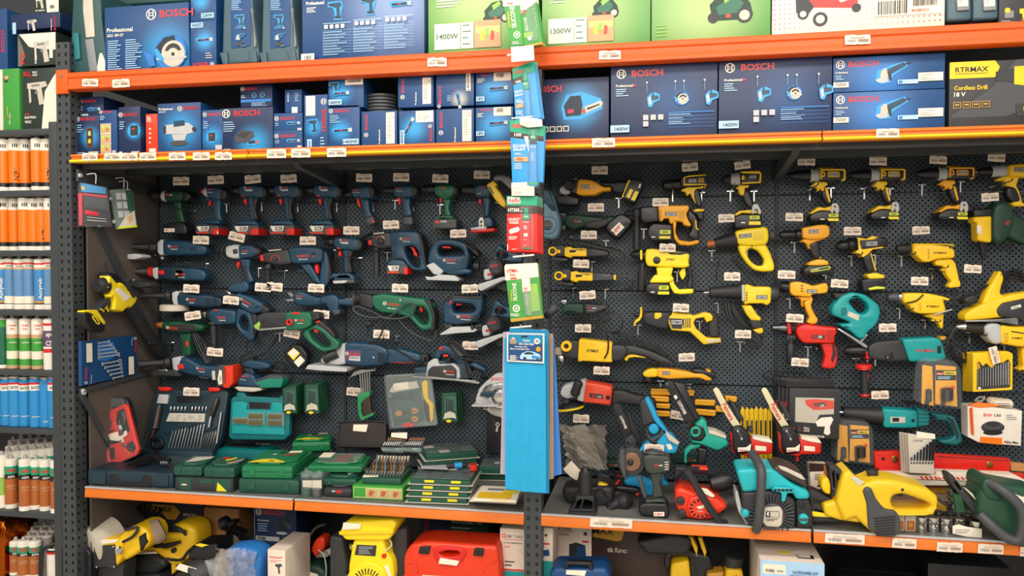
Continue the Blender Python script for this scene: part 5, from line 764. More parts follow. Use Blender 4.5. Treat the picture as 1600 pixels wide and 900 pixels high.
t=tool('angle_grinder','dark green slim grinder wrapped in its own cord','grinder','J',.4);t.l('nose_tube','dgrey',60,306,110,260,'0:26 .1:28 .3:20 .8:30 1:34',40,10);t.l('nose_bore','black',66,304,78,294,'0:19 1:19',48,40);t.l('gear_head','steel',150,214,190,220,'0:14 .3:26 1:30');b=t.q('body','dgreen','180,224 310,226 312,300 196,304 160,280',30,10);c=t.q('rear_body','char','306,224 400,232 470,236 472,256 400,290 312,300',29,8);q=t.p('logo_text',c);q.z=29;q.dt('red','KL',330,258,30,14,2);q.dt('white','666',362,260,30,9,2);q.dt('lgrey','PROFESSIONAL',334,274,50,5,2)
t.cord('150,320 200,280 250,280 330,320 400,330 470,290 520,290 560,330 550,390 500,410 430,400 370,360 300,330 200,330 150,318',2.8,f=38);t.cord('100,330 150,350 260,350 400,300 450,290 480,320 440,350 360,350 240,370 80,380',2.8,f=36)
t=tool('polisher','large yellow and black grinder with a curved rear handle','grinder','J',.385);m=t.p('side_ring',label='yellow ring');m.ell('yel',198,502,36,54,30,4,hole=16);t.q('gear_head','char','130,524 170,480 240,462 280,470 276,590 220,590 150,560',36,10);t.q('head_plate','clothtan','124,516 160,510 170,560 126,560',40,3);t.l('spindle','chrome',160,566,158,624,'0:34 .3:38 .35:20 .6:22 .7:30 1:12')
b=t.q('body','yel','284,456 330,462 494,480 496,610 440,608 300,600 272,608 270,580 276,470',36,6);t.q('mid_section','char','424,508 480,500 520,490 580,500 600,540 560,600 490,606 424,574',35,10);t.x('black','RTRMAX',330,542,76,20,36,of=b,ang=2);t.q('rear_handle','char','560,500 620,498 700,520 780,550 860,590 910,626 840,626 780,610 720,580 640,560 600,560 560,600 540,590',24,9);t.q('trigger','yel','568,570 590,556 640,560 716,578 710,586 640,578 600,584 590,606 572,596',16,3,label='yellow trigger')
t.cord('460,420 470,480 466,540 444,580',3,f=46);t.plug(446,576,100);[t.cord(f'{480+k*14},430 {560+k*6},{424+k*8} {680+k*6},{480+k*6} {800},{520+k*10} {850-k*6},{570} {840},{610} {780},{630-k*4} 720,{600}',3,f=-10+k*8)for k in range(4)]
t=tool('polisher','orange red corded polisher with a yellow edged pad','polisher','L',.37);t.l('front_handle','rubber',262,10,232,96,'0:22 .1:28 .6:26 .85:30 1:22',54,44);t.q('gear_head','lgrey','144,80 160,44 220,28 250,40 250,110 180,124 148,104',34,8);t.q('collar','lgrey','258,16 290,10 300,20 284,140 248,130 250,60',38,4);b=t.q('body','pored','288,18 400,34 462,50 450,164 360,152 276,144',36,8);PAL['pored']='e04a2e .4';bd=t.q('badge','char','322,84 404,94 404,122 322,112',37,1,34,of=b);t.x('red','KL',338,108,30,14,37,of=bd,ang=4);t.x('white','555',370,112,24,9,37,of=bd,ang=4);t.q('round_plate','black',circ(434,112,14),38,2,30,of=b)
t.q('motor_rear','rubber','458,70 520,70 560,84 640,116 720,140 722,180 660,176 560,160 500,150 452,166',30,10);t.q('rear_handle','rubber','560,86 640,106 720,130 730,190 660,180 600,160',24,8);t.l('spindle','char',180,122,180,150,'0:20 1:30');t.l('pad','black',190,146,200,180,'0:40 .5:74 1:84',label='black pad',seg=30);t.l('pad_edge','yelw',200,178,202,190,'0:86 1:84',label='yellow pad edge',seg=30)
t=tool('cordless_drill','slim yellow and black drill with a clip on battery, leftmost in its row','drill','H');t.l('chuck','black',820,212,942,200,'0:14 .1:32 .4:38 .6:32 .8:36 1:34');b=t.q('body','black','936,166 960,150 1080,138 1112,144 1114,206 1060,224 940,226',32,6);s=t.q('shell','yel','956,160 1000,148 1100,142 1110,150 1000,160 968,166 966,204 1108,204 1110,212 960,216',33,2,of=b,label='yellow shell');badge(t,994,178,46,14,32,b);[t.q('vent_rib','yel',rr(1058+k*12,164,1064+k*12,198),34,1,30,of=b)for k in range(3)]
t.q('trigger_guard','yel','944,240 1000,216 1100,212 1104,230 1050,232 1034,250 1044,300 1056,340 1040,336 1014,290 1004,262 980,282 970,252 948,250',16,4);t.q('handle','black','1026,236 1060,232 1084,330 1080,356 1044,352 1020,290',17,7);t.q('foot','yel','1016,382 1040,366 1094,368 1094,382 1040,390',28,4);t.q('battery','black','1020,386 1092,382 1090,440 1070,446 1052,430 1040,400',30,6)
t=tool('impact_wrench','yellow and black impact wrench with a silver cone','impact wrench','H');t.l('anvil','black',1208,172,1240,170,'0:6 .3:10 .5:20 1:24');t.l('cone','rubber',1236,170,1276,168,'0:26 1:34');t.l('cone_ring','lgrey',1270,168,1332,166,'0:34 .2:40 1:44',label='silver cone');b=t.q('body','black','1326,128 1400,124 1462,126 1470,150 1466,206 1330,212',33,8);t.q('shell','yel','1330,124 1456,120 1466,140 1462,200 1340,206 1334,196 1450,190 1454,140 1336,136',35,2,of=b,label='yellow shell');badge(t,1388,154,40,12,33,b);t.q('side_window','yel','1336,150 1352,150 1358,166 1350,180 1336,178',36,2,30)
t.q('trigger_guard','yel','1300,228 1330,208 1390,208 1388,222 1360,230 1360,262 1400,300 1416,336 1404,340 1370,300 1340,274 1322,264 1320,236',16,4);t.q('handle','black','1340,270 1380,232 1406,290 1424,350 1400,370 1360,330',17,7);t.q('foot','yel','1290,404 1320,380 1400,372 1440,380 1444,396 1390,398 1340,394 1300,416',30,4);bb=t.q('battery','black','1284,420 1330,400 1464,402 1472,470 1460,490 1290,492',36,6);q=t.p('label',bb);q.z=36.2;ylabel(q,1390,412,60,24,'ygr');q.dec('yelw','1384,450 1458,450 1460,472 1382,472');q.dec('white',rr(1332,454,1358,462));t.q('belt_clip','lgrey','1398,400 1404,350 1418,334 1440,338 1462,380 1460,404 1444,404 1438,370 1420,372 1418,402',40,2,34)
def hammer(label,fr,yc,G,lab2):
 t=tool('rotary_hammer',label,'rotary hammer',fr,group='yellow cordless hammers');return t
t=tool('rotary_hammer','orange yellow cordless hammer with a black D handle','rotary hammer','H',.395);t.l('tool_holder','black',568,394,684,390,'0:10 .2:20 .5:24 .6:30 1:32');t.q('gear_housing','black','672,360 700,350 796,346 800,450 700,462 676,440',33,8);t.l('side_handle','rubber',654,372,652,632,'0:26 .1:30 .2:16 .4:14 .5:24 .9:26 1:24',10,10);b=t.q('motor_housing','ylo','792,346 990,344 996,366 976,400 990,440 1010,470 1000,482 960,474 950,450 900,446 880,470 864,452 864,430 830,430 820,450 800,448',33,6)
badge(t,846,394,60,14,33,b);q=t.p('vents',b);q.z=33;[q.dec('char',rr(804,376+k*14,812,382+k*14))for k in range(5)];[q.dec('gold',rr(922+k*12,380+j*14,928+k*12,390+j*14))for k in range(4)for j in range(4)];t.q('rear_frame','ylo','888,440 914,446 906,520 930,570 1000,580 1056,566 1062,590 1000,606 930,600 896,560 890,500',26,5);t.q('handle','black','980,390 996,366 1040,400 1060,450 1064,566 1020,572 980,540 1010,500 1010,460 984,440',19,8,holes=[]);t.q('handle_stripe','yel','1034,440 1042,440 1046,490 1060,500 1056,506 1038,496',21,1,15)
bb=t.q('battery','black','740,476 764,460 886,470 890,570 880,578 740,574 722,540 724,500',37,6);q=t.p('label',bb);q.z=37.2;ylabel(q,806,506,66,26,'ygr');q.dec('yelw',rr(800,546,872,562));q.dec('white',rr(750,548,774,555));t.q('trigger','black','958,452 996,462 1000,490 984,500',10,3)
t=tool('rotary_hammer','bright yellow cordless hammer with a round black dial','rotary hammer','H',.395);t.l('tool_holder','black',610,664,680,664,'0:10 .3:24 .6:28 1:34');t.q('front_ring','yelw','674,636 690,634 690,700 676,700',34,3);t.l('collar','black',688,668,716,668,'0:34 1:36');b=t.q('motor_housing','yelw','712,630 760,626 860,640 980,650 1000,670 990,710 1000,740 970,752 860,750 800,746 720,740 708,700',34,8);t.q('top_stripe','black','856,654 980,646 990,656 940,668 870,664',36,2,30);d=t.q('dial','black',circ(784,702,24,18),40,4,30,label='black dial');t.q('dial_bar','dgrey',rr(764,699,804,705),42,1,38,of=d);t.x('black','RTRMAX',846,704,56,14,34,of=b)
t.l('side_handle','rubber',690,720,682,900,'0:18 .2:16 .3:28 .4:26 .95:28 1:24',10,10);t.q('neck','yelw','780,748 892,750 880,800 860,840 790,820',30,5);t.q('foot','yelw','740,836 770,796 880,800 900,830 860,850 740,850',34,6);t.at('J');bb=t.q('battery','black','716,104 750,92 868,96 870,168 850,180 730,170 708,140',38,6);q=t.p('label',bb);q.z=38.2;ylabel(q,800,110,60,26,'ygr');q.dec('yelw',rr(792,148,864,166));q.dec('white',rr(744,148,770,154));t.q('lower_frame','yelw','860,70 884,40 900,100 930,136 1000,130 1026,134 1020,160 940,166 896,160 872,120',26,4)
t.at('H');t.q('trigger','yelw','930,786 946,760 970,752 974,800 956,832 944,820',12,3);t.at('J');t.q('handle','black','950,0 974,-60 1004,-40 1020,60 1022,130 986,140 980,100 996,60 984,0 966,-30',19,6)
t=tool('heat_gun','plain yellow heat gun with a black barrel and ring handle','heat gun','H');t.l('nozzle','copper',1116,594,1168,590,'0:22 1:22',label='copper coloured nozzle');t.l('barrel','rubber',1164,590,1312,562,'0:30 .2:36 .7:48 1:56');b=t.q('body','yelw','1290,512 1360,496 1490,482 1510,500 1516,560 1500,600 1400,610 1310,600',34,10);badge(t,1326,540,66,14,34,b,ang=-6);q=t.p('vents',b);q.z=34;[q.dec('gold',[(1410,522+k*10),(1480,512+k*10),(1480,514+k*10),(1410,524+k*10)])for k in range(6)];t.q('rear_cap','char','1506,500 1540,512 1562,520 1560,560 1520,568',30,5)
t.q('ring_handle','yelw','1310,598 1400,600 1500,596 1530,660 1556,740 1550,772 1480,778 1420,766 1370,720 1330,660',20,9,holes=['1366,640 1400,620 1450,640 1490,700 1480,740 1430,736 1390,700']);t.cord('1160,590 1100,620 1080,650 1120,680 1220,690 1320,660',3);t.cord('1200,700 1180,760 1176,840',2.6);t.cord('1280,690 1340,760 1400,830 1460,900 1540,900 1560,830 1540,780',2.6)
t=tool('reciprocating_saw','yellow and black cordless reciprocating saw without battery','reciprocating saw','J',.39);t.q('shoe','yel','676,250 688,250 690,310 672,340 650,352 640,376 630,370 640,340 666,320 674,300',30,3);t.l('blade_clamp','black',632,302,676,304,'0:8 .4:14 1:16');t.q('front_boot','rubber','690,286 730,278 880,280 884,300 860,400 800,396 720,370 692,350',33,12);t.q('yellow_lever','yel','770,286 814,286 818,310 790,328 768,324',35,3,28);b=t.q('body','yel','842,310 880,300 884,284 1000,296 1022,306 1050,300 1096,284 1130,288 1150,310 1146,336 1110,350 1090,316 1040,324 1024,350 1040,390 1110,450 1200,452 1204,480 1090,494 1000,410 880,400',32,5);c=t.q('panel','char','860,320 948,324 950,392 884,390',33,2,28,of=b);badge(t,880,338,66,18,33,c)
q=t.p('vents',b);q.z=32;[q.dec('char',rr(954+k*14,322,961+k*14,384))for k in range(4)];t.q('grip','rubber','1100,288 1160,282 1184,310 1190,400 1196,450 1130,450 1124,400 1120,350 1146,336 1148,310',20,7);t.q('foot_plate','dirty','1110,462 1190,454 1196,470 1112,486',34,2,28);t.cord('900,282 1000,290',2)
t=tool('angle_drill','long thin yellow right angle tool with black details','power tool','J',.4);t.q('head','yel','692,680 720,660 760,650 800,660 790,706 730,712 696,704',24,6);t.l('lower_head','black',726,700,726,760,'0:32 .6:34 .8:20 1:18');b=t.q('body','ylo','780,650 860,652 960,668 1040,684 1110,660 1140,664 1144,730 1110,732 1060,712 960,716 860,720 790,708',27,6);badge(t,826,674,40,12,27,b);t.q('lever','black','900,706 1020,700 1040,716 960,726',18,3,label='black lever');t.q('rear_grip','black','1000,660 1060,650 1140,672 1168,680 1166,716 1140,720 1090,690 1040,684',28,5);[t.q('top_slot','black',[(692+k*8,660-k*6),(716+k*4,644-k*2),(720+k*4,650-k*2),(698+k*8,668-k*6)],26,1,20)for k in range(2)]
t=tool('impact_wrench','corded yellow impact wrench with a long black nose','impact wrench','J',.39);t.l('anvil','steel',1094,156,1130,156,'0:7 .7:8 .8:18 1:18');t.l('nose','rubber',1126,156,1350,150,'0:22 .05:34 .6:44 .85:50 .9:56 1:56');t.q('silver_edge','lgrey','1336,104 1352,102 1354,210 1338,212',40,3);b=t.q('body','yel','1352,108 1380,100 1410,116 1520,118 1530,130 1526,220 1500,240 1480,226 1380,226 1354,236',35,6);badge(t,1438,178,58,14,35,b);q=t.p('vents',b);q.z=35;[q.dec('char',rr(1362,152+k*16,1374,160+k*16))for k in range(4)];t.l('rear_cap','char',1520,166,1590,160,'0:52 .4:56 .9:44 1:30');t.q('trigger_guard','yel','1340,240 1400,236 1440,300 1466,320 1462,340 1400,336 1370,300',22,5);t.q('handle','char','1380,330 1440,250 1466,320 1476,390 1410,396',18,7);t.q('foot','yel','1404,400 1478,384 1480,420 1430,430',22,5)
for k in range(5):t.cord(f'{1220+k*10},225 {1240+k*10},{300+k*4} {1310+k*6},{380} {1370+k*6},{460-k*6} {1420},{520-k*8} {1474},{490-k*10} {1450},{430} {1360+k*6},{380} {1290+k*8},{300} {1260+k*6},230',2.7,('cable','dgrey')[k%2],'cord_coil',f=24+k*3)
t=tool('cordless_drill','yellow compact drill with a flat black battery, left of its row','drill','I');t.l('chuck','black',52,550,216,544,'0:4 .1:8 .15:22 .4:28 .7:24 .75:34 1:36');b=t.q('body','ylo','204,506 300,488 350,486 374,500 376,550 356,568 280,580 206,570',32,6);badge(t,250,524,48,12,32,b,ang=-3);t.q('trigger_guard','ylo','188,590 230,572 340,566 356,572 300,590 280,600 262,626 300,640 316,672 330,690 322,700 300,680 290,650 250,636 234,600',16,4);t.q('handle','black','240,606 296,584 316,600 320,640 330,690 300,706 270,680 256,640',17,7);t.q('foot','ylo','244,722 300,700 348,704 372,720 366,738 300,742 240,740',30,5);bb=t.q('battery','black','206,770 240,740 380,736 404,752 402,780 380,790 220,796',36,6);t.q('battery_ring','ygr','256,764 370,742 378,752 370,764 262,782 252,774',37,1,30,holes=['262,766 366,748 370,754 364,760 264,776 258,772']);t.x('white','RTRMAX',264,772,44,8,37,ang=-8,of=bb)
t=tool('cordless_drill','black and yellow drill with a slim battery, middle of the second row','drill','I');t.l('chuck','black',420,622,548,604,'0:10 .1:24 .4:34 .6:30 .65:40 .9:42 1:34');b=t.q('body','black','540,570 640,560 720,566 738,590 730,620 640,640 560,660 540,640',32,7);t.q('shell','yel','546,566 600,574 640,556 680,568 640,580 560,584 560,600 572,640 704,622 708,632 640,640 610,670 580,690 566,670 530,660 552,640',33,2,of=b,label='yellow shell');q=badge(t,600,598,64,16,32,b,ang=-2);t.q('handle','black','580,690 640,640 656,700 672,770 620,786 600,740',17,7);t.q('handle_line','yel','630,660 636,660 668,770 660,772',19,.5,15);t.q('foot','yel','600,796 660,784 718,800 712,820 620,826',30,5);bb=t.q('battery','black','570,830 620,820 716,822 720,850 700,900 580,900',34,5);t.q('battery_ring','ygr','610,880 660,868 712,872 712,884 660,886 620,892',35,1,30)
t=tool('corded_drill','yellow corded drill with a black chuck, right of the second row','drill','I');t.l('chuck','rubber',794,632,892,632,'0:8 .1:22 .4:26 .9:32 1:30');b=t.q('body','yel','888,606 900,602 1040,602 1142,606 1152,626 1120,630 1146,640 1150,680 1140,694 1040,700 990,720 950,718 920,690 890,660',33,8);t.x('black','RTRMAX',1016,668,80,13,33,of=b);t.q('top_slit','black','1016,612 1100,614 1140,620 1140,626 1100,622',34,.5,30);q=t.p('vents',b);q.z=33;[q.dec('gold',[(980+j*4,638+k*22),(992+j*4,636+k*22),(988+j*4,654+k*22),(976+j*4,656+k*22)])for k in range(3)for j in(0,)]
t.q('handle','yel','1030,716 1050,700 1140,696 1170,730 1180,790 1190,830 1150,836 1120,820 1106,770 1090,744 1040,740',17,6);t.q('grip','rubber','1142,692 1160,710 1180,760 1196,830 1180,838 1170,780 1160,730',19,3);t.q('round_button','yel',circ(1086,764,10,10),12,2);t.q('trigger','yel','1100,720 1120,716 1124,780 1106,784',10,3);t.at('K');t.q('handle_end','yel','1110,-6 1190,-10 1214,90 1210,108 1150,114 1136,100 1160,76 1130,40',18,5);t.cord('1186,112 1186,160 1180,240 1176,300',4)
t=tool('nail_gun','dark green hot air gun with a yellow air canister','power tool','I',.38);t.q('body','dgreen','1380,378 1420,340 1480,350 1510,400 1516,470 1480,560 1440,600 1400,610 1376,570 1370,470',40,14);t.x('red','KL',1474,490,30,24,40,ang=-80);t.q('handle','dgreen','1500,400 1560,440 1620,470 1620,620 1560,600 1500,570 1470,560',22,9);t.q('canister_top','black','1266,394 1340,390 1384,386 1384,436 1266,440',30,5);t.q('canister','yel','1264,438 1380,430 1378,600 1310,590 1290,582 1286,474 1268,470',30,8,label='yellow canister');t.q('canister_label','white','1284,490 1312,494 1312,546 1284,540',31,.5,28);t.l('nozzle','black',1334,590,1350,706,'0:26 .1:20 .9:16 1:10')
t.at('j');t.cord('262,250 246,300 262,370 276,410',3);[t.cord(f'{270+k*8},{360-k*6} 300,{320+k*8} 344,{340+k*10}',3)for k in range(4)]
t=tool('cordless_screwdriver','yellow cordless screwdriver with a curved handle over the green saw','drill','K');t.l('chuck','black',150,100,206,110,'0:26 .3:30 .5:34 1:32');b=t.q('body','ylo','198,82 240,74 290,84 340,102 416,82 426,110 420,140 390,146 330,150 320,166 220,160 200,140',32,6);badge(t,304,126,48,12,32,b,ang=3);[t.q('vent_rib','black',[(262,94+k*16),(276,98+k*16),(276,104+k*16),(262,100+k*16)],33,.5,28)for k in range(3)];t.q('trigger_guard','ylo','230,168 330,160 340,180 330,210 320,240 310,190 280,190 282,230 272,220 270,184',16,4);t.q('handle','ylo','284,196 330,182 330,230 356,280 372,300 360,326 330,330 300,318 320,290 300,250',17,6)
t=tool('jigsaw','teal jigsaw hanging tilted with a looped handle','jigsaw','K',.39);b=t.q('body','teal','444,226 500,160 560,136 640,150 720,210 734,250 720,310 690,350 660,370 636,416 600,410 560,370 480,326 560,320 520,300 446,274',34,10,holes=['540,190 600,166 650,200 664,240 640,270 600,260 570,226']);[t.q('vent','black',[(496,232+k*8),(530,228+k*8),(530,232+k*8),(496,236+k*8)],34.5,.2,33,of=b)for k in range(6)];t.q('sticker','dirty','544,250 606,274 600,306 534,276',34.6,.3,33,of=b);t.q('top_grip','rubber','450,140 500,146 560,136 590,160 570,180 510,176 470,180',24,6)
t.q('footplate','steel','470,352 490,350 656,452 650,468 630,460',36,2);t.q('blade','steel','622,430 662,388 670,394 634,440',2,.5,-1);[t.cord(f'{440+k*4},{130+k*4} {470},{90-k*10} {520+k*6},{60+k*8} {560},{96} {540},{124}',3)for k in range(2)];t.cord('440,150 380,170 376,220 400,260',2.6);t.cord('706,180 740,210 770,270 780,290',3);t.l('plug','rubber',740,220,776,280,'0:8 .3:14 .8:12 1:6');t.cord('446,260 410,300 420,326 440,330',3)
for lab,fr,red in(('yellow corded drill with a cord running over its body','K',0),):
 t=tool('corded_drill',lab,'drill',fr);t.l('chuck','dgrey',780,172,850,168,'0:8 .15:22 .5:28 1:30');t.l('ring','steel',846,168,868,168,'0:26 1:28');b=t.q('body','yel','864,146 920,142 1010,144 1090,160 1140,176 1140,188 1100,184 1114,220 1118,250 1100,262 1040,266 960,266 920,250 900,214 866,200',33,8);t.x('black','RTRMAX',1002,228,74,13,33,of=b);q=t.p('vents',b);q.z=33;[q.dec('gold',[(956+j*10,202+k*16),(962+j*10,202+k*16),(956+j*10,214+k*16),(950+j*10,214+k*16)])for j in range(2)for k in range(3)];t.q('handle','yel','1004,276 1060,262 1116,264 1112,300 1110,350 1096,356 1080,320 1064,300 1010,286',17,5);t.q('button','yel',circ(1054,306,8,10),12,2);t.cord('880,202 940,186 980,150',2.6,f=38);t.cord('1044,272 1110,250 1150,240',2.4,'lgrey','hang_wire',f=36)
t=tool('corded_drill','red corded hammer drill with a black side handle','drill','K');t.l('chuck','dsteel',92,350,188,354,'0:6 .1:16 .5:20 .8:32 1:30');t.q('red_ring','red','184,326 206,322 210,388 188,386',26,3,label='red ring');t.l('collar','rubber',206,354,238,352,'0:30 1:28');b=t.q('body','redb','236,340 280,324 400,340 478,346 476,380 462,400 464,440 380,440 280,440 250,410 236,380',33,8);PAL['redb']='d8291c .38';bd=t.q('badge','char','326,388 402,390 402,414 326,412',34,.5,32,of=b);t.x('red','KL',332,408,28,16,34,of=bd);t.x('white','555',364,408,24,14,34,of=bd);q=t.p('vents',b);q.z=33;[q.dec('dred',[(414,366+k*12),(452,368+k*12),(452,373+k*12),(414,371+k*12)])for k in range(5)]
t.q('handle','redb','384,440 464,436 480,470 484,540 470,590 420,594 390,584 400,560 410,520 400,480',17,6);t.q('grip','rubber','452,440 466,450 474,510 456,556 444,540 454,500',19,3);t.q('side_mount','char','184,390 240,396 240,420 180,430',16,4);t.l('side_handle','rubber',210,410,206,566,'0:20 .2:16 .3:26 .95:24 1:18',8,8);t.cord('446,600 440,640 420,656 300,640 200,646 130,660 70,656 50,630 90,610 180,616 300,624',3.2);t.cord('120,626 180,650 120,680 100,650',3)
t=tool('rotary_hammer','teal and black corded rotary hammer with a red ringed handle','rotary hammer','K',.39);t.l('tool_holder','black',530,490,656,484,'0:12 .1:24 .6:32 .7:36 1:34');t.q('red_mount','red','648,486 684,480 688,530 654,536',22,4,label='red mount');t.q('gear_housing','char','656,460 700,430 856,416 900,540 790,548 700,536 660,520',34,8);t.q('dial','black','752,500 800,480 806,530 764,534',36,3,30);b=t.q('motor_housing','teal','856,414 1060,404 1090,420 1104,470 1120,530 1060,548 900,548',34,8);t.x('red','PALMERA',940,488,110,15,34,of=b);t.q('switch','black','1062,452 1086,450 1088,496 1064,498',36,3,30);t.q('rear_tab','gold','1088,400 1130,400 1116,424 1090,420',20,3);t.q('rear_grip','rubber','1090,430 1120,480 1150,540 1120,560 1100,520',20,6)
t.l('handle_disc','redb',646,566,648,604,'0:30 .1:46 .5:48 .6:40 .8:42 1:26',label='red discs');t.l('side_handle','rubber',650,600,654,752,'0:26 .1:24 .9:26 1:28');t.l('handle_end','redb',654,744,655,760,'0:30 .5:32 1:26');t.q('handle_stripe','redb','664,620 670,620 668,740 662,740',12,1,6);t.cord('820,388 900,376 1000,364 1100,380 1160,410 1160,440',3.4);t.l('plug','rubber',800,396,840,386,'0:4 .3:8 1:10')
t=tool('planer','large yellow power planer with a black side cover at the right edge','planer','K',.37);t.q('handle','yel','1332,210 1366,130 1436,16 1450,14 1466,60 1450,100 1440,150 1490,170 1500,220 1400,240',24,8);b=t.q('body','yel','1224,270 1260,240 1340,204 1500,150 1640,130 1640,310 1500,280 1300,300 1226,306',36,8);c=t.q('side_cover','char','1406,240 1440,200 1640,160 1640,300 1500,290 1420,280',42,8,30,of=b);q=t.p('name_badge',c);q.z=42.2;q.dec('white','1488,224 1546,208 1550,224 1492,240');q.dt('black','RTRMAX',1494,236,48,9,-14);t.q('base_plate','steel','1222,304 1400,296 1530,286 1536,330 1420,310 1230,312',40,1.5);t.q('front_knob','rubber','1230,170 1290,150 1310,180 1300,210 1240,208 1222,190',30,8);t.cord('1300,160 1380,100 1460,80 1540,60 1600,60',4.5);[t.cord(f'1466,{40+k*6} 1520,{10+k*16} 1600,{30+k*18}',3.2)for k in range(4)]
t=tool('die_grinder','yellow straight grinder with a silver nose at the right edge','grinder','K',.37);t.l('collet','steel',1196,346,1250,346,'0:10 .2:16 .7:24 1:30');t.l('nose','rubber',1246,346,1366,352,'0:30 .9:36 1:34');t.q('gear_head','lgrey','1342,340 1380,318 1440,324 1450,440 1400,446 1360,410',32,8);b=t.q('body','yel','1438,330 1500,340 1640,344 1640,460 1540,460 1440,440',34,8);t.x('black','RTRMAX',1502,414,62,12,34,of=b);t.q('slit','black','1494,364 1620,384 1620,390 1500,372',35,.5,30);q=t.p('vents',b);q.z=34;[q.dec('gold',[(1456+j*14,378+k*20),(1468+j*14,374+k*20),(1464+j*14,390+k*20),(1454+j*14,390+k*20)])for j in range(2)for k in range(3)]
t.q('tail','yel','1570,460 1640,460 1640,640 1560,600 1548,594 1580,580',20,6);[t.cord(f'{1200+k*6},330 {1176-k*8},{380+k*10} {1140+k*10},460 {1180+k*6},{520} {1220+k*4},{560-k*8} {1270-k*4},{540}  {1240},{490-k*6} {1190},450 {1150+k*8},{380+k*4} {1176},{340-k*4}',3.2,part='cord_coil')for k in range(4)]
for i in range(4,-1,-1):
 t=tool('drill_bit_cassette',('yellow cassette of long drill bits with a crooked price tag' if i==0 else f"yellow cassette edge behind the front one, {('','first','second','third','fourth')[i]} back"),'drill bit set','K',.3+i*.028,'yellow drill bit cassettes');X=lambda s:[(x-i*13,y-i*1)for x,y in pts_(s)]
 b=t.q('frame','yel',X('1290,500 1500,490 1528,504 1526,720 1290,732'),9,3,holes=[X('1316,556 1330,550 1350,580 1370,560 1400,590 1440,556 1470,560 1500,536 1514,560 1514,706 1314,720')]if i==0 else[])
 if i==0:
  q=t.q('back_card','char','1300,560 1516,540 1516,710 1304,724',2,.5,-4);q.z=2;q.dec('gold','1318,560 1330,552 1338,590 1318,600')
  for k in range(13):t.l('drill_bit','steel',1322+k*15,600-k*4,1322+k*15,700-k,[(0,3+k*.25),(.5,3+k*.3),(1,2.4+k*.3)],5,5,7)
  for k in range(5):q.dec('dgrey',rr(1400+k*22,694,1416+k*22,708));q.dec('white',rr(1324,704,1340,716))
def blister(lab,fr,O,Y,s=1.0):
 t=tool('blister_tool',lab,'blister pack',fr,Y,'clear blister packs of yellow attachments',O);t.q('blister','clear','16,40 60,0 210,10 250,60 262,300 20,270 0,250',34,8,-34);
 for k,(x,w)in enumerate(((34,60),(110,120))):
  c=t.q('card','ylo',[(x,40),(x+w,50),(x+w+8,286),(x-4,270)],8+k*6,.5,6+k*6);q=t.p('card_print',c);q.z=8.4+k*6
  if k:q.dec('black',rr(x,70,x+w,130));q.dec('redo',rr(x+4,84,x+44,98));q.dt('white','PRO',x+8,97,30,9);q.dec('yelw',rr(x+46,76,x+w,98));q.dt('black','DMAX',x+50,95,62,14);q.lines('lblue',x+10,108,80,2,9,5);q.dec('redo',circ(x+w-20,172,12))
  for z in(0,1):t.l('collar',('char','dsteel')[k],x+w*.5,180-k*10+z*20,x+w*.5+2,210+z*44-k*6,[(0,8+k*10),(.2,16+k*18),(.9,16+k*18),(1,10+k*10)],20+k*2,20+k*2,14)
  t.l('bit','blue2' if 0 else'navyd',x+w*.3,240,x+w*.35,282,'0:8 .5:12 1:6',22,22,8)
 return t
blister('clear blister pack of yellow attachments on the upper hook','K',(956,530,1,0),.27);blister('clear blister pack of yellow attachments above the red spirit level','M',(402,210,.8,0),.35)
for i in range(3,-1,-1):
 t=tool('boxed_driver',('black windowed box holding a red cordless driver' if i==0 else f"black windowed box edge, {('','first','second','third')[i]} behind the front one"),'box','M',.3+i*.03,'black windowed driver boxes');X=lambda s:[(x-i*20,y-i*4)for x,y in pts_(s)]
 t.q('box','char',X('176,52 430,56 438,80 432,318 174,306'),14,1.5,-14,0);t.q('hanger','black',X('150,10 412,16 414,52 160,50'),2,1)
 if i==0:
  q=t.p('print');q.z=14.2;q.dec('dirty','206,100 406,104 404,240 204,226');q.dec('redo','254,112 300,108 404,116 406,160 300,166 262,140');q.dec('char','300,130 360,126 364,146 302,150');q.dt('red','KL',306,148,24,14);q.dt('white','555',334,148,22,12);q.dec('clear','206,100 406,104 404,240 204,226');q.dec('char','300,250 330,190 404,186 406,250');q.dec('white','308,226 340,204 392,200 402,214 384,250 386,286 372,296 352,286 358,250 320,250');q.dt('red','KL',194,272,50,20,4);q.dt('white','PRO',248,262,30,9,4);q.dt('white','555',248,276,30,11,4);q.dt('white','SICAK HAVA TABANCASI',204,298,150,11,4)
 else:q=t.p('edge_print');q.z=14.2;q.dt('red','KL',*X('180,150')[0],26,16,-90);q.dec('white',X('178,190 192,188 192,220 178,222'))
t=tool('sawzall','teal reciprocating saw with a long black nose behind the blisters','reciprocating saw','M',.39);t.l('clamp','steel',436,180,458,182,'0:8 1:12');t.l('nose','rubber',454,182,656,200,'0:30 .1:34 .6:40 1:50');b=t.q('body','teal','650,154 760,160 830,164 832,252 750,256 656,252',34,7);q=t.p('plate',b);q.z=34;q.dec('dirty','690,194 766,196 766,226 690,226');q.dec('black','700,200 734,200 734,220 700,220');t.q('round_dial','navyd',circ(806,214,10,12),36,2,30);t.q('rear_body','teald','828,150 880,158 894,190 890,240 832,252',32,6);[t.q('fin','teal',rr(836,170+k*20,888,176+k*20),34,1,28)for k in range(4)]
t.q('handle','teald','900,180 980,186 1030,200 1062,280 1072,330 1040,350 960,340 940,320 1000,316 1030,300 1010,250 990,220 940,220',20,7);t.q('grip_window','char','980,196 1020,210 1050,290 1040,320 1030,280 1000,220',22,3);[t.cord(f'{760+k*10},120 {800+k*16},{140-k*5} {850+k*8},{130+k*6} {840},{160}',3)for k in range(3)]
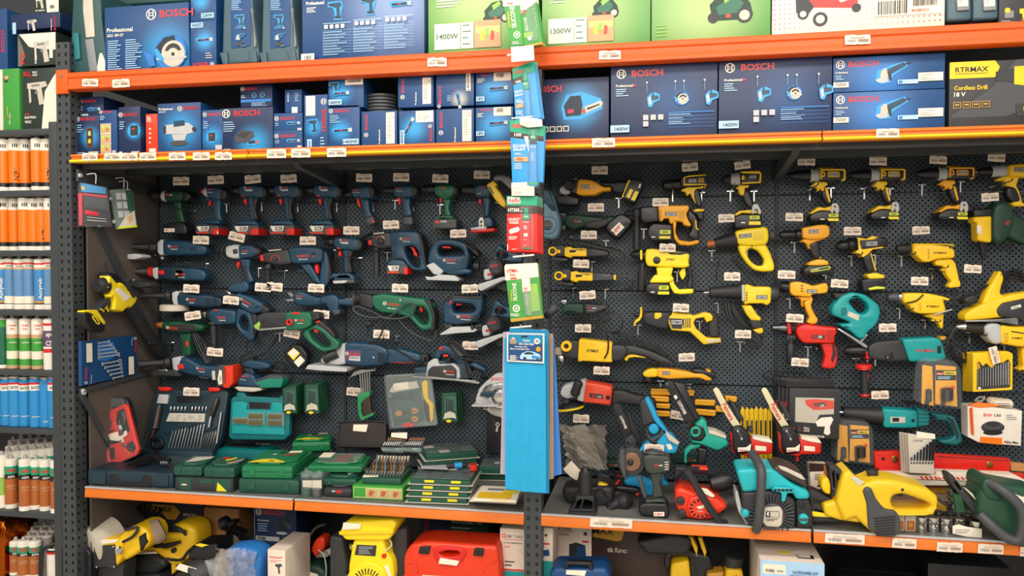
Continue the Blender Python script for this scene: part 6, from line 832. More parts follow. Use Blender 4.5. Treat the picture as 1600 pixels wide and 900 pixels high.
t=tool('trimmer_head_box','white and orange box with a black trimmer head picture','box','M',.36);t.q('box','white','1088,140 1150,136 1370,166 1364,346 1146,328 1090,300',30,2,-30,0);t.q('orange_flap','foil2','1090,140 1140,120 1300,140 1150,150',31,1,20);q=t.p('print');q.z=30.3;q.dec('foil2','1152,298 1266,304 1266,340 1150,328');q.dt('redo','BNW',1170,194,44,16,3);q.dt('dgrey','130',1224,195,36,14,2);q.dec('char',circ(1218,250,60,24,30));q.dec('dgrey',circ(1218,240,50,22,22));q.dec('char',circ(1218,234,36,20,14));q.dec('black',circ(1218,276,50,20,14));q.dt('black','Ezu Max',1290,332,60,13,3);q.dec('red',circ(1282,324,6,10));q.lines('grey',1286,186,60,3,10,3);q.dec('orange','1096,150 1112,146 1120,290 1104,284')
t.q('hang_loop','lgrey','1138,120 1160,98 1196,94 1200,110 1176,130',3,1,0,holes=['1152,120 1166,106 1186,104 1180,116']);m=t.p('price_label');m.poly('paper','1196,106 1214,96 1330,110 1334,154 1250,148 1200,132',34,.3,33);m.z=34.2;m.lines('grey',1240,124,70,2,10,4)
for i,(o,x0,y0)in enumerate((('692,66 960,76 956,112 690,104',0,0),('694,108 804,116 802,150 696,142',0,0),('716,156 812,160 808,190 716,184',0,0),('716,200 812,206 808,238 716,236',0,0),('962,132 1088,138 1082,172 960,166',0,0),('968,190 1092,200 1086,236 970,226',0,0),('1086,170 1146,180 1150,214 1090,206',0,0),('1144,108 1220,116 1216,150 1150,142',0,0))):
 t=tool('utility_knife',f"orange plastic handled knife on the panel, {('uppermost behind the black bar','second from the top','third from the top','lowest of the left stack','upper of the centre pair','lower of the centre pair','small one left of the silver bar','topmost one right of the silver bar')[i]}",'knife','L',.45,'orange handled knives');t.q('grip','ylo',o,9,4);P=pts_(o);t.q('rib','gold',[(P[0][0]+14,P[0][1]+8),(P[1][0]-10,P[1][1]+8),(P[1][0]-10,P[1][1]+14),(P[0][0]+14,P[0][1]+14)],10,1,6)
for i in range(7):
 t=tool('saw_blade_pack',f"yellow packed saw blade behind the red bar saw, {('first','second','third','fourth','fifth','sixth','seventh')[i]} from the left",'saw blade','L',.44-.004*(i%2),'yellow saw blade packs');x=1240+i*28;t.q('card','yel',[(x,200),(x+12,172+6*(i%3)),(x+26,196),(x+26,500),(x+14,514),(x+2,490)],2,1);t.q('blade','dsteel',[(x+7,260),(x+19,260),(x+19,420),(x+9,420)],3.2,.3,2.2)
# things standing on the display shelf
ZS=.6645
def blk(t,part,m,A,B,zb,yt,d,bev=4,of=None,label=None):
 ox,oy,k=t.fr;f=lambda q:Vector((q.x,q.y,zb))if isinstance(q,Vector)else ZP(zb).map(ox+q[0]/k,oy+q[1]/k);Pa,Pb=f(A),f(B);u=(Pb-Pa);w=u.length;u.normalize();dp=Vector((-u.y,u.x,0))
 h=-yt if yt<0 else YP(Pa.y).map(ox+A[0]/k,oy+yt/k).z-zb;p=t.p(part,of,label);c=(Pa+Pb)/2+dp*d/2+Vector((0,0,h/2));p.box(m,c,(w,d,h),math.atan2(u.y,u.x),bev/1000.);t.G=(Pa,u,dp,w,d,h,zb);return p
def top(t):Pa,u,dp,w,d,h,zb=t.G;t.face=(Vector((Pa.x,Pa.y,zb+h))+dp*d,u*w/100,-dp*w/100);t.pl=Pl(t.face[0],(0,0,1));return t.G[4]/t.G[3]*100
def front(t):Pa,u,dp,w,d,h,zb=t.G;t.face=(Vector((Pa.x,Pa.y,zb+h)),u*w/100,Vector((0,0,-w/100)));t.pl=Pl(t.face[0],-dp);return h/w*100
def free(t,pl=None):t.face=None;t.pl=YP(pl)if isinstance(pl,(int,float))else(pl or t.pl)
class S_(T):pass
def st(name,label,cat,fr,Y=.1,group=None):t=T(name,label,cat,fr,Y,group);return t
def ztop(t):return t.G[6]+t.G[5]
tilt=lambda y,z,a:Pl((0,y,z),(0,-math.cos(math.radians(a)),math.sin(math.radians(a))))
t=st('bit_case','open dark blue green case full of drill bits and a grinding handle','tool case','E');PAL['casedk']='1a3440 .45'
blk(t,'tray','casedk',(75,745),(670,770),ZS,640,.26,10);D=top(t);q=t.p('tray_recess');q.poly('navyd',rr(6,6,94,D-6),.6,.2,0,6);front(t);q=t.p('tray_grip');q.poly('black','26,4 34,3 38,11 62,11 66,3 74,4 74,18 26,18',3,.3,1);t.p('tray_latch').poly('casedk',rr(6,1,22,15),6,0,2);t.p('tray_latch').poly('casedk',rr(80,1,95,15),6,0,2)
free(t,tilt(.34,.73,12));t.fr=FR['E']
t.q('lid','casedk','450,500 540,120 560,84 1040,84 1050,110 1000,420 940,524 460,510',0,6,-30);t.q('lid_hinge','casedk','445,495 945,515 945,560 445,545',8,4,-20);t.q('latch','red','576,66 650,66 668,84 640,96 584,92',14,3,-8,label='red latch');t.q('latch','red','920,70 990,68 1012,82 990,98 930,98',14,3,-8,label='red latch');t.q('handle_slot','black','690,128 820,118 870,140 872,176 700,176',1,.5,-2)
t.q('chisel_head','lgrey','580,116 646,118 636,184 564,180',12,3,0);t.l('grip_tube','rust',590,190,556,350,'0:14 .1:20 .9:22 1:30',14,14);t.l('grip_tube','rust',552,352,530,420,'0:16 1:14',14,14);m=t.p('ring_clamp');m.poly('black',circ(570,456,44,20),18,2,4,0,holes=[circ(572,456,24,16)]);t.l('depth_rod','steel',508,370,470,486,'0:5 1:5',8,8);t.l('grip_tube','rust',990,140,946,270,'0:8 .1:16 .9:16 1:12',14,14);t.l('chisel','steel',944,270,930,344,'0:10 1:12',14,14);t.l('chisel','steel',1012,240,980,456,'0:9 1:10',10,10)
for k in range(5):t.l('masonry_bit','steel',660+k*25,202,656+k*25,232,'0:4 .5:6 1:4',6,6,7);t.l('masonry_bit','steel',808+k*24,202,804+k*24,232,'0:4 .5:6 1:4',6,6,7)
q=t.q('bit_box','dirty','650,246 896,250 890,310 624,306',8,2,0,label='clear box of small bits');q.z=8
for k in range(26):q.dec('lgrey',circ(660+random.random()*210,258+random.random()*40,9,6,5))
q=t.p('moulding');[q.tube('casedk',s,3,3)for s in('600,370 660,380 760,340 720,390 620,384','770,350 830,326 800,380 840,390','880,374 960,356 970,340')]
for x0,n,y0,dx in((654,5,372,22),(760,6,352,22),(876,6,396,19)):
 for k in range(n):t.l('drill_bit','steel',x0+k*dx+22,y0-k*6,x0+k*dx-12,494,[(0,3),(.1,4+k*.3),(.6,5+k*.3),(1,3.5)],8,8,7)
t=st('cable_pile','pile of black cords lying in the open dark case','cable','E',ZP(.731))
m=t.root()
for k in range(9):m.tube('cable',[(330+k*20,630-k*3,4),(400+k*20,600-k*5,12+k*2),(470+k*16,565+k*5,8+k),(540+k*14,590+k*4,16+k*2),(600+k*6,615-k*2,10),(640,590+k*4,5)],3)
for k in range(3):m.lathe('steel',590+k*20,612,600+k*20,616,'0:3 .5:4 1:3',12)
t=st('plier_set','transparent red pliers case leaning upright beside the perforated post','tool case','E');free(t,tilt(.15,.73,8));O='128,230 150,170 220,140 330,138 352,180 440,500 428,540 250,620 210,620 190,590'
t.q('backing','black',O,-6,6,-34);t.q('frame','redb','150,238 200,230 260,216 340,178 360,196 438,500 424,536 250,612 214,610 196,570',6,5,-8,holes=['170,290 222,262 244,300 240,350 200,380 180,340','280,240 330,214 352,300 372,370 300,400 270,300','210,400 290,370 300,450 220,470','222,500 262,480 270,560 230,580','350,460 390,440 416,490 380,520 350,500'],label='red inner frame')
t.q('pliers','dsteel','180,280 210,274 222,330 232,350 204,330 190,320',8,2,0);t.q('pliers','dsteel','300,232 330,230 346,290 336,340 310,300',8,2,0);[t.q('tool_bit',('dsteel','dirty','purple')[k%3],[(286+k*6,300+k*30),(306+k*6,296+k*30),(314+k*6,330+k*30),(296+k*6,334+k*30)],8,2,0)for k in range(6)];[t.l('socket','dsteel',356+k*14,470+k*10,362+k*14,484+k*10,'0:8 1:9',10,10,8)for k in range(4)];t.q('paper_band','paper','208,402 296,372 300,406 330,400 340,370 356,366 360,396 300,440 216,430',9,.5,8);t.q('carry_handle','cleard','140,220 160,170 230,146 324,146 336,180 300,200 230,214 200,224',8,5,-20);t.q('cover','clear2',O,12,4,10)
t=st('bit_case','open teal case of golden screw bits behind the green cases','tool case','E');free(t,tilt(.36,.76,5));t.q('lid','teald','1052,410 1068,150 1084,132 1460,150 1480,180 1474,400 1440,436 1070,432',0,6,-26);t.q('handle','teald','1106,102 1160,98 1170,130 1400,140 1440,104 1470,110 1470,160 1106,150',0,6,-20);t.q('handle_slot','black','1196,168 1345,176 1340,218 1200,216',1,.5,-2);t.q('inner_tray','teal','1084,170 1160,166 1190,180 1180,224 1350,226 1360,170 1430,176 1450,400 1080,390',6,4,0)
for x,y in((1100,282),(1206,248),(1206,292),(1338,252),(1338,296)):
 q=t.q('bit_tray','clearg',rr(x-6,y-10,x+112,y+38),16,2,6);[t.l('screw_bit','brass',x+6+k*11,y+30,x+6+k*11,y,'0:4 .5:4 1:3',18,18,6)for k in range(9)]
free(t,.2);blk(t,'tray','teald',(955,560),(1330,575),ZS+.03,498,.2,8);D=top(t);q=t.p('tray_liner');q.poly('teal',rr(4,4,96,D-4),1,.2,0,3);[t.p('long_bit').lathe('char',12+k*5,D*.55,14+k*5,D*.8,'0:1.4 1:1',6,6,6)for k in range(12)];t.p('price_label').poly('paper','56,38 84,34 86,44 60,50',8,7.5,0);t.p('black_grip').poly('rubber','62,14 96,8 98,20 64,24',12,1,4)
def gcase(label,fr,A,B,zb,yt,d,m='bgreen',tri=None,grp='green tool cases on the shelf',extra=None,latches=2):
 t=st('tool_case',label,'tool case',fr,.1,grp);blk(t,'shell',m,A,B,zb,yt,d,12);H=front(t);t.p('seam').poly('bgreend',rr(1,H*.42,99,H*.47),.8,0,0,0)
 for k in range(latches):t.p('latch').poly(m,rr(16+k*56,H*.2,28+k*56,H*.75),3,0,1)
 D=top(t);t.p('lid_ridge').poly(m,[(8,D*.12),(40,D*.08),(60,D*.2),(92,D*.1),(96,D*.7),(70,D*.92),(30,D*.92),(6,D*.7)],9,0,5)
 if tri:q=t.p('label');q.z=9.2;q.dec('yelw',[(10,D*.9),(30,D*.72),(50,D*.7),(78,D*.86),(80,D*.92),(10,D*.93)]);q.dt('dgreen','34',46,D*.88,10,D*.1);q.dec('paper',[(60,D*.2),(84,D*.16),(86,D*.3),(62,D*.34)]);q.dec('red',[(56,D*.44),(80,D*.38),(82,D*.44),(58,D*.5)]);q.dec('grey',circ(40,D*.45,7,12));q.dec('char',circ(50,D*.3,6,10));q.dec('white',circ(40,D*.45,3,10))
 if extra:extra(t,D)
 return t
gb=gcase('low green case under the big bright green one','E',(1120,800),(1545,815),ZS,700,.26,'gmid');PAL['gmid']='1c5040 .45';PAL['gbr']='157548 .4'
gcase('bright green case with a yellow flash, on top of the lower green one','E',(1140,700),(1500,706),ztop(gb),612,.25,'gbr',1)
g2=gcase('green case standing further back beside the black soft case','G',(30,636),(270,628),ZS,500,.16,'gmid');gcase('bright green case with a yellow flash, rear one of the two','G',(-20,520),(250,512),ztop(g2)+.001,452,.16,'gbr',1)
t=st('carton_sleeve','green and brown sleeve of a socket set with a yellow corner','tool case','E');blk(t,'sleeve','char',(682,780),(1085,796),ZS,690,.16,3);H=front(t);q=t.p('print');q.z=.3;q.dec('gmid',rr(8,1,28,H-1));q.dec('red',rr(14,H*.5,22,H*.62));q.dec('gmid',rr(44,2,66,H*.4));q.dec('gmid',rr(70,1,96,H-1));q.dec('yelw',f'72,{H-1} 74,6 90,{H-1}');q.lines('white',12,H*.5,12,1,2,2);top(t);zt_=ztop(t)
t=gcase('small green drill case with a grey tool print, leftmost of two','E',(668,684),(868,690),zt_+.001,614,.15,'gmid',extra=lambda t,D:t.p('print').poly('dirty',[(30,D*.3),(90,D*.2),(92,D*.4),(60,D*.7),(30,D*.8)],10,9.2,0));gcase('small green drill case with a red dot print, right of its twin','E',(878,694),(1095,702),zt_+.001,620,.15,'gmid',extra=lambda t,D:(t.p('print').poly('red',circ(30,D*.3,12,14,9),10,9.2,0),t.p('yellow_flash').poly('yelw',[(40,D*.5),(60,D*.2),(66,D*.3),(50,D*.6)],10,9.2,0),t.p('grey_print').poly('clothtan',[(60,D*.8),(90,D*.3),(96,D*.5),(80,D*.9)],10,9.2,0)))
t=st('soft_case','open black fabric case of small tools with an orange star knob','case','G');free(t,tilt(.36,.72,15));t.q('lid','softc','290,470 300,340 330,300 600,296 640,330 636,470 610,490 310,484',0,10,-26);PAL['softc']='2a211d .7';q=t.p('zip');q.tube('black','300,465 310,345 336,310 600,306 630,336 628,465 606,480 316,476',3,2,closed=True);t.q('price_label','paper','412,326 512,326 500,378 408,370',3,.3,1)
free(t,.2);blk(t,'base','softc',(215,560),(560,590),ZS+.01,528,.19,12);D=top(t);t.p('inner').poly('char',rr(4,4,96,D-4),1,0,0,6);t.p('small_tool').poly('redo','42,14 60,8 64,16 46,22',12,1,3);t.p('small_tool').poly('black','50,26 74,20 76,28 54,34',12,1,3);t.p('star_knob').poly('foil2',[(84+9*math.cos(a*.785)*(1 if a%2 else .6),18+9*math.sin(a*.785)*(1 if a%2 else .6))for a in range(8)],24,1,2);[t.p('small_tool').poly('dgrey',rr(8+k*8,10,12+k*8,D-10),8,1,2)for k in range(4)]
t=st('bit_case','small grey twin case of screw bits standing open','bit set','G');free(t,tilt(.3,.7,30));
for x,w in((604,176),(752,160)):
 t.q('half_case','dgrey',[(x,480),(x+56,416),(x+w,418),(x+w-26,484)],0,4,-24);[t.l('screw_bit',('brass','copper')[x>700],x+50+k*14,440,x+56+k*14,420,'0:4 1:3',6,6,6)for k in range(8)];[t.l('screw_bit','steel',x+18+k*15,474,x+32+k*15,450,'0:5 1:4',6,6,6)for k in range(8)];t.q('window','clearg',[(x-6,482),(x+w-26,486),(x+w-28,516),(x,508)],0,2,-20)
t.q('price_tag','paper','680,390 790,388 788,432 678,420',14,.3,13)
g3=gcase('green organiser base with a red stamp','G',(200,828),(400,836),ZS,764,.12,'char',latches=0,extra=lambda t,D:None);q=g3 .p('stamp');front(g3);q.dec('red','44,8 62,6 66,16 46,18');q.dec('dirty','30,8 42,8 42,14 30,14')
g4=gcase('green organiser with red screwdriver bits under its lid','G',(196,752),(430,758),ztop(g3)+.002,700,.13,'gmid',latches=1,extra=lambda t,D:(t.p('red_bits').poly('dred',[(18,D*.3),(44,D*.1),(50,D*.4),(28,D*.7)],11,9,0),t.p('price_label').poly('paper',[(56,D*.4),(88,D*.1),(96,D*.3),(70,D*.8)],11,9,0)))
g5=gcase('flat green case with a clear window of red bits, behind the jars','G',(88,660),(470,664),ztop(g3)+.045,610,.16,'gbr',latches=0,extra=lambda t,D:(t.p('window').poly('clearg',rr(16,6,88,D-6),11,9,0,2),t.p('red_bits').poly('dred',rr(44,10,70,D-10),10.6,9,0,2),t.p('price_label').poly('paper',rr(10,4,32,D*.5),12,11,0)))
for k,(x,y)in enumerate(((86,830),(158,834),(110,800),(186,804))):
 t=st('screw_jar',('clear round jar of screws, front left','clear round jar of screws, front right','clear round jar of screws, rear left','clear round jar of screws, rear right')[k],'jar','G',.1,'clear jars of screws');P=ZP(ZS).map(460+x/4.444,590+(y-8)/4.444);r=.021;t.p('contents').rev(('gmid','dsteel')[k%2],P,P+Vector((0,0,.03)),[(0,r*.9),(1,r*.9)],14);t.p('jar').rev('clear',P,P+Vector((0,0,.075)),[(0,r),(.9,r),(1,r*.9)],16);t.p('lid').rev('clearg',P+Vector((0,0,.075)),P+Vector((0,0,.088)),[(0,r*1.05),(1,r)],16)
t=st('price_tag','cream price label stuck across the clear jars','price tag','G',.045);t.root().poly('paper','56,714 188,712 190,782 60,768',1,0,.2,1)
t=st('bit_display_box','green and white carton with three wood photographs under the bits','box','G');blk(t,'carton','green',(404,838),(755,856),ZS,746,.16,1);H=front(t);q=t.p('print');q.z=.3;q.dec('picgreen',rr(2,3,98,H-2));q.dec('green',rr(3,4,26,H-4));[q.dec('tan',rr(28+k*24,6,49+k*24,H-3))for k in range(3)];[q.dec('copper',[(34+k*24,8),(44+k*24,10),(38+k*24,H-6),(32+k*24,H-8)])for k in range(3)];zt_=ztop(t)
t=st('bit_set','green tray bristling with rows of steel bits and paper cards','bit set','G');blk(t,'tray','gmid',(466,738),(740,748),zt_+.001,694,.17,6);D=top(t);q=t.p('paper_label');q.poly('paper',[(0,D*.8),(34,D*.74),(40,D*.9),(2,D*.98)],3,.4,.3,0);zz=ztop(t);Pa,u,dp,w,d,h,zb=t.G;t.face=None
for r in range(4):
 for k in range(12):P=Pa+u*w*(.06+k*.078)+dp*(d*(.12+r*.23))+Vector((0,0,zz-zb-.002));t.p('steel_bit').rev(('steel','dsteel','brass')[(k+r)%3 if r else 1],P,P+Vector((.006,.01,.022+.01*r)),[(0,.0032),(.6,.004),(1,.002)],6)
for k in range(3):P=Pa+u*w*(.2+.27*k)+dp*(d*.95)+Vector((0,0,zz-zb+.03));t.p('paper_card').box('dirty',P,(.05,.03,.002),.3*(k-1),0,rx=.6)
def clearcase(label,fr,A,B,zb,yt,d,grp='flat clear topped accessory cases',th=1,yellow=True):
 t=st('accessory_case',label,'accessory case',fr,.1,grp);blk(t,'base','gmid',A,B,zb,yt,d,3);H=front(t);D=top(t);t.p('rim').poly('dirty',[(-3,-3),(103,-3),(104,D+3),(-4,D+3)],-h_(t)*1000+2,-h_(t)*1000,0,0);q=t.p('contents');[q.poly(random.choice(('dgrey','bgreend','gdk','dsteel','dirty')),rr(5+a*23,5+b*D*.3,25+a*23,5+b*D*.3+D*.24),2,.3,.5)for a in range(4)for b in range(3)];t.p('window').poly('clear',rr(2,2,98,D-2),5,2.4,1,2)
 if yellow:front(t);[t.p('latch',label='yellow latch').poly('yelw',rr(24+k*44,.5,40+k*44,H*.55),2.5,0,.8)for k in range(2)]
 return t
h_=lambda t:t.G[5]
zz=ZS+.003;AA=(785,866);BB=(1196,880)
for k in range(4):t=clearcase(f"clear topped green case in the front stack, {('lowest','second from below','third from below','uppermost, with a cream price label')[k]}",'G',AA,BB,zz,-.0175,.19);AA,BB=t.G[0]+Vector((.002,.004,0)),t.G[0]+t.G[1]*t.G[3]+Vector((.004,.003,0));zz=ztop(t)+.0035
top(t);q=t.p('price_label');q.poly('paper','44,24 68,20 66,32 42,34',6.5,6,0)
zb_=ZS+.003;AA=(905,745);BB=(1262,716)
for k in range(4):t=clearcase(f"clear topped green case in the rear stack, {('lowest','second from below','third from below','uppermost')[k]}",'G',AA,BB,zb_,-.026,.15,yellow=False);AA,BB=t.G[0]+Vector((.004*(-1)**k,.002,0)),t.G[0]+t.G[1]*t.G[3]+Vector((.004*(-1)**k,.002,0));zb_=ztop(t)+.004
t=st('hand_saw','slim saw with a black and blue grip lying between the case stacks','saw','G');t.at(pl=ZP(zz+.012));t.q('blade','lgrey','880,616 1060,606 1064,640 880,632',1,.3,0);t.l('grip','rubber',1056,622,1200,612,'0:3 .2:5 .6:4 .9:5.5 1:4',4,4);t.l('grip_band','boxcyan',1110,620,1160,616,'0:5.4 1:5.4',4,4);t.q('tip','red','1216,612 1266,608 1268,630 1220,632',10,3)
t=clearcase('tall clear box of dark bits just left of the cloths','G',(1282,668),(1470,672),ZS+.03,620,.12,yellow=False);t=clearcase('low clear box under the tall clear box','G',(1284,712),(1470,716),ZS,664,.12,yellow=False)
for k in range(6):
 t=st('blade_card',f"flat white and yellow blade card, {('lowest','second','third','fourth','fifth','uppermost')[k]} of the pile under the cloths",'card pack','G',.1,'flat blade cards under the cloths');blk(t,'card',('dirty','paper')[k%2],(1205+k*8,866-k*2),(1540,884-k*3),ZS+k*.009,850-k*2,.16,.5);D=top(t);q=t.p('print');q.z=.4;q.dec(('yelw','dirty','yel')[k%3],rr(4,D*.5,60+k*5,D*.94));q.dec('grey',rr(20,D*.2,80,D*.34));q.dec('yelw',rr(60,4,96,D*.5));front(t);t.p('yellow_edge').poly('yel',rr(10+k*6,.6,80,2.4),.5,0,0)
t=st('steel_panel_card','black hanging board with one small steel spanner','board','G',.44);t.q('board','black','1338,190 1450,190 1450,520 1334,530',3,1,-3);t=st('spanner','small steel spanner hanging on the black board','spanner','G',.43);m=t.root();m.poly('chrome',circ(1412,324,16,14),3,-2,1,0,holes=[circ(1412,324,7,10)]);m.poly('chrome','1404,338 1418,338 1412,376 1400,380 1396,372',3,-2,1)
# right of the hanging cloths
t=st('plastic_bag','crumpled clear plastic bags of black parts hanging on the panel','bag','L',.38)
for k in range(4):t.p('black_part').poly('black',[(170+k*66,330+k*10),(206+k*66,290),(230+k*62,340),(226+k*60,500),(180+k*64,530)],20,-20,8)
m=t.p('film');m.crumple('film','150,280 420,276 430,550 190,530',9,10,40,12);m.crumple('film','190,290 300,270 420,548 300,540',5,9,56,8)
for k in range(3):t=st('paper_card',f"white folded paper card in the black tub, {('front','middle','rear')[k]}",'card','L',.12+.02*k,'paper cards');t.q('card',('paper','tan','dirty')[k],[(156+k*4,560+k*8),(206+k*8,508+k*10),(264-k*4,570+k*10),(240,628),(200,604)],2,.5,-2)
t=st('parts_tub','black tub with a yellow coiled part','tub','L');free(t,.18);t.q('tub','rubber','160,650 200,640 470,640 474,720 450,752 380,768 220,752 166,720',60,14,-40);t.q('yellow_part','yel','360,650 380,620 440,640 436,690 360,696',40,6,20);[t.cord(f'{340+k*10},650 {380},{600-k*8} {430+k*5},{590} {450-k*4},{640} {400},{660-k*4}',3,f=50)for k in range(4)];t.cord('360,660 400,650 430,700',3,'cable',f=66)
t=st('saw_stand_base','black clamp base with a triangular foot','tool base','L',.07);t.l('column','rubber',292,566,292,716,'0:26 .06:34 .1:40 .9:42 1:60');t.l('cap','black',292,548,292,570,'0:20 1:30');t.q('foot_frame','rubber','240,706 350,706 352,780 364,800 200,800 204,780 236,760',40,4,holes=['250,736 280,724 262,782 232,784','292,724 340,740 340,784 276,784']);t.q('foot_plate','rubber','198,790 366,796 366,812 198,806',60,2)
t=st('gearbox','black rubber cone shaped part lying on the shelf edge','tool part','L',.12);t.l('nose','rubber',440,786,500,760,'0:26 .1:32 .5:26 1:44',26,0);t.l('nose_hole','black',436,788,446,784,'0:14 1:16',28,26);t.l('bulb','rubber',490,764,584,748,'0:40 .2:52 .6:54 .8:34 1:14')
t=st('cutting_saw','grey cordless cut off saw with a round dark blade and battery','saw','L',.06);d=t.p('blade');d.ell('char',574,512,84,6,2,.5,n=36,ry=88);d2=t.p('inner_plate',d);d2 .ell('copper2',574,512,56,8,4,1,n=30);PAL['copper2']='9a7a66 .35 1';d2 .ell('black',568,514,20,20,8,4);t.q('blade_guard','dgrey','500,440 520,420 536,440 540,560 548,620 530,600 510,560 500,500',26,5,-10);b=t.q('body','dgreen2','640,470 680,456 800,468 816,500 810,560 760,570 700,580 660,560',34,8);PAL['dgreen2']='333c36 .5';t.q('top_cover','dgrey','650,452 700,440 780,462 700,466',24,3);t.x('red','KL',716,528,24,16,34,of=b);t.x('white','666',742,526,22,10,34,of=b);[t.q('vent','dirty',rr(776,500+k*14,800,506+k*14),35,.5,33,of=b)for k in range(4)]
t.q('handle','dgreen2','682,566 772,560 748,640 772,720 700,736 706,660',18,7);t.q('front_strut','dgrey','608,600 630,590 668,730 650,736',10,3);t.q('foot','dgreen2','654,734 760,726 790,752 664,752',32,5);bb=t.q('battery','black','620,760 664,748 790,752 804,790 800,834 780,842 640,826 618,800',38,7);q=t.p('label',bb);q.z=38.2;q.dec('white',rr(710,800,774,826));q.dt('red','18V',718,822,48,16)
def minisaw(lab,fr,bar,chain,tip,txt,parts,Y,barm='black'):
 t=st('mini_chainsaw',lab,'chainsaw',fr,Y);b=t.q('guide_bar',barm,bar,4,1,-4);c=t.p('chain',b);P=pts_(chain)
 for a,bq in zip(P,P[1:]):
  L=math.dist(a,bq);n=max(1,int(L/9))
  for k in range(n):x,y=a[0]+(bq[0]-a[0])*k/n,a[1]+(bq[1]-a[1])*k/n;c.lathe('dsteel',x-2,y,x+3,y+1,'0:3 .5:4.4 1:2',0,0,6)
 q=t.p('bar_text',b);q.text('red' if barm!='black' else'white',txt[0],*txt[1:5],txt[5],4.6)
 for p in parts:t.q(*p)
 return t
t=minisaw('small saw with a black bar and ribbed chain, leftmost behind the round blade','L','458,178 470,158 500,160 590,330 600,400 540,410 520,340','520,380 500,280 458,190 462,160 490,152 512,170',0,('CATPOWER',500,236,86,16,66),[('cover','black','540,200 560,210 640,380 630,420 590,400',10,4),('clutch_cover','char','530,370 580,340 610,380 600,440 540,440',24,6)],.2)
t.l('tension_bolt','chrome',556,384,562,382,'0:8 1:10',32,26)
t=st('pruning_shears','bright blue electric pruning shears with a black handle','shears','L',.2);t.q('handle','char','620,150 640,126 664,124 700,180 740,250 690,280 640,296',22,8);t.q('handle_strip','cyan','654,124 680,118 708,170 740,246 800,330 770,320 716,262',26,5,label='bright blue strip');t.q('body','cyan','620,440 640,410 680,380 780,330 820,340 866,400 840,456 770,452 720,400 680,420 640,446',26,6);w_=t.p('wheel',label='blue wheel');w_.ell('cyan',710,304,30,34,20,4);t.q('blade','dsteel','662,320 680,290 676,330 700,366 730,378 740,400 700,400 670,364',30,2,22);t.q('blade','dsteel','700,366 740,340 764,306 770,330 740,366 720,384',32,2,26);t.l('pivot','black',714,390,715,391,'0:12 1:12')if 0 else t.q('pivot','black',circ(714,390,16,12),38,3,28);t.q('sticker','paper','784,398 812,396 826,424 800,432',27,.3,26);t.q('paper_flap','dirty','782,304 800,330 868,384 850,400 800,370 784,340',34,1,32)
t=minisaw('small teal saw with a long black bar reaching up over the panel','L','780,40 800,20 826,24 870,80 1000,240 960,280 900,270','900,274 850,160 776,48 790,20 820,18 850,50',0,('CATPOWER',852,146,92,20,62),[('cover','black','826,24 900,40 990,250 960,260',10,4),('motor','teald3','920,330 960,280 1000,240 1030,260 1040,320 1140,350 1166,400 1100,440 1000,400 940,390',30,8),('clutch_cover','black','920,310 960,276 1010,290 1030,340 1000,380 940,372',34,6),('handle','teald3','896,440 930,410 1000,400 990,424 940,436 910,470 912,520 896,516',14,4),('handle_grip','black','976,420 1040,430 1024,530 980,524',18,6),('label','dirty','1040,310 1090,320 1150,350 1146,360 1090,342 1044,330',34,.5)],.2);PAL['teald3']='16a08c .4'
w_=t.p('wheel',label='teal wheel');w_.ell('teald3',962,318,32,42,32,4,hole=17);t.q('logo_head','white','832,110 846,104 856,120 846,134 836,124',5,.3,4.2);t.q('bar_bolt','dsteel',circ(790,40,11,10),6,1,3);t.l('guard_bar','rubber',870,290,920,282,'0:5 1:7',20,20)
for fr,k,xo,yo in(('L',1,0,0),('M',.852,0,0)):
 lab=('red battery saw with an ivory bar, left of its twin','red battery saw with an ivory bar, near the windowed box')[fr=='M']
 A=(lambda s:s)if fr=='L' else(lambda s:[((x-1065)*.852+25,(y-60)*.852+52)for x,y in pts_(s)])
 B_=(lambda x,y:(x,y))if fr=='L' else(lambda x,y:((x-1065)*.852+25,(y-60)*.852+52))
 t=minisaw(lab,fr,A('1072,76 1086,58 1106,66 1170,180 1240,290 1200,306 1150,230'),A('1176,300 1120,190 1068,90 1074,60 1096,54'),0,('Palmera',*B_(1126,164),112*k,28*k,62),[('clutch_cover','black',A('1182,300 1230,284 1290,330 1312,420 1300,450 1230,460 1190,440'),30,8),('cover_label','paper',A('1218,416 1270,414 1300,392 1296,436 1220,442'),31,.4),('motor_body','redb',A('1176,330 1290,350 1310,366 1420,380 1434,400 1430,460 1310,462 1290,476 1186,450'),24,7),('side_label','paper',A('1326,406 1392,412 1392,440 1326,436'),25,.4),('top_flap','paper',A('1310,352 1420,370 1432,392 1370,382 1310,366'),27,1),('rear_arm','char',A('1160,130 1200,150 1262,250 1250,270 1220,240'),12,4),('knob','char',A(circ(1300,316,16,12)),20,4),('slot_plate','dgrey',A('1210,310 1224,304 1254,366 1240,374'),32,1)],.22,'ivory')
 PAL['ivory']='d8cfa8 .4';t.q('trigger','redb',A('1280,470 1300,466 1300,510 1284,510'),8,3);t.text_=t.x('red','Palmera',*B_(1226,438),50*k,12*k,30.8)
 for y in(316,364):t.q('cover_bolt','chrome',A(circ(1218+(y-316)*.5,y,9,10)),36,2,30)
t=st('chainsaw','orange red petrol chainsaw with a curved black front handle','chainsaw','L',.085);b=t.q('body','redo2','836,660 870,640 960,670 1060,690 1140,740 1150,770 1080,820 1060,836 980,838 900,826 860,800 840,740',60,14);PAL['redo2']='e6361a .35';b2=t.q('starter_cover','redo2','920,700 1000,680 1060,720 1070,790 1000,834 930,820 904,760',68,8,50,of=b)
for a in range(14):ang=a*.449;t.q('cooling_slot','black',[(988+math.cos(ang+d)*r,762+math.sin(ang+d)*r*.85)for r,d in((46,-.1),(66,-.1),(66,.1),(46,.1))],69,.3,67,of=b2)
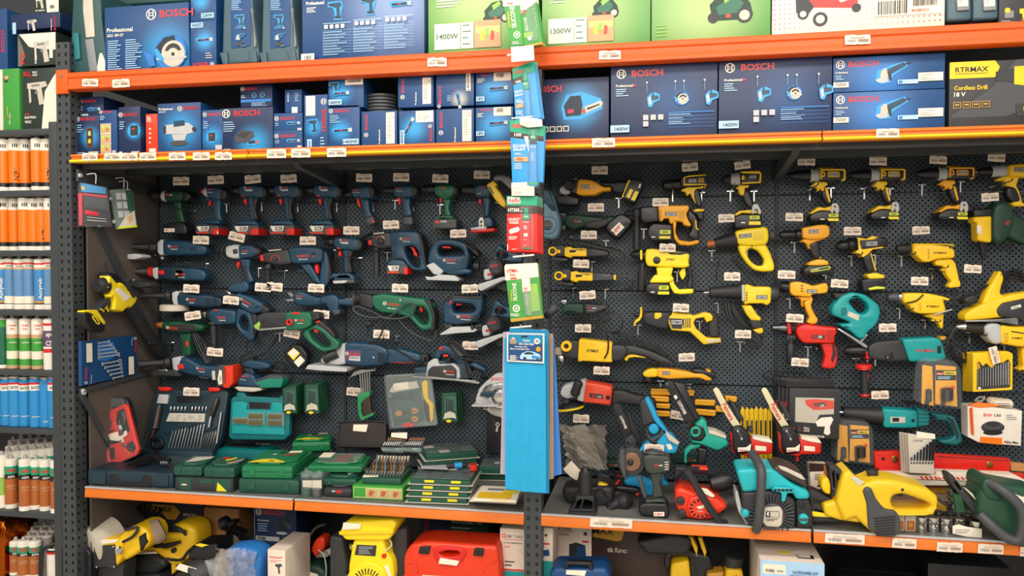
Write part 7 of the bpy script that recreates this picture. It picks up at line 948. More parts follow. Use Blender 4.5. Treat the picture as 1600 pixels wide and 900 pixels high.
for x,y in((870,718),(880,794)):t.q('knob','char',circ(x,y,25,16),74,4,50,of=b);t.q('knob_bar','black',rr(x-18,y-4,x+18,y+4),77,1,72,of=b)
q=t.p('emblem');q.z=69;q.dec('white','964,752 1010,740 1020,748 1000,762 980,766');q.text('dirty','MAX',970,784,34,10,0,69.4);t.wf=t.p('front_handle');t.wf.tube('rubber',[(906,546,70),(925,560,76),(980,650,84),(1050,760,84),(1110,840,76),(1140,850,60)],12);t.p('rear_handle').tube('rubber',[(906,546,60),(960,556,20),(1060,590,-20),(1130,620,-50)],13);t.q('hand_guard','black','840,540 900,540 960,560 950,580 880,570 836,640',20,4);t.l('muffler','black',1060,660,1186,640,'0:50 .5:60 1:50',-20,-30);t.q('label','paper','976,640 1030,650 1076,690 1060,700 1000,672',64,1,58);t.q('red_switch','redo','940,540 1040,546 1040,560 944,556',20,3);t.l('cylinder','char',1090,760,1150,780,'0:50 1:56',-10)
t=st('chainsaw','teal and black petrol chainsaw with a round vented side and grey handle','chainsaw','i',.058);b=t.q('top_cover','cy2','612,206 700,196 920,196 960,220 1100,330 1250,400 1250,462 1130,466 1100,400 1040,360 900,380 700,400 670,396 640,300',70,10);PAL['cy2']='1fb3bd .4';t.q('bracket','cy2','912,380 930,342 1100,352 1110,400 1050,396 1030,470 1000,476 1000,394',84,4,60);t.q('starter_body','char','660,400 900,390 1000,400 1130,470 1130,730 1000,736 780,720 680,640',66,10)
for a in range(34):
 an=a*.1848;c,s=math.cos(an),math.sin(an)
 R2=min([200]+[126/s/.95 if s>.1 else 200]+[200/c if c>.1 else 240/-c if c<-.1 else 200])
 if R2>118:t.q('cooling_rib','dgrey',[(920+c*r-s*w_,600+s*r*.95+c*w_)for r,w_ in((112,-5),(R2,-6),(R2,6),(112,5))],76,2,60)
pl_=t.q('side_plate','dirty','860,520 985,512 1010,550 1006,660 980,692 870,684 836,650 838,550',84,4,60,label='cream badge plate');q=t.p('emblem',pl_);q.z=84.2;q.dec('black',rr(864,552,980,604));q.dec('dirty',rr(902,556,976,600));q.dec('white','874,560 896,560 884,580 894,582 880,598 878,584 870,580');q.lines('black',868,616,110,2,12,5);t.q('starter_ring','dgrey',circ(922,602,112,30),78,4,56)
t.q('front_plate','lgrey','612,400 640,420 660,500 680,600 700,660 740,700 750,744 720,740 680,660 640,600 616,500',40,6);k_=t.q('fuel_cap','cy2',circ(692,580,34,20),80,5,40,label='teal cap');t.q('cap_bar','cy2','668,590 712,562 720,572 676,600',86,2,76,of=k_);t.wf=t.p('front_handle');t.wf.tube('dgrey',[(765,90,20),(800,140,60),(822,200,90),(818,320,100),(806,480,104),(796,600,100),(780,720,80)],15,seg=10)
t.q('air_filter_cover','rust2','930,200 980,166 1050,180 1200,250 1240,340 1230,376 1100,310 950,240',60,10);PAL['rust2']='3c332e .5';t.q('filter_label','dirty','976,170 1040,184 1180,250 1218,296 1180,290 1060,230 1000,204',62,.5,60,of=None);t.q('rear_block','rubber','1134,470 1250,466 1280,560 1286,700 1250,728 1140,724',60,8);k_=t.q('oil_cap','cy2',circ(1197,632,44,20),74,5,50,label='teal cap');t.q('cap_bar','dgrey','1158,622 1236,622 1236,640 1158,640',78,1,72,of=k_);t.q('round_port','black',circ(1184,514,30,16),64,2,56)
t.q('rear_handle','rubber','1250,400 1330,420 1500,500 1590,560 1596,660 1560,706 1290,706 1284,590 1300,560 1260,500',30,8,holes=['1300,500 1380,520 1530,590 1540,650 1480,660 1320,600']);t.q('warning_sticker','yelw','1272,600 1300,596 1440,620 1466,650 1300,640',32,.5,29);[t.q('vent_slot','black',rr(930+k*34,358,956+k*34,378),86,.5,84)for k in range(5)]
t=st('electric_chainsaw','yellow electric chainsaw with a black side vent and looped handle','chainsaw','M',.045);b=t.q('body','yel2','440,470 470,458 540,530 600,506 700,510 860,550 916,590 924,620 900,690 860,690 720,680 720,760 680,790 600,788 540,740 500,700 440,720 400,620',60,14,holes=['690,590 740,578 860,620 890,640 860,664 700,664 680,620']);PAL['yel2']='e8c21e .4'
t.q('lower_body','yel2','340,640 420,620 520,640 540,740 420,724 350,700',40,10);s=t.q('side_cover','dgrey','532,560 548,540 576,544 600,600 640,650 700,660 724,700 724,770 690,796 610,790 560,750 556,680 552,620',70,8,50,label='dark side cover');[t.q('cover_slot','black',[(584+k*2,694+k*14),(690,684+k*14),(700,690+k*14),(588+k*2,702+k*14)],71,.3,69,of=s)for k in range(7)];t.q('hand_guard','char','374,450 396,444 466,490 464,570 410,610 390,604 384,520',30,5,holes=['392,480 402,474 406,560 396,564','414,488 424,492 426,570 416,574','438,500 448,506 448,560 438,566']);t.q('front_cap','yel2','336,520 370,506 384,540 384,600 350,590 334,560',30,8);k_=t.p('oil_cap');k_.lathe('char',608,480,612,512,'0:24 .2:30 1:26')
t.q('label_strip','dirty','470,496 490,486 542,516 520,540',62,.5,60);t.q('bolt_hole','char',circ(736,556,8,10),62,1,58);t.q('trigger','char','694,586 740,582 766,610 740,616',14,3);t.p('carry_handle').tube('rubber',[(930,620,0),(980,650,20),(1010,660,10)],5)
t=st('chainsaw','dark green electric saw with a thick bent black handle at the right','chainsaw','M',.03);b=t.q('body','dgrn','1130,560 1180,500 1220,520 1440,560 1480,600 1480,870 1340,850 1300,820 1220,760 1120,700',60,16);PAL['dgrn']='1f4a36 .42';t.q('front_cap','dgrn','1134,540 1150,500 1190,496 1240,560 1240,620 1160,600',66,10);t.p('front_handle').tube('dgrey',[(1180,520,60),(1230,550,90),(1300,620,100),(1318,700,100),(1296,790,96),(1240,780,90),(1180,730,80),(1130,680,60)],15,seg=10);t.q('hand_guard','char','984,494 1010,492 1060,560 1130,640 1150,680 1120,690 1060,620 1000,540',30,4,holes=['1016,530 1030,530 1060,570 1050,574']);t.q('guard_edge','dirty','1060,556 1076,560 1112,590 1140,640 1124,620 1090,584',32,1,28);t.q('spiked_bumper','dsteel','1000,570 1012,580 1004,600 1018,612 1006,630 1022,644 1010,664 1030,690 1060,680 1040,600',20,2);t.q('label','paper','1300,574 1340,590 1440,600 1440,620 1350,626 1320,610',62,.5,60);k_=t.q('dial','rubber',circ(1370,790,36,16),72,5,50);t.q('rear_vent','bgreend','1010,590 1060,600 1080,690 1030,690',30,4)
for k in range(13):
 r,c=(1,k-5)if k>=5 else(0,k);x,y=((864,804),(926,806),(994,812),(1060,812),(1145,826))[c]if r==0 else((826,770),(888,772),(950,774),(1018,782),(1094,786),(1150,792),(1000,756),(1060,764))[c]
 if k>10:continue
 t=st('socket',f"shiny steel socket, {('first','second','third','fourth','fifth','sixth')[c]} from the left in the {('front','back')[r]} row",'socket','M',.1,'steel sockets on the shelf edge');P=ZP(ZS).map(1180+x/3.3333,590+(y-6)/3.3333);m=t.p('barrel');m.rev('chrome',P,P+Vector((0,0,.046)),[(0,.0165),(.45,.0165),(.5,.0145),(.6,.0175),(1,.018)],18);b=t.p('bore');b.rev('dsteel',P+Vector((0,0,.0462)),P+Vector((0,0,.0466)),[(0,.013),(1,.013)],14);h=t.p('hole');h.rev('black',P+Vector((.002,-.0175,.02)),P+Vector((.002,-.0155,.02)),[(0,.003),(1,.003)],8)
t=st('price_tag','long cream price tag leaning on the sockets','price tag','M',.02);m=t.root();m.poly('paper','1028,772 1060,764 1100,776 1180,788 1180,834 1100,828 1028,812',1,0,.2,1);m.z=1.1;m.lines('grey',1040,790,110,3,8,3)
for k,(x0,x1)in enumerate(((724,778),(782,836))):
 t=st('small_box',('small clear box with an orange label, left of its twin','small clear box with an orange label, touching the sockets')[k],'box','M',.05,'small clear boxes');blk(t,'box','dirty',(x0,796+k*3),(x1,799+k*3),ZS,708,.04,2);H=front(t);q=t.p('print');q.z=.3;q.dec('copper',rr(12,H*.4,90,H-12));q.dec('gold',circ(50,H*.65,18,12))
for i in range(3,-1,-1):
 t=st('drill_bit_cassette',('white drill bit cassette with a slanted row of black bits' if i==0 else f"white cassette edge, {('','first','second','third')[i]} behind the front one"),'drill bit set','M',.2+i*.02,'white drill bit cassettes');X=lambda s:[(x-i*13,y-i*2)for x,y in pts_(s)];t.q('case','dirty',X('790,290 920,310 930,500 800,494'),8,2)
 if i==0:
  q=t.p('print');q.z=8.2;q.dec('lgrey','796,418 900,318 924,318 926,430 800,430');q.dt('dgrey','CATPOWER',818,330,50,8,2);[t.l('drill_bit','black',806+k*16,426,806+k*16+4,410-k*13,[(0,3+k*.5),(1,3+k*.6)],12,12,7)for k in range(8)];[q.dec('dgrey',rr(804+k*15,436,813+k*15,446))for k in range(8)];q.dec('paper','834,276 930,290 932,316 836,312')
for k,(o,m_,Y,lab)in enumerate((('616,384 720,380 1320,420 1316,486 620,470','redb',.33,'red spirit level with a brass vial, lying behind the cassettes'),('640,470 1400,500 1400,524 640,486','red',.3,'thin red level edge in front of the larger red one'),('1320,440 1400,446 1400,486 1322,480','wood',.34,'wooden level end at the far right'),('680,560 1000,570 1000,596 690,590','gold',.3,'yellow spirit level, uppermost behind the yellow chainsaw'),('690,600 1000,604 1000,640 690,640','clothtan',.28,'tan level rail between the yellow ones'),('700,646 990,650 990,690 700,684','gold',.25,'yellow spirit level, lowest behind the yellow chainsaw'))):
 t=st('spirit_level',lab,'spirit level','M',Y,'spirit levels on the shelf');t.q('rail',m_,o,14,2)
 if k==0:[t.q('vial','brass',circ(x,y,20,16),16,2,12)for x,y in((720,422),(1212,450))];[t.q('end_hole','black',circ(x,y,9,10),15.5,.4,12)for x,y in((660,418),(1370,470))if x<1300];t.q('rail_groove','dred','940,400 1310,424 1310,430 940,408',15,.4,12)
 if k==3:t.q('rail_end','steel','760,596 820,600 820,630 764,626',16,1,10)
for k,(o,s)in enumerate((('610,494 930,500 930,524 610,520',0),('930,484 1340,500 1400,530 1400,546 930,524',1),('690,520 1100,536 1100,556 690,550',0))):
 t=st('flat_box',('long flat white box under the white cassettes','long flat white box with red stripes under the red level','long grey box edge above the yellow levels')[k],'box','M',.24,'long flat boxes');t.q('box',('bxwhite','bxwhite','dirty')[k],o,20,1.5,-30,0);q=t.p('print');q.z=20.2;[q.dec('redo',[(846+j*24+k*90,506+k*4),(858+j*24+k*90,506+k*4),(870+j*24+k*90,522),(858+j*24+k*90,522)])for j in range(4+k*4)if k<2]
t=st('small_box','brown and white carton standing behind the teal chainsaw handle','box','i',.26);t.q('box','bxwhite','1272,190 1430,196 1440,400 1290,420',20,1.5,-30,0);q=t.p('print');q.z=20.2;q.dec('rust','1272,180 1430,186 1436,250 1276,256');q.dec('copper','1400,196 1430,196 1436,300 1404,300');q.lines('dgrey',1320,278,80,4,14,5);q.dec('black','1340,380 1360,366 1370,386 1350,390')
for k,(o,m_,lab,x,y)in enumerate((('430,500 700,510 700,550 430,546','dgreen','thin dark green tool box with red letters left of the saw',440,534),('820,470 980,480 980,520 830,516','dgreen','thin dark green tool box with red letters right of the saw',916,504),('470,560 620,570 620,700 470,690','black','black carton with red letters low behind the saw',488,600))):
 t=st('tool_box',lab,'box','L',.455,'dark boxes behind the saw');t.q('box',m_,o,16,2,-30,0);q=t.p('print');q.z=16.2;q.dt('red','KL',x,y,26,12);q.dt('dirty','500',x+30,y,20,8)
t=st('cordless_tool','blue and black cordless tool lying low behind the grey saw handle','power tool','h',.22);t.q('body','cyand','860,360 980,330 1060,330 1180,380 1240,400 1240,560 1120,560 1040,440 880,420',24,8);t.q('dark_shell','black','770,420 1000,440 1060,470 1010,530 860,500 760,480',30,6);t.q('red_tab','red','1000,510 1040,490 1040,530 1004,540',34,3,20);t.q('red_tab','red','760,400 800,350 820,350 800,390 776,412',34,3,20);t.q('blue_grip','cyand','1290,290 1320,290 1330,370 1380,410 1370,430 1320,430 1300,390',20,5)
# bottom tier under the display shelf
ZB=.14
for a,b,lb in((-2.2,-.44,'dark bottom shelf board under the blue tool bay'),(-.38,1.42,'dark bottom shelf board under the yellow tool bay')):t=T('shelf_board',lb,'shelf',group='shelf boards');t.root().box('darkgrey',((a+b)/2,.29,ZB-.015),(b-a,.54,.024))
for a,b,lb in((-2.18,-.43,'plain black lower back panel behind the yellow engine'),(-.42,1.42,'plain black lower back panel behind the white and blue carton')):t=T('lower_back_panel',lb,'back panel',group='lower back panels');t.root().box('black',((a+b)/2,.58,.39),(b-a,.01,.48))
def lt(name,label,cat,fr,Y,group=None):return T(name,label,cat,fr,Y,group)
def low(label,fr,x0,yt,x1,Y,d=.2,m='bxwhite',rz=0,cat='box'):return carton(label,fr,x0,yt,x1,ZB,Y,d,m,rz=rz,group='cartons on the bottom shelf')
t=low('black and yellow carton at the back of the bottom tier, left','f',700,84,1310,.42,.1,'char');p=t.pr;p.dec('gold','4,4 52,4 62,14 54,26 40,26 30,16 4,14');p.dt('black','RTRMAX',6,15,42,8);p.dt('dirty','RTM204',68,20,20,5)
low('plain brown cardboard carton at the back behind the motor','f',1322,150,1690,.4,.12,'card')
t=low('dark blue sander carton leaning at the back of the bottom tier','g',400,160,850,.36,.14,'boxnavy');p=t.pr;bosch(t,22,14,10,10);p.dt('white','Professional',8,29,27,4);p.lines('lblue',8,34,26,4,5,1.5);p.pic('sander',68,38,.34);p.dec('lgrey',rr(4,62,60,72));p.barcode(8,63,20,8);p.dec('lblue',rr(1,0,2,80))
t=lt('bench_grinder','yellow bench grinder with a broad pale stone wheel and black guard','grinder','f',.12);t.l('stone_wheel','dirty',210,530,300,490,'0:185 .03:205 .97:205 1:185',50,-60,34,label='pale stone wheel');t.l('hub','tan',270,500,350,470,'0:60 .5:70 1:50',0,0);b=t.q('gear_box','yel','290,480 380,430 600,430 580,560 560,660 500,720 290,720',60,10);t.q('guard_plate','char','300,500 510,480 520,700 300,720',66,2,56,of=b);[t.q('screw','chrome',circ(x,y,11,10),70,2,60,of=b)for x,y in((316,516),(500,500),(328,710),(510,704))];t.q('wheel_guard','black','-10,500 150,486 250,520 290,560 290,830 250,850 200,1180 -10,1180',80,6,20)
t.q('motor','yel','500,430 640,310 740,306 800,340 840,420 820,520 700,600 560,680',50,18,-80);t.l('motor_end','clothtan',760,440,830,400,'0:120 .3:130 .9:120 1:90',-10,-40,26);t.q('badge','black','740,410 800,370 820,470 760,560',56,2,40);t.l('bolt','chrome',560,530,610,520,'0:36 .5:38 .6:26 1:24',70,90);t.q('price_label','paper','350,450 390,430 550,430 520,460 340,486',63,.5,60);t.p('cord').tube('rubber',[(440,420,-40),(520,350,0),(640,320,70),(740,310,60),(710,390,70),(600,450,66)],6);t.q('base','char','290,720 560,700 520,1180 300,1180',40,6)
t=lt('electric_blower','yellow blower or planer with a black ribbed handle and cable loops','power tool','f',.3);t.q('volute','yel','940,380 1080,290 1200,270 1300,310 1336,420 1320,560 1240,660 1100,660 1060,600 1000,520 940,460',60,22,label='yellow curved housing');t.q('top_shell','yel','740,570 800,520 940,490 1060,540 1180,620 1180,700 1080,700 1000,620 900,560',66,14);t.q('handle','char','530,760 600,690 740,590 900,570 1020,640 1040,700 940,780 700,790',74,18,holes=[]);t.q('lower_body','char','590,780 940,780 1010,860 1020,1130 600,1130',64,14);t.q('label','paper','740,578 790,550 940,546 960,566 840,570',76,.6,73);t.q('round_hole','black',circ(1112,540,24,14),72,1,60);t.q('foot','yel','1070,650 1120,650 1120,760 1080,800',60,3)
m=t.p('cable_loops');[m.tube('cable',[(1240,380-k*10,70),(1180,300+k*8,80),(1020,270+k*16,80),(880,320+k*14,76),(940,440+k*10,84),(1060,490-k*6,86),(1200,440,80)],6)for k in range(5)];[m.tube('cable',[(500+k*60,120+k*20,-60),(640+k*30,180+k*16,0),(800,240+k*10,40),(900,330,60)],4)for k in range(6)]
t=lt('electric_motor','grey finned electric motor with a white price label on its fan cover','motor','f',.17);t.l('fan_cover','char',1280,840,1400,800,'0:150 .1:180 .7:190 1:186',60,20,30);t.q('vent_grid','black',circ(1240,850,110,24),88,2,70,holes=[circ(1180+q*36,790+r*36,9,6)for q in range(4)for r in range(4)]);[t.l('cooling_fin','lgrey',1440+k*14,790-k*14,1448+k*14,788-k*14,'0:170 .5:176 1:170',20-k*10,20-k*10,26)for k in range(9)];t.q('terminal_box','black','1250,540 1310,490 1550,480 1550,600 1440,650 1250,640',60,8);t.q('box_front','lgrey','1290,640 1440,640 1440,700 1300,680',50,4);t.q('price_label','paper','1170,700 1220,646 1390,700 1340,756',92,.6,90);t.q('yellow_tag','yelw','1330,486 1380,466 1470,486 1400,506',66,1,62);t.p('lead').tube('cable','1020,630 1180,640 1250,560 1320,500',6,60);t.q('foot','dgrey','1200,960 1500,940 1500,1160 1200,1160',40,6)
t=lt('wrapped_pump','blue pump wrapped in crumpled clear plastic','pump','g',.06);t.q('pump_body','rblue','150,560 400,540 540,620 500,900 460,1250 160,1250',50,20);t.q('blue_cap','rblue','380,640 520,600 500,660 410,700',62,8,40);m=t.p('plastic_wrap');m.crumple('film','110,510 540,560 480,1150 40,1150',12,14,76,14);m.crumple('film','170,530 330,520 300,1000 60,1000',6,10,92,10)
t=lt('nozzle_head','black corrugated hose end behind the plastic wrapped pump','hose','g',.3);t.l('head','black',40,360,130,300,'0:50 .3:80 .8:70 1:40');t.q('spout','black','120,300 220,290 200,340 150,380',24,8);[t.l('hose_ring','black',130+k*22,390+k*10,142+k*22,396+k*10,'0:64 .5:70 1:64')for k in range(9)]
t=carton('white carton with a small black spray gun picture','g',540,612,732,ZB,.03,.2,'bxwhite',rz=-.02,group='cartons on the bottom shelf');p=t.pr;H=t.H;p.dt('red','RODCRAFT',12,45,74,12);p.lines('redo',14,54,70,2,7,2);p.dec('dgrey','44,74 78,70 84,82 74,84 68,92 72,120 62,124 58,90 44,84');p.lines('grey',10,H-60,50,1,4,2)
t=lt('bench_grinder','dark green bench grinder with a red wheel guard and price label','grinder','g',.29);t.q('motor','dgreen','880,840 920,770 1000,720 1140,716 1240,790 1260,900 1240,1180 880,1180',60,20);t.q('price_label','paper','970,776 1060,790 1160,820 1150,892 964,866',62,.6,60);t.q('red_guard','redo','1050,560 1080,490 1130,450 1180,460 1196,520 1180,600 1120,640 1090,680 1040,600',30,10,label='red guard');t.q('eye_shield','steel','1110,650 1160,600 1320,530 1300,600 1240,650 1120,660',44,1,42);t.p('shield_arm').tube('lgrey',[(1150,570,50),(1220,620,60),(1250,740,66),(1240,840,60)],3);t.l('wheel','char',1240,660,1330,630,'0:120 .5:130 1:110',-10,-40,26);t.p('cord').tube('rubber',[(760,700,30),(860,620,60),(980,580,40),(1040,400,0),(1140,360,-20)],7)
t=lt('petrol_engine','bright yellow petrol engine with a radial vented starter cover','engine','O',.09);t.q('fuel_tank','yelw','80,190 110,130 380,120 400,150 376,180 370,220 330,238 110,234',70,10,label='yellow tank');t.q('tank_rim','yel','78,184 384,176 380,196 84,202',76,3,-60);b=t.q('housing','yelw','150,236 320,232 330,300 370,350 380,430 360,520 330,890 140,890 120,500 124,380 136,310',60,12);t.q('badge','char','172,262 282,266 276,326 160,318',62,.5,60,of=b);q=t.p('badge_text',b);q.z=62.2;q.lines('lgrey',184,272,80,5,9,3)
c=t.p('starter_cover',b);c.ell('yelw',236,470,118,74,58,8,n=34)
for k in range(26):a=k*.2417;r0,r1=(50,84);t.q('vent_slot','black',[(236+math.cos(a+d)*r,470+math.sin(a+d)*r)for r,d in((r0,-.05),(r1,-.045),(r1,.045),(r0,.05))],75,.3,73,of=c)
t.p('starter_hub',b).ell('dgrey',236,480,46,80,70,4);t.q('price_label','paper','108,130 206,138 200,166 100,170',78,.5,76);t.l('spark_plug','chrome',110,300,140,290,'0:14 .3:24 .6:16 1:26',20,20);t.q('red_knob','red',circ(324,324,14,12),66,5,50);t.q('cylinder_side','char','350,200 430,190 440,440 400,560 370,460 350,330',20,8,-50);t.q('engine_block','char','0,230 70,236 100,420 60,560 0,560',30,10,-60);t.l('pull_grip','black',104,430,150,448,'0:12 .5:16 1:14',60,60);t.p('fuel_line').tube('dirty',[(340,240,40),(360,270,50),(330,300,56)],3);t.q('warning_label','paper','326,382 346,372 366,440 350,446',62,.4,60)
t=lt('power_tool_case','bright red plastic case with black latches and a torn label','tool case','O',.1);t.q('shell','redo','436,320 470,260 560,242 900,262 960,262 980,480 970,915 440,915',70,14,-70,holes=['630,300 680,286 740,290 756,304 720,320 660,320']);t.q('handle_rim','red','600,280 640,262 760,270 790,300 760,350 720,372 650,370 610,330',76,5,60,holes=['630,300 680,286 740,290 756,304 720,320 660,320']);[t.q('latch','black',o,78,3,60,label='black latch')for o in('530,266 590,262 580,308 522,302','834,272 886,276 878,318 824,312')];t.q('torn_label','paper','644,324 750,342 736,368 634,356',79,.4,77);q=t.q('name_label','dirty','540,424 826,438 826,900 540,900',72,.5,70);q.z=72.2;q.dt('purple','KRAFT-TEL',556,452,96,13,1);q.lines('grey',660,460,100,1,3,2);[t.q('shell_rib','redo',s,73,1,68)for s in('446,350 500,340 520,400 516,420 490,360 446,366','880,350 950,340 950,352 900,364 880,420 872,400','440,420 510,430 510,440 440,436','860,440 960,430 960,440 860,450')]
t=low('dark green carton far at the back behind the red case','O',656,140,888,.42,.1,'dgreen');p=t.pr;p.dt('white','EasyAquatak 120',8,14,74,8);p.lines('lgrey',8,22,60,3,8,3)
t=low('dark blue carton edge far at the back beside the green one','O',500,130,655,.42,.1,'boxnavy');t.pr.dt('red','BOSCH',30,56,60,18,-90)
for lb,x0,yt,x1,Y,z in(('tall white compressor carton with red and teal print left of the lower post',950,200,1090,.1,0),('white compressor carton with teal foot seen right of the lower post',1178,196,1250,.09,1),('wide white compressor carton with a blue compressor picture',1252,178,1470,.29,2)):
 t=low(lb,'O',x0,yt,x1,Y,.16);p=t.pr;k=1 if z==0 else .7
 if z!=1:p.dt('dgrey','CMC TOOLS',26 if z==0 else 4,36 if z==0 else 14,66 if z==0 else 44,11*k);p.dec('red',rr(20,42 if z==0 else 17,90 if z==0 else 50,44 if z==0 else 18.5));p.dt('dgrey','HAVA KOMPRESORU',14 if z==0 else 2,60 if z==0 else 27,76 if z==0 else 40,6*k)
 if z==0:p.dec('red',circ(16,30,9,14));p.dec('white',circ(16,30,5,12));p.dt('redo','24LT',16,76,26,6);p.dec('red',rr(0,162,100,168));p.dec('teal',rr(0,170,100,230));p.lines('dgrey',20,130,50,2,14,5)
 if z==1:p.dec('dgrey',circ(46,60,12,12));p.dec('redo',rr(20,120,76,134));p.dec('boxblue','20,180 70,170 76,220 24,226');p.dec('teal',rr(0,262,100,420))
 if z==2:p.dec('dgrey',circ(84,20,5,12));p.dec('redo',rr(76,38,92,43));p.dec('char','42,50 60,44 84,50 86,80 42,82');p.dec('boxblue','62,54 82,52 84,78 62,78')
t=lt('tool_case','blue plastic tool case with a black handle and pale label','tool case','O',.06);t.q('shell','boxblue','1246,420 1270,390 1560,392 1580,440 1580,925 1246,925',60,14);t.q('handle','black','1322,390 1340,350 1480,356 1490,400 1470,402 1464,376 1350,370 1340,396',66,4,40);t.q('label','paper','1338,400 1450,404 1440,434 1336,424',62,.4,60)
t=low('black and yellow carton behind the orange rail with large letters','Q',96,150,560,.3,.14,'rust');p=t.pr;p.dec('gold','0,0 42,0 36,24 30,26 0,22');p.dt('black','MAX',0,18,26,7);p.dt('dirty','tik Kırıcı',18,40,24,6)
t=lt('demolition_hammer','black and yellow demolition hammer standing in the dark','power tool','Q',.25);t.q('body','yel','540,380 640,360 650,470 640,700 520,700',40,10);t.q('barrel','char','340,260 560,210 660,240 640,330 400,330',40,14);t.q('yellow_fin','yel','636,232 660,240 690,300 684,350 670,310',30,3);t.q('yellow_fin','yel','690,236 712,240 740,320 730,350 710,300',30,3);t.p('handle').tube('rubber','516,400 520,340 560,326 640,330 670,370 680,460',12,20);t.q('slot','black','600,450 620,452 616,480 600,480',42,1,38);t.q('dark_motor','black','640,320 760,340 790,470 700,700 650,700',30,10)
t=lt('power_tool','short yellow tool with a black cap in the dark middle','power tool','Q',.22);t.l('cap','char',900,360,890,420,'0:44 .1:50 1:48');t.q('body','yel','846,410 940,416 950,500 940,700 830,700',40,10);t.q('arm','gold','740,440 840,430 830,500 790,700 740,700',30,8);q=t.p('badge');q.z=40;q.dt('black','n1',884,454,22,12)
t=carton('white and pale blue carton jutting out under the shelf rail','Q',1048,380,1412,ZB,-.02,.3,'bxwhite',group='cartons on the bottom shelf');p=t.pr;H=t.H;p.dec('lblue',rr(0,0,100,H));p.dec('paper',rr(4,6,40,22));p.barcode(8,14,14,5);p.lines('grey',26,15,12,1,2,2);p.dt('boxblue','CATPOWER 677',50,19,40,5);p.dt('boxblue','DINLENDIRME POMPASI',46,25,50,4);Pt=t.O;q=t.p('top_print');W=t.W
for m_,x,y,w_,h_2 in(('purple',.2,.27,.6,.05),('yelw',.35,.08,.18,.018),('dirty',.55,.1,.1,.014),('black',.62,.05,.26,.03),('white',.63,.054,.2,.022)):q.box(m_,Pt+Vector((W*(x+w_/2)*1,y,.0012+(.0004 if m_=='white' else 0))),(W*w_,h_2,.0008))
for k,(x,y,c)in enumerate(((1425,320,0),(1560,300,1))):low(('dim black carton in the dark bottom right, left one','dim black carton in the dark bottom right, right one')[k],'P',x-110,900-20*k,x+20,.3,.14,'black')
# hanging strips in front of the middle upright
YS=-.16
def pack(label,outline,fr,Y,top,cardm,group,name='blister_pack',cat='blister pack',th=3):
 t=T(name,label,cat,fr,Y,group);t.p('card').poly(cardm,outline,0,-th,.6,4);return t
t=T('clip_strip','clear vertical hanging strip with white hooks holding sealant packs','hanging strip','P',YS+.075);m=t.p('strip');m.poly('clear','818,-20 830,-20 832,516 818,516',1,-1,0,0)
for x,y in((822,190),(822,298),(824,400),(820,508),(815,94)):h=t.p('hook');h.tube('lgrey',[(x,y,0),(x,y,70),(x,y-3,76)],2.2);h.tube('white',[(x-16,y+2,74),(x+16,y-1,74)],3)
def stack(n,dx,dy,f,*a,**k):
 for i in reversed(range(n)):f(i,dx*i,dy*i)
def sil(i,dx,dy,A,P0,lab):
 X=lambda s:[(x+dx,y+dy)for x,y in pts_(s)]
 t=pack(lab+(' in front' if i==0 else f", {('','second','third','fourth','fifth')[i]} card behind"),X(A),'s' if P0==1 else'a',YS+i*.012,0,'green','green silicone packs')
 if i:t.p('yellow_edge').poly('gold',X('60,822 235,800 237,818 62,840' if P0==1 else'250,262 348,244 348,262 262,280'),.5,0,0,0);return t
 return t
for i in(2,1,0):
 t=sil(i,i*3,i*2-2,'30,540 208,522 236,822 62,842',1,'green and cream silicone card with a yellow foot')
 if i==0:
  h=t.p('header',label='cream header');h.poly('bxwhite','28,545 34,530 202,522 208,530 214,598 34,618',.8,0,.3,2);h.z=1;h.dt('red','SOMA',40,576,62,16,-3);h.dt('red','FIX',60,596,30,14,-3);h.lines('redo',50,556,40,1,2,4);h.dec('redo','62,603 94,600 94,608 62,611')
  f=t.p('footer',label='yellow foot');f.poly('gold','60,826 236,806 236,820 64,842',.8,0,.3,1)
  q=t.p('print');q.z=.8;q.dt('white','SILICONE',98,726,96,21,-94);q.dt('yel','UNIVERSAL',72,728,60,7,-94);q.z+=.2;q.poly('white',circ(93,768,20),q.z,q.z,0,0,holes=[circ(93,768,13)]);q.dec('white',circ(93,768,7));q.lines('white',62,796,60,2,8,4);q.dec('lime','140,640 206,632 222,780 150,790');q.dt('white','SILICONE',156,750,60,13,-94);q.dec('lime',circ(164,796,13));q.dt('white','50ml',84,812,26,7,-3)
  b=t.p('bubble',label='clear plastic bubble');b.poly('clear','118,606 172,600 180,680 222,690 232,800 140,812',9,.5,4,6)
  u=t.p('tube',label='small white tube');u.poly('white','122,608 168,604 174,676 126,684',7,1,3);u.z=7.1;u.dt('redo','SOMA',130,664,28,8,-4);u.dt('redo','FIX',134,676,20,8,-4);u.poly('clearg','126,684 166,680 176,800 142,806',6,1,2)
t=None
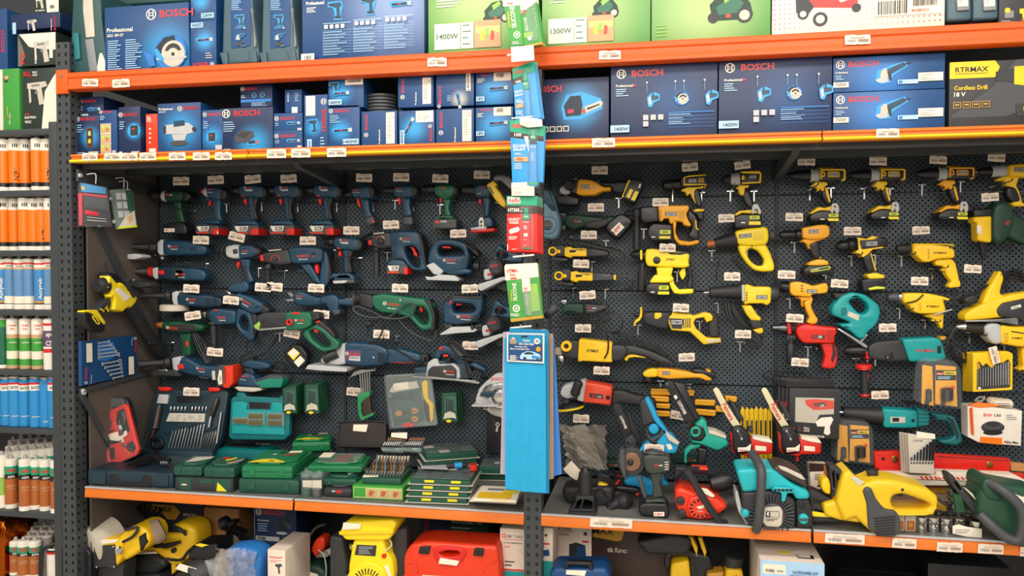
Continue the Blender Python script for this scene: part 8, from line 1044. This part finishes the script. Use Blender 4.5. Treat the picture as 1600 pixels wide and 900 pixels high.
for i in range(6,-1,-1):
 dx,dy=i*5,i*2;X=lambda s:[(x+dx,y+dy)for x,y in pts_(s)]
 t=pack('red gasket maker card with a green header'+(' at the front of its row' if i==0 else f", {('','second','third','fourth','fifth','sixth','seventh')[i]} from the front"),X('40,160 205,160 208,464 42,458'),'s',YS+i*.01,0,'redcard','red gasket maker cards');PAL['redcard']='e02418 .35'
 t.p('header',label='green header').poly('tegreen',X('40,160 205,160 206,212 40,212'),.8,0,.3,1)
 t.p('brown_band').poly('rust',X('41,213 206,213 206,256 41,256'),.8,0,.2,1);PAL['rust']='3a2a24 .4'
 if i==0:
  q=t.p('print');q.z=1;q.dec('white','46,166 112,166 116,200 46,202');q.dt('red','Akfix',49,197,64,24);q.dt('white','HT300',49,246,60,20);q.dt('white','ml',111,246,14,10)
  q.dt('white','GASKET',50,294,62,15);q.dt('white','MAKER',56,311,52,14);q.dec('white','56,342 104,326 112,340 106,352 62,366 54,356');q.lines('white',52,378,60,3,7,3);q.dec('white',rr(45,422,49,454));q.dt('white','50ml',70,450,26,5);q.lines('tan',110,224,40,1,2,3)
  b=t.p('bubble',label='clear plastic bubble');b.poly('clear','118,215 178,215 190,300 186,450 120,450 112,300',11,.5,4,8)
  u=t.p('tube',label='red and green tube');u.poly('tegreen','136,226 160,226 161,256 135,256',9,1,4);u.poly('tegreen','130,256 166,256 168,292 128,292',8,1,3);u.poly('redcard','128,292 168,292 174,440 124,440',7,1,3);u.poly('tegreen','124,436 175,436 176,446 122,446',5,1,1);u.z=8.1;u.dt('white','Akfix',134,276,28,9);u.dt('white','HT300',132,306,30,8);u.lines('white',134,320,28,3,8,4);u.dec('white',rr(136,362,156,380));u.lines('white',134,396,24,2,30,2)
def blue(lab,fr,O,H,Bn,Bt,extra,Y,n,dxx,grp='blue silicone sealant cards'):
 for i in range(n-1,-1,-1):
  X=lambda s:[(x+i*dxx,y+i*2)for x,y in pts_(s)]
  t=pack(lab+(' at the front' if i==0 else f", {('','second','third','fourth')[i]} from the front"),X(O),fr,Y+i*.012,0,'rblue2',grp);PAL['rblue2']='2496dc .35'
  t.p('header',label='green header').poly('tegreen',X(H),.8,0,.3,1);t.p('brown_band').poly('rust',X(Bn),.8,0,.2,1)
  if i==0:extra(t)
def ex1(t):
 q=t.p('print');q.z=1;q.dt('red','Akfix',184,404,56,20,-14);q.dt('white','100',194,452,30,14,-12);q.dt('white','SILICONE',190,506,60,14,-12);q.dt('white','SEALANT',190,524,56,13,-12);q.lines('white',194,540,50,3,7,3);q.dec('tan','196,566 236,558 238,580 198,588');q.lines('white',196,600,40,3,8,3)
 b=t.p('tube',label='blue sealant tube');b.poly('tegreen','236,386 254,384 262,440 232,444',8,1,4);b.poly('tegreen','232,446 264,440 268,486 236,490',9,1,3);b.poly('rblue2','236,490 268,486 280,628 244,634',8,1,3);b.z=9.2;b.dt('white','Akfix',236,462,26,9,-8)
 t.p('bubble',label='clear plastic bubble').poly('clear','226,380 270,372 286,636 240,640',12,.5,4,6)
def ex2(t):
 q=t.p('print');q.z=1;q.dt('red','Akfix',170,692,64,26);q.dt('white','100',186,738,38,18);q.dt('white','SILICONE',178,798,70,17);q.dt('white','SEALANT',180,816,66,15);q.lines('white',188,828,50,2,7,3);q.dec('tan',rr(184,848,264,874));q.dec('copper','200,852 236,858 232,870 196,866');q.lines('white',186,884,50,4,9,3)
 q.dec('white','238,738 262,738 268,830');b=t.p('tube',label='blue sealant tube');b.poly('tegreen','276,700 300,700 306,760 272,760',8,1,4);b.poly('rblue2','270,780 308,780 312,1010 264,1010',9,1,3);b.poly('char','274,760 306,760 308,780 272,780',9.2,1,2);b.z=9.2;b.dt('white','SILICONE',272,800,34,8);b.lines('white',276,830,24,4,12,3);b.dt('white','Akfix',274,748,26,9)
 t.p('bubble',label='clear plastic bubble').poly('clear','262,694 316,694 322,1020 256,1020',12,.5,4,6)
 b.poly('tegreen','258,986 316,986 318,1002 256,1002',9.3,1,1)
blue('blue sealant card above the second shelf edge','a','174,372 290,330 330,640 192,655','174,372 290,330 294,388 177,428','177,428 232,410 234,442 179,460',None,ex1,YS+.03,3,9)
blue('blue sealant card over the drills row','a','160,650 352,680 340,985 175,1000','160,650 230,650 352,682 350,738 162,712','162,712 345,736 345,764 163,742',None,ex2,YS-.005,3,3)
for i in(3,2,1,0):
 X=lambda s:[(x+i*5,y+i*4)for x,y in pts_(s)]
 for sd,(O,hb)in enumerate((('122,0 212,-10 236,244 168,252','122,-20 212,-20 213,30 124,36'),('212,-10 300,-10 338,226 238,248','212,-20 300,-20 304,10 214,80'))):
  if i>1 and sd==0:continue
  t=pack(f"green silicone card at the top of the strip, {('left','right')[sd]} tube"+(' in front' if i==0 else f", {('','second','third','fourth')[i]} from the front"),X(O),'a',YS+.01+i*.011+sd*.002,0,'green','green silicone packs')
  t.p('header',label='cream header').poly('bxwhite',X(hb),.8,0,.3,1)
  if sd:t.p('footer',label='yellow foot').poly('gold',X('238,248 338,226 338,238 240,258'),.8,0,.3,1)
  if i==0:
   q=t.p('print');q.z=1
   if sd==0:q.dt('white','SILICONE',198,150,118,26,-96);q.dec('white',circ(200,188,19));q.dec('green',circ(200,188,14));q.dec('white',circ(200,188,8));q.lines('white',176,226,44,2,8,4);q.dt('yel','UNIVERSAL',166,150,90,10,-96);q.dt('red','FIX',150,26,30,12)
   else:q.dt('white','SILICONE',262,168,74,15,-98);q.dec('lime','236,178 284,172 292,200 242,206');q.dec('white',circ(268,208,11));q.dt('redo','SOMA',220,66,34,10,-6);q.dt('redo','FIX',224,80,24,10,-6);[q.dec('white',circ(284+k*5,30+k*22,3,6))for k in range(6)];t.p('bubble',label='clear plastic bubble').poly('clear','232,20 300,10 322,220 262,230',9,.5,4,6)
def cloth(label,outline,Y,m,th=6,wav=2.0):
 t=T('cleaning_cloth',label,'cloth','c',Y,'hanging car cleaning cloths');mm=t.p('fabric');pl=t.pl;P=pts_(outline);x0t,y0,x1t,x0b,y1,x1b=P[0][0],P[0][1],P[1][0],P[3][0],P[3][1],P[2][0]
 NX,NY=40,24;V=[];ph=random.uniform(0,6)
 for j in range(NY+1):
  v=j/NY;yl=y0+(P[3][1]-y0)*v;yr=P[1][1]+(P[2][1]-P[1][1])*v;xl=P[0][0]+(P[3][0]-P[0][0])*v;xr=P[1][0]+(P[2][0]-P[1][0])*v
  for i in range(NX+1):
   u=i/NX;q=mm.fp(xl+(xr-xl)*u,yl+(yr-yl)*u);q=q+pl.n*(th/1000.+(math.sin(u*8+ph+v*.8)*.7+math.sin(u*19+v*2+ph)*.2)*wav/1000.*(.25+v*1.4));V.append(q)
 N=len(V);V2=V+[q-pl.n*.004 for q in V];F=[]
 for j in range(NY):
  for i in range(NX):a=j*(NX+1)+i;F.append((a,a+NX+1,a+NX+2,a+1));F.append((N+a,N+a+1,N+a+NX+2,N+a+NX+1))
 E=[i for i in range(NX+1)]+[j*(NX+1)+NX for j in range(1,NY+1)]+[NY*(NX+1)+i for i in range(NX-1,-1,-1)]+[j*(NX+1)for j in range(NY-1,0,-1)]
 for k in range(len(E)):a,b=E[k],E[(k+1)%len(E)];F.append((a,b,N+b,N+a))
 mm.add(V2,F,m);return t
Yc=YS-.02
cloth('dark blue fuzzy cloth at the right rear of the hanging cloths','345,75 374,90 412,770 350,790',Yc+.055,'cloth')
cloth('taupe cloth between the fuzzy blue one and the front cloth','330,60 368,70 370,795 320,800',Yc+.04,'clothtan')
t=cloth('lilac cloth edge showing at the left of the front cloth','118,60 330,45 330,780 104,770',Yc+.028,'lilac')
t=cloth('green edged blue cloth just behind the front cloth','150,40 345,50 348,870 130,850',Yc+.014,'cyand',6,4)
t=cloth('bright blue car cleaning cloth at the front with a printed header card','124,90 330,86 334,868 128,846',Yc,'cyan',8,4)
q=t.p('header_card',label='printed header card');q.T.at('c',Yc-.012)
q.poly('white','135,64 324,68 322,218 137,208',1.5,0,.3,1);q.z=1.6
q.dec('cyand','142,72 316,76 315,120 142,114');q.dec('boxblue','142,114 315,120 315,210 143,201');q.dec('black','208,80 236,78 240,87 206,88')
q.dt('white','Super',216,109,38,13,2);q.dt('white','Oto Cam Bezi',194,124,76,11,2,sk=.2);q.dt('white','Microfiber Cam',176,136,62,7,2);q.dt('white','Silme ve Kurulama Bezi',152,147,96,8,2);q.dec('white',circ(287,106,15));q.dec('clothtan',circ(287,106,8));q.dec('gold',circ(294,146,13,14));q.dec('clothtan','152,96 184,96 184,120 152,120');q.dec('dirty','156,96 168,84 180,96')
q.dec('lblue','200,184 212,166 236,156 268,158 300,172 308,188 300,198 206,196');q.dec('navyd','222,166 238,160 262,162 276,172 224,172');q.dec('char',circ(226,192,8));q.dec('char',circ(290,194,7));q.dec('tblue','262,176 306,184 302,194 262,192');q.lines('white',152,176,40,5,5,2.5)
for k in range(46):q.dec('boxblue',rr(138+k*4,64.8+k*.09,140+k*4,69+k*.09));q.dec('boxblue',rr(140+k*4,207+k*.22,142+k*4,210.5+k*.22))if k<45 else 0
for k in range(33):q.dec('boxblue',rr(136.4,70+k*4,140,72+k*4));q.dec('boxblue',rr(319,74+k*4,322,76+k*4))
t=T('price_tag','cream price tag hanging under the blue sealant packs','price tag','d',YS-.012,'price tags on the hanging strip');m=t.root();m.poly('bxwhite','408,108 656,98 658,250 412,248',1,0,.3,2);m.z=1.1;m.lines('tan',430,170,150,1,8,5);m.barcode(430,198,100,28,'dirty');m.dt('dirty','5,200.00',560,196,80,14)
t=T('price_tag','blank cream price tag over the upper orange beam','price tag','a',YS-.012,'price tags on the hanging strip');t.root().poly('bxwhite','168,254 290,244 294,326 170,336',1,0,.3,2)
t=T('price_tag','crooked cream price tag between the two blue sealant rows','price tag','a',YS-.02,'price tags on the hanging strip');m=t.root();m.poly('bxwhite','214,640 250,634 336,646 338,684 260,690 216,674',1,0,.3,2);m.z=1.1;m.lines('dirty',228,656,90,2,12,5)
# price tags and hooks on the perforated panels
RNDT=random.Random(3)
def tagmesh(name,label,px,py,Y,w=23,h=12,ang=0,group='paper price tags on the panels',cat='price tag'):
 t=T('price_tag',label,cat,'P',Y,group,);t.off=(px,py,1,math.radians(ang));m=t.root();P=[]
 for k in range(9):P.append((-w/2+w*k/8,-h/2+(.8 if k in(0,4,8)else 0)+RNDT.uniform(-.5,.5)))
 for k in range(9):P.append((w/2-w*k/8,h/2+RNDT.uniform(-.5,.3)))
 m.poly('bxwhite',P,.5,-.5,0,0);m.z=.6;m.barcode(-w*.42,-h*.02,w*.34,h*.28,'grey');m.dec('clothtan',rr(w*.02,-h*.02,w*.42,h*.2));m.dec('dirty',rr(-w*.3,-h*.3,w*.3,-h*.18));return t
TAGS='''283,283,0,above the dark green drill|337,281,-3,above the blue impact driver|395,280,-5,above the third blue drill|451,279,-3,above the fourth blue drill|314,375,2,over the top blue grinder|370,370,14,tilted under the third drill|481,376,0,under the fifth blue drill
569,278,2,above the tilted compact drill|627,277,1,above the upright compact drill|688,279,2,above the green drill|753,273,0,above the cordless saw beside the yellow arm|611,351,-3,above the cordless rotary hammer|549,360,1,beside the panel seam in the second row|716,365,-1,above the arched blue jigsaw|299,451,3,between the ringed grinder and the pale wheel|301,493,-8,behind the silver chuck|361,469,5,behind the heat gun nozzle|411,449,4,left of the rotary hammer side handle|429,448,6,right of the rotary hammer side handle
494,450,3,beside the pruning shears|502,491,4,right of the green chainsaw|456,521,12,under the green chainsaw|336,550,5,under the black side handle of the corded drill|299,612,2,on the lid of the open bit case|625,450,2,above the green reciprocating saw|734,451,-3,above the looped jigsaw|596,522,3,under the green reciprocating saw|735,540,2,behind the planer cord|554,612,5,beside the hex keys
937,266,0,above the orange yellow grinder|1078,261,-4,above the slim yellow drill|1160,258,-8,above the silver coned wrench|931,324,-1,above the black and green grinder|1032,316,0,above the orange yellow hammer|920,367,1,above the ringed yellow grinder|1135,341,-1,left of the wrench battery|1043,387,2,on the bright yellow hammer|908,412,3,between the two ringed grinders|1144,432,-1,under the yellow heat gun|1260,252,1,above the left top row drill|1372,252,2,above the middle top row drill|1466,250,3,above the third top row drill|1557,246,5,above the drill at the right edge|1241,339,1,above the compact orange yellow drill|1547,308,-3,above the dark green gun|1332,361,-1,above the black and yellow drill|1439,360,-3,above the yellow corded drill|1229,429,2,above the yellow screwdriver|1520,420,3,above the yellow planer|1437,439,1,between the two yellow corded drills|1312,443,4,behind the teal jigsaw cord
918,461,-4,under the lower ringed grinder|1064,481,3,on the reciprocating saw|911,513,1,above the large yellow grinder|1073,558,-2,under the reciprocating saw|940,579,2,above the orange red polisher|1161,522,2,on the cord of the yellow wrench|1242,497,4,on the red drill|1387,512,-1,above the teal hammer|1250,566,4,beside the red drill side handle|1375,617,-2,under the teal hammer handle|1554,555,75,on the yellow drill bit cassette|908,654,2,above the plastic bags|1060,649,10,among the orange handled knives'''
for ln in TAGS.replace('\n','|').split('|'):
 a=ln.split(',',3);x,y=float(a[0]),float(a[1]);near={(554,612):.44,(1554,555):.275,(299,612):.3,(1064,481):.345,(1161,522):.34,(1242,497):.35,(1043,387):.345,(1060,649):.46}.get((int(x),int(y)),.36)
 w=27 if x>1180 else 25
 tagmesh('t','small cream price tag '+a[3],x,y,near,w,13,float(a[2]))
tagmesh('t','cream price tag on the bright blue pruning shears',1022,701,.16,31,14,3);tagmesh('t','cream price tag tied to the blue blister pack hook',141,296,.12,19,12,6);tagmesh('t','cream price tag stuck on the upper orange beam left end',141,129,-.019,25,12,0);tagmesh('t','cream price tag stuck on the upper orange beam near the left end',189,130,-.019,27,13,-3);tagmesh('t','cream price tag on the upper beam under the 1400W mower carton',683,97,-.019,30,14,-1);tagmesh('t','cream price tag on the upper beam right of the strip',953,86,-.019,34,14,-1);tagmesh('t','cream price tag on the upper beam under the red mower carton',1340,62,-.019,40,15,-2)
for k,x in enumerate((140.5,176,202,231,277,314.5,349)):tagmesh('t',f"cream price card in the thin shelf edge at left, {('first','second','third','fourth','fifth','sixth','seventh')[k]} from the post",x,245-k*.2,-.026,26 if k else 24,12,-1)
for x,y,lb in((432,240,'under the charger carton, left'),(470,239,'under the charger carton, right'),(526,238,'under the upright blue carton'),(943,223,'under the chainsaw carton'),(1387,208,'under the 750W cartons')):tagmesh('t','cream price card on the thin shelf edge '+lb,x,y,-.026,30 if x<900 else 36,14,-1)
for x,y,w,lb in((955,817,66,'under the clamp base'),(1320,842,62,'under the yellow chainsaw'),(1413,849,38,'under the small clear boxes'),(1484,855,40,'under the sockets'),(1548,858,40,'under the long cream tag'),(1600,862,12,'at the right picture edge')):tagmesh('t','cream price card on the orange rail '+lb,x,y,-.014,w,15,3)
HK='304,330,0|355,318,1|410,316,2|466,317,1|527,317,0|584,316,3|647,315,2|711,313,1|775,317,0|618,313,1|688,320,2|278,402,3|323,412,2|405,419,1|446,423,3|491,424,2|521,391,1|562,403,0|606,394,3|660,401,2|740,402,1|372,502,2|438,520,3|270,535,3|620,525,1|714,478,2|967,310,0|1051,300,1|1096,301,2|1141,299,3|1178,299,0|891,370,1|947,376,2|1006,358,3|925,409,0|1112,392,1|1167,390,2|1058,425,3|896,450,0|946,452,1|928,498,2|997,508,3|1093,502,0|1122,474,1|1156,534,2|1265,297,3|1298,294,0|1350,295,1|1390,295,2|1440,289,3|1500,284,0|1550,292,1|1241,379,2|1330,400,3|1367,399,0|1408,400,1|1456,420,2|1234,467,3|1290,430,0|1405,482,1|1445,500,2|1262,542,3|1337,560,0|1367,555,1|1514,520,2|1568,538,3|1075,600,0|1032,595,1'
ts=T('peg_hook','steel peg hook','hook','P',.485,'steel peg hooks');c=ts.p('rod');P=ts.pl.map(304,330);c.wire('chrome',[P,P+Vector((0,-.15,.004)),P+Vector((0,-.16,.012))],.0022,6,2);c=ts.p('cross_plate');c.box('chrome',P+Vector((0,-.004,0)),(.026,.003,.004));c.box('chrome',P+Vector((0,-.004,-.02)),(.005,.003,.038))
HOOKS=[tuple(int(v)for v in q.split(','))for q in HK.split('|')]
finish()
base=bpy.data.objects['peg_hook'];near_='the dark green drill|the impact driver|the third blue drill|the fourth blue drill|the fifth blue drill|the tilted compact drill|the upright compact drill|the green drill|the cordless saw|the upright compact drill chuck|the green drill chuck|the top blue grinder|the ringed grinder cord|the blue impact wrench|the rotary hammer gearbox|the rotary hammer trigger|the second row drill chuck|the second row drill|the cordless hammer side handle|the cordless hammer grip|the arched jigsaw|the heat gun|the pruning shears tag|the dark green corded tool|the reciprocating saw cord|the looped jigsaw|the orange yellow grinder|the slim yellow drill chuck|the slim yellow drill|the coned wrench|the coned wrench body|the black and green grinder|its battery|the orange yellow hammer|the ringed grinder tail|the heat gun nozzle|the heat gun handle|the bright yellow hammer|the lower ringed grinder|the lower ringed grinder tail|the slim green grinder|the reciprocating saw shoe|the reciprocating saw trigger|the corded wrench nose|the corded wrench tag|the left top row drill|the left top row drill body|the middle top row drill|the middle top row drill body|the third top row drill|the third top row drill body|the right edge drill|the compact orange drill|the black and yellow drill|its slim battery|the yellow corded drill chuck|the yellow corded drill|the yellow screwdriver|the teal jigsaw|the second corded drill|its trigger|the red hammer drill|the teal hammer chuck|the teal hammer mount|the straight grinder nose|the straight grinder|the long angle tool head|the long angle tool'.split('|')
P0=YP(.485).map(*HOOKS[0][:2]);off=base.location-P0;base['label']='thin steel peg hook under the dark green drill'
for k,(x,y,z)in enumerate(HOOKS[1:],1):copy_tree(base,YP(.485).map(x,y)+off,'thin steel peg hook under '+near_[k]+(' at the far lower right' if near_[k]in('its trigger',)else''))
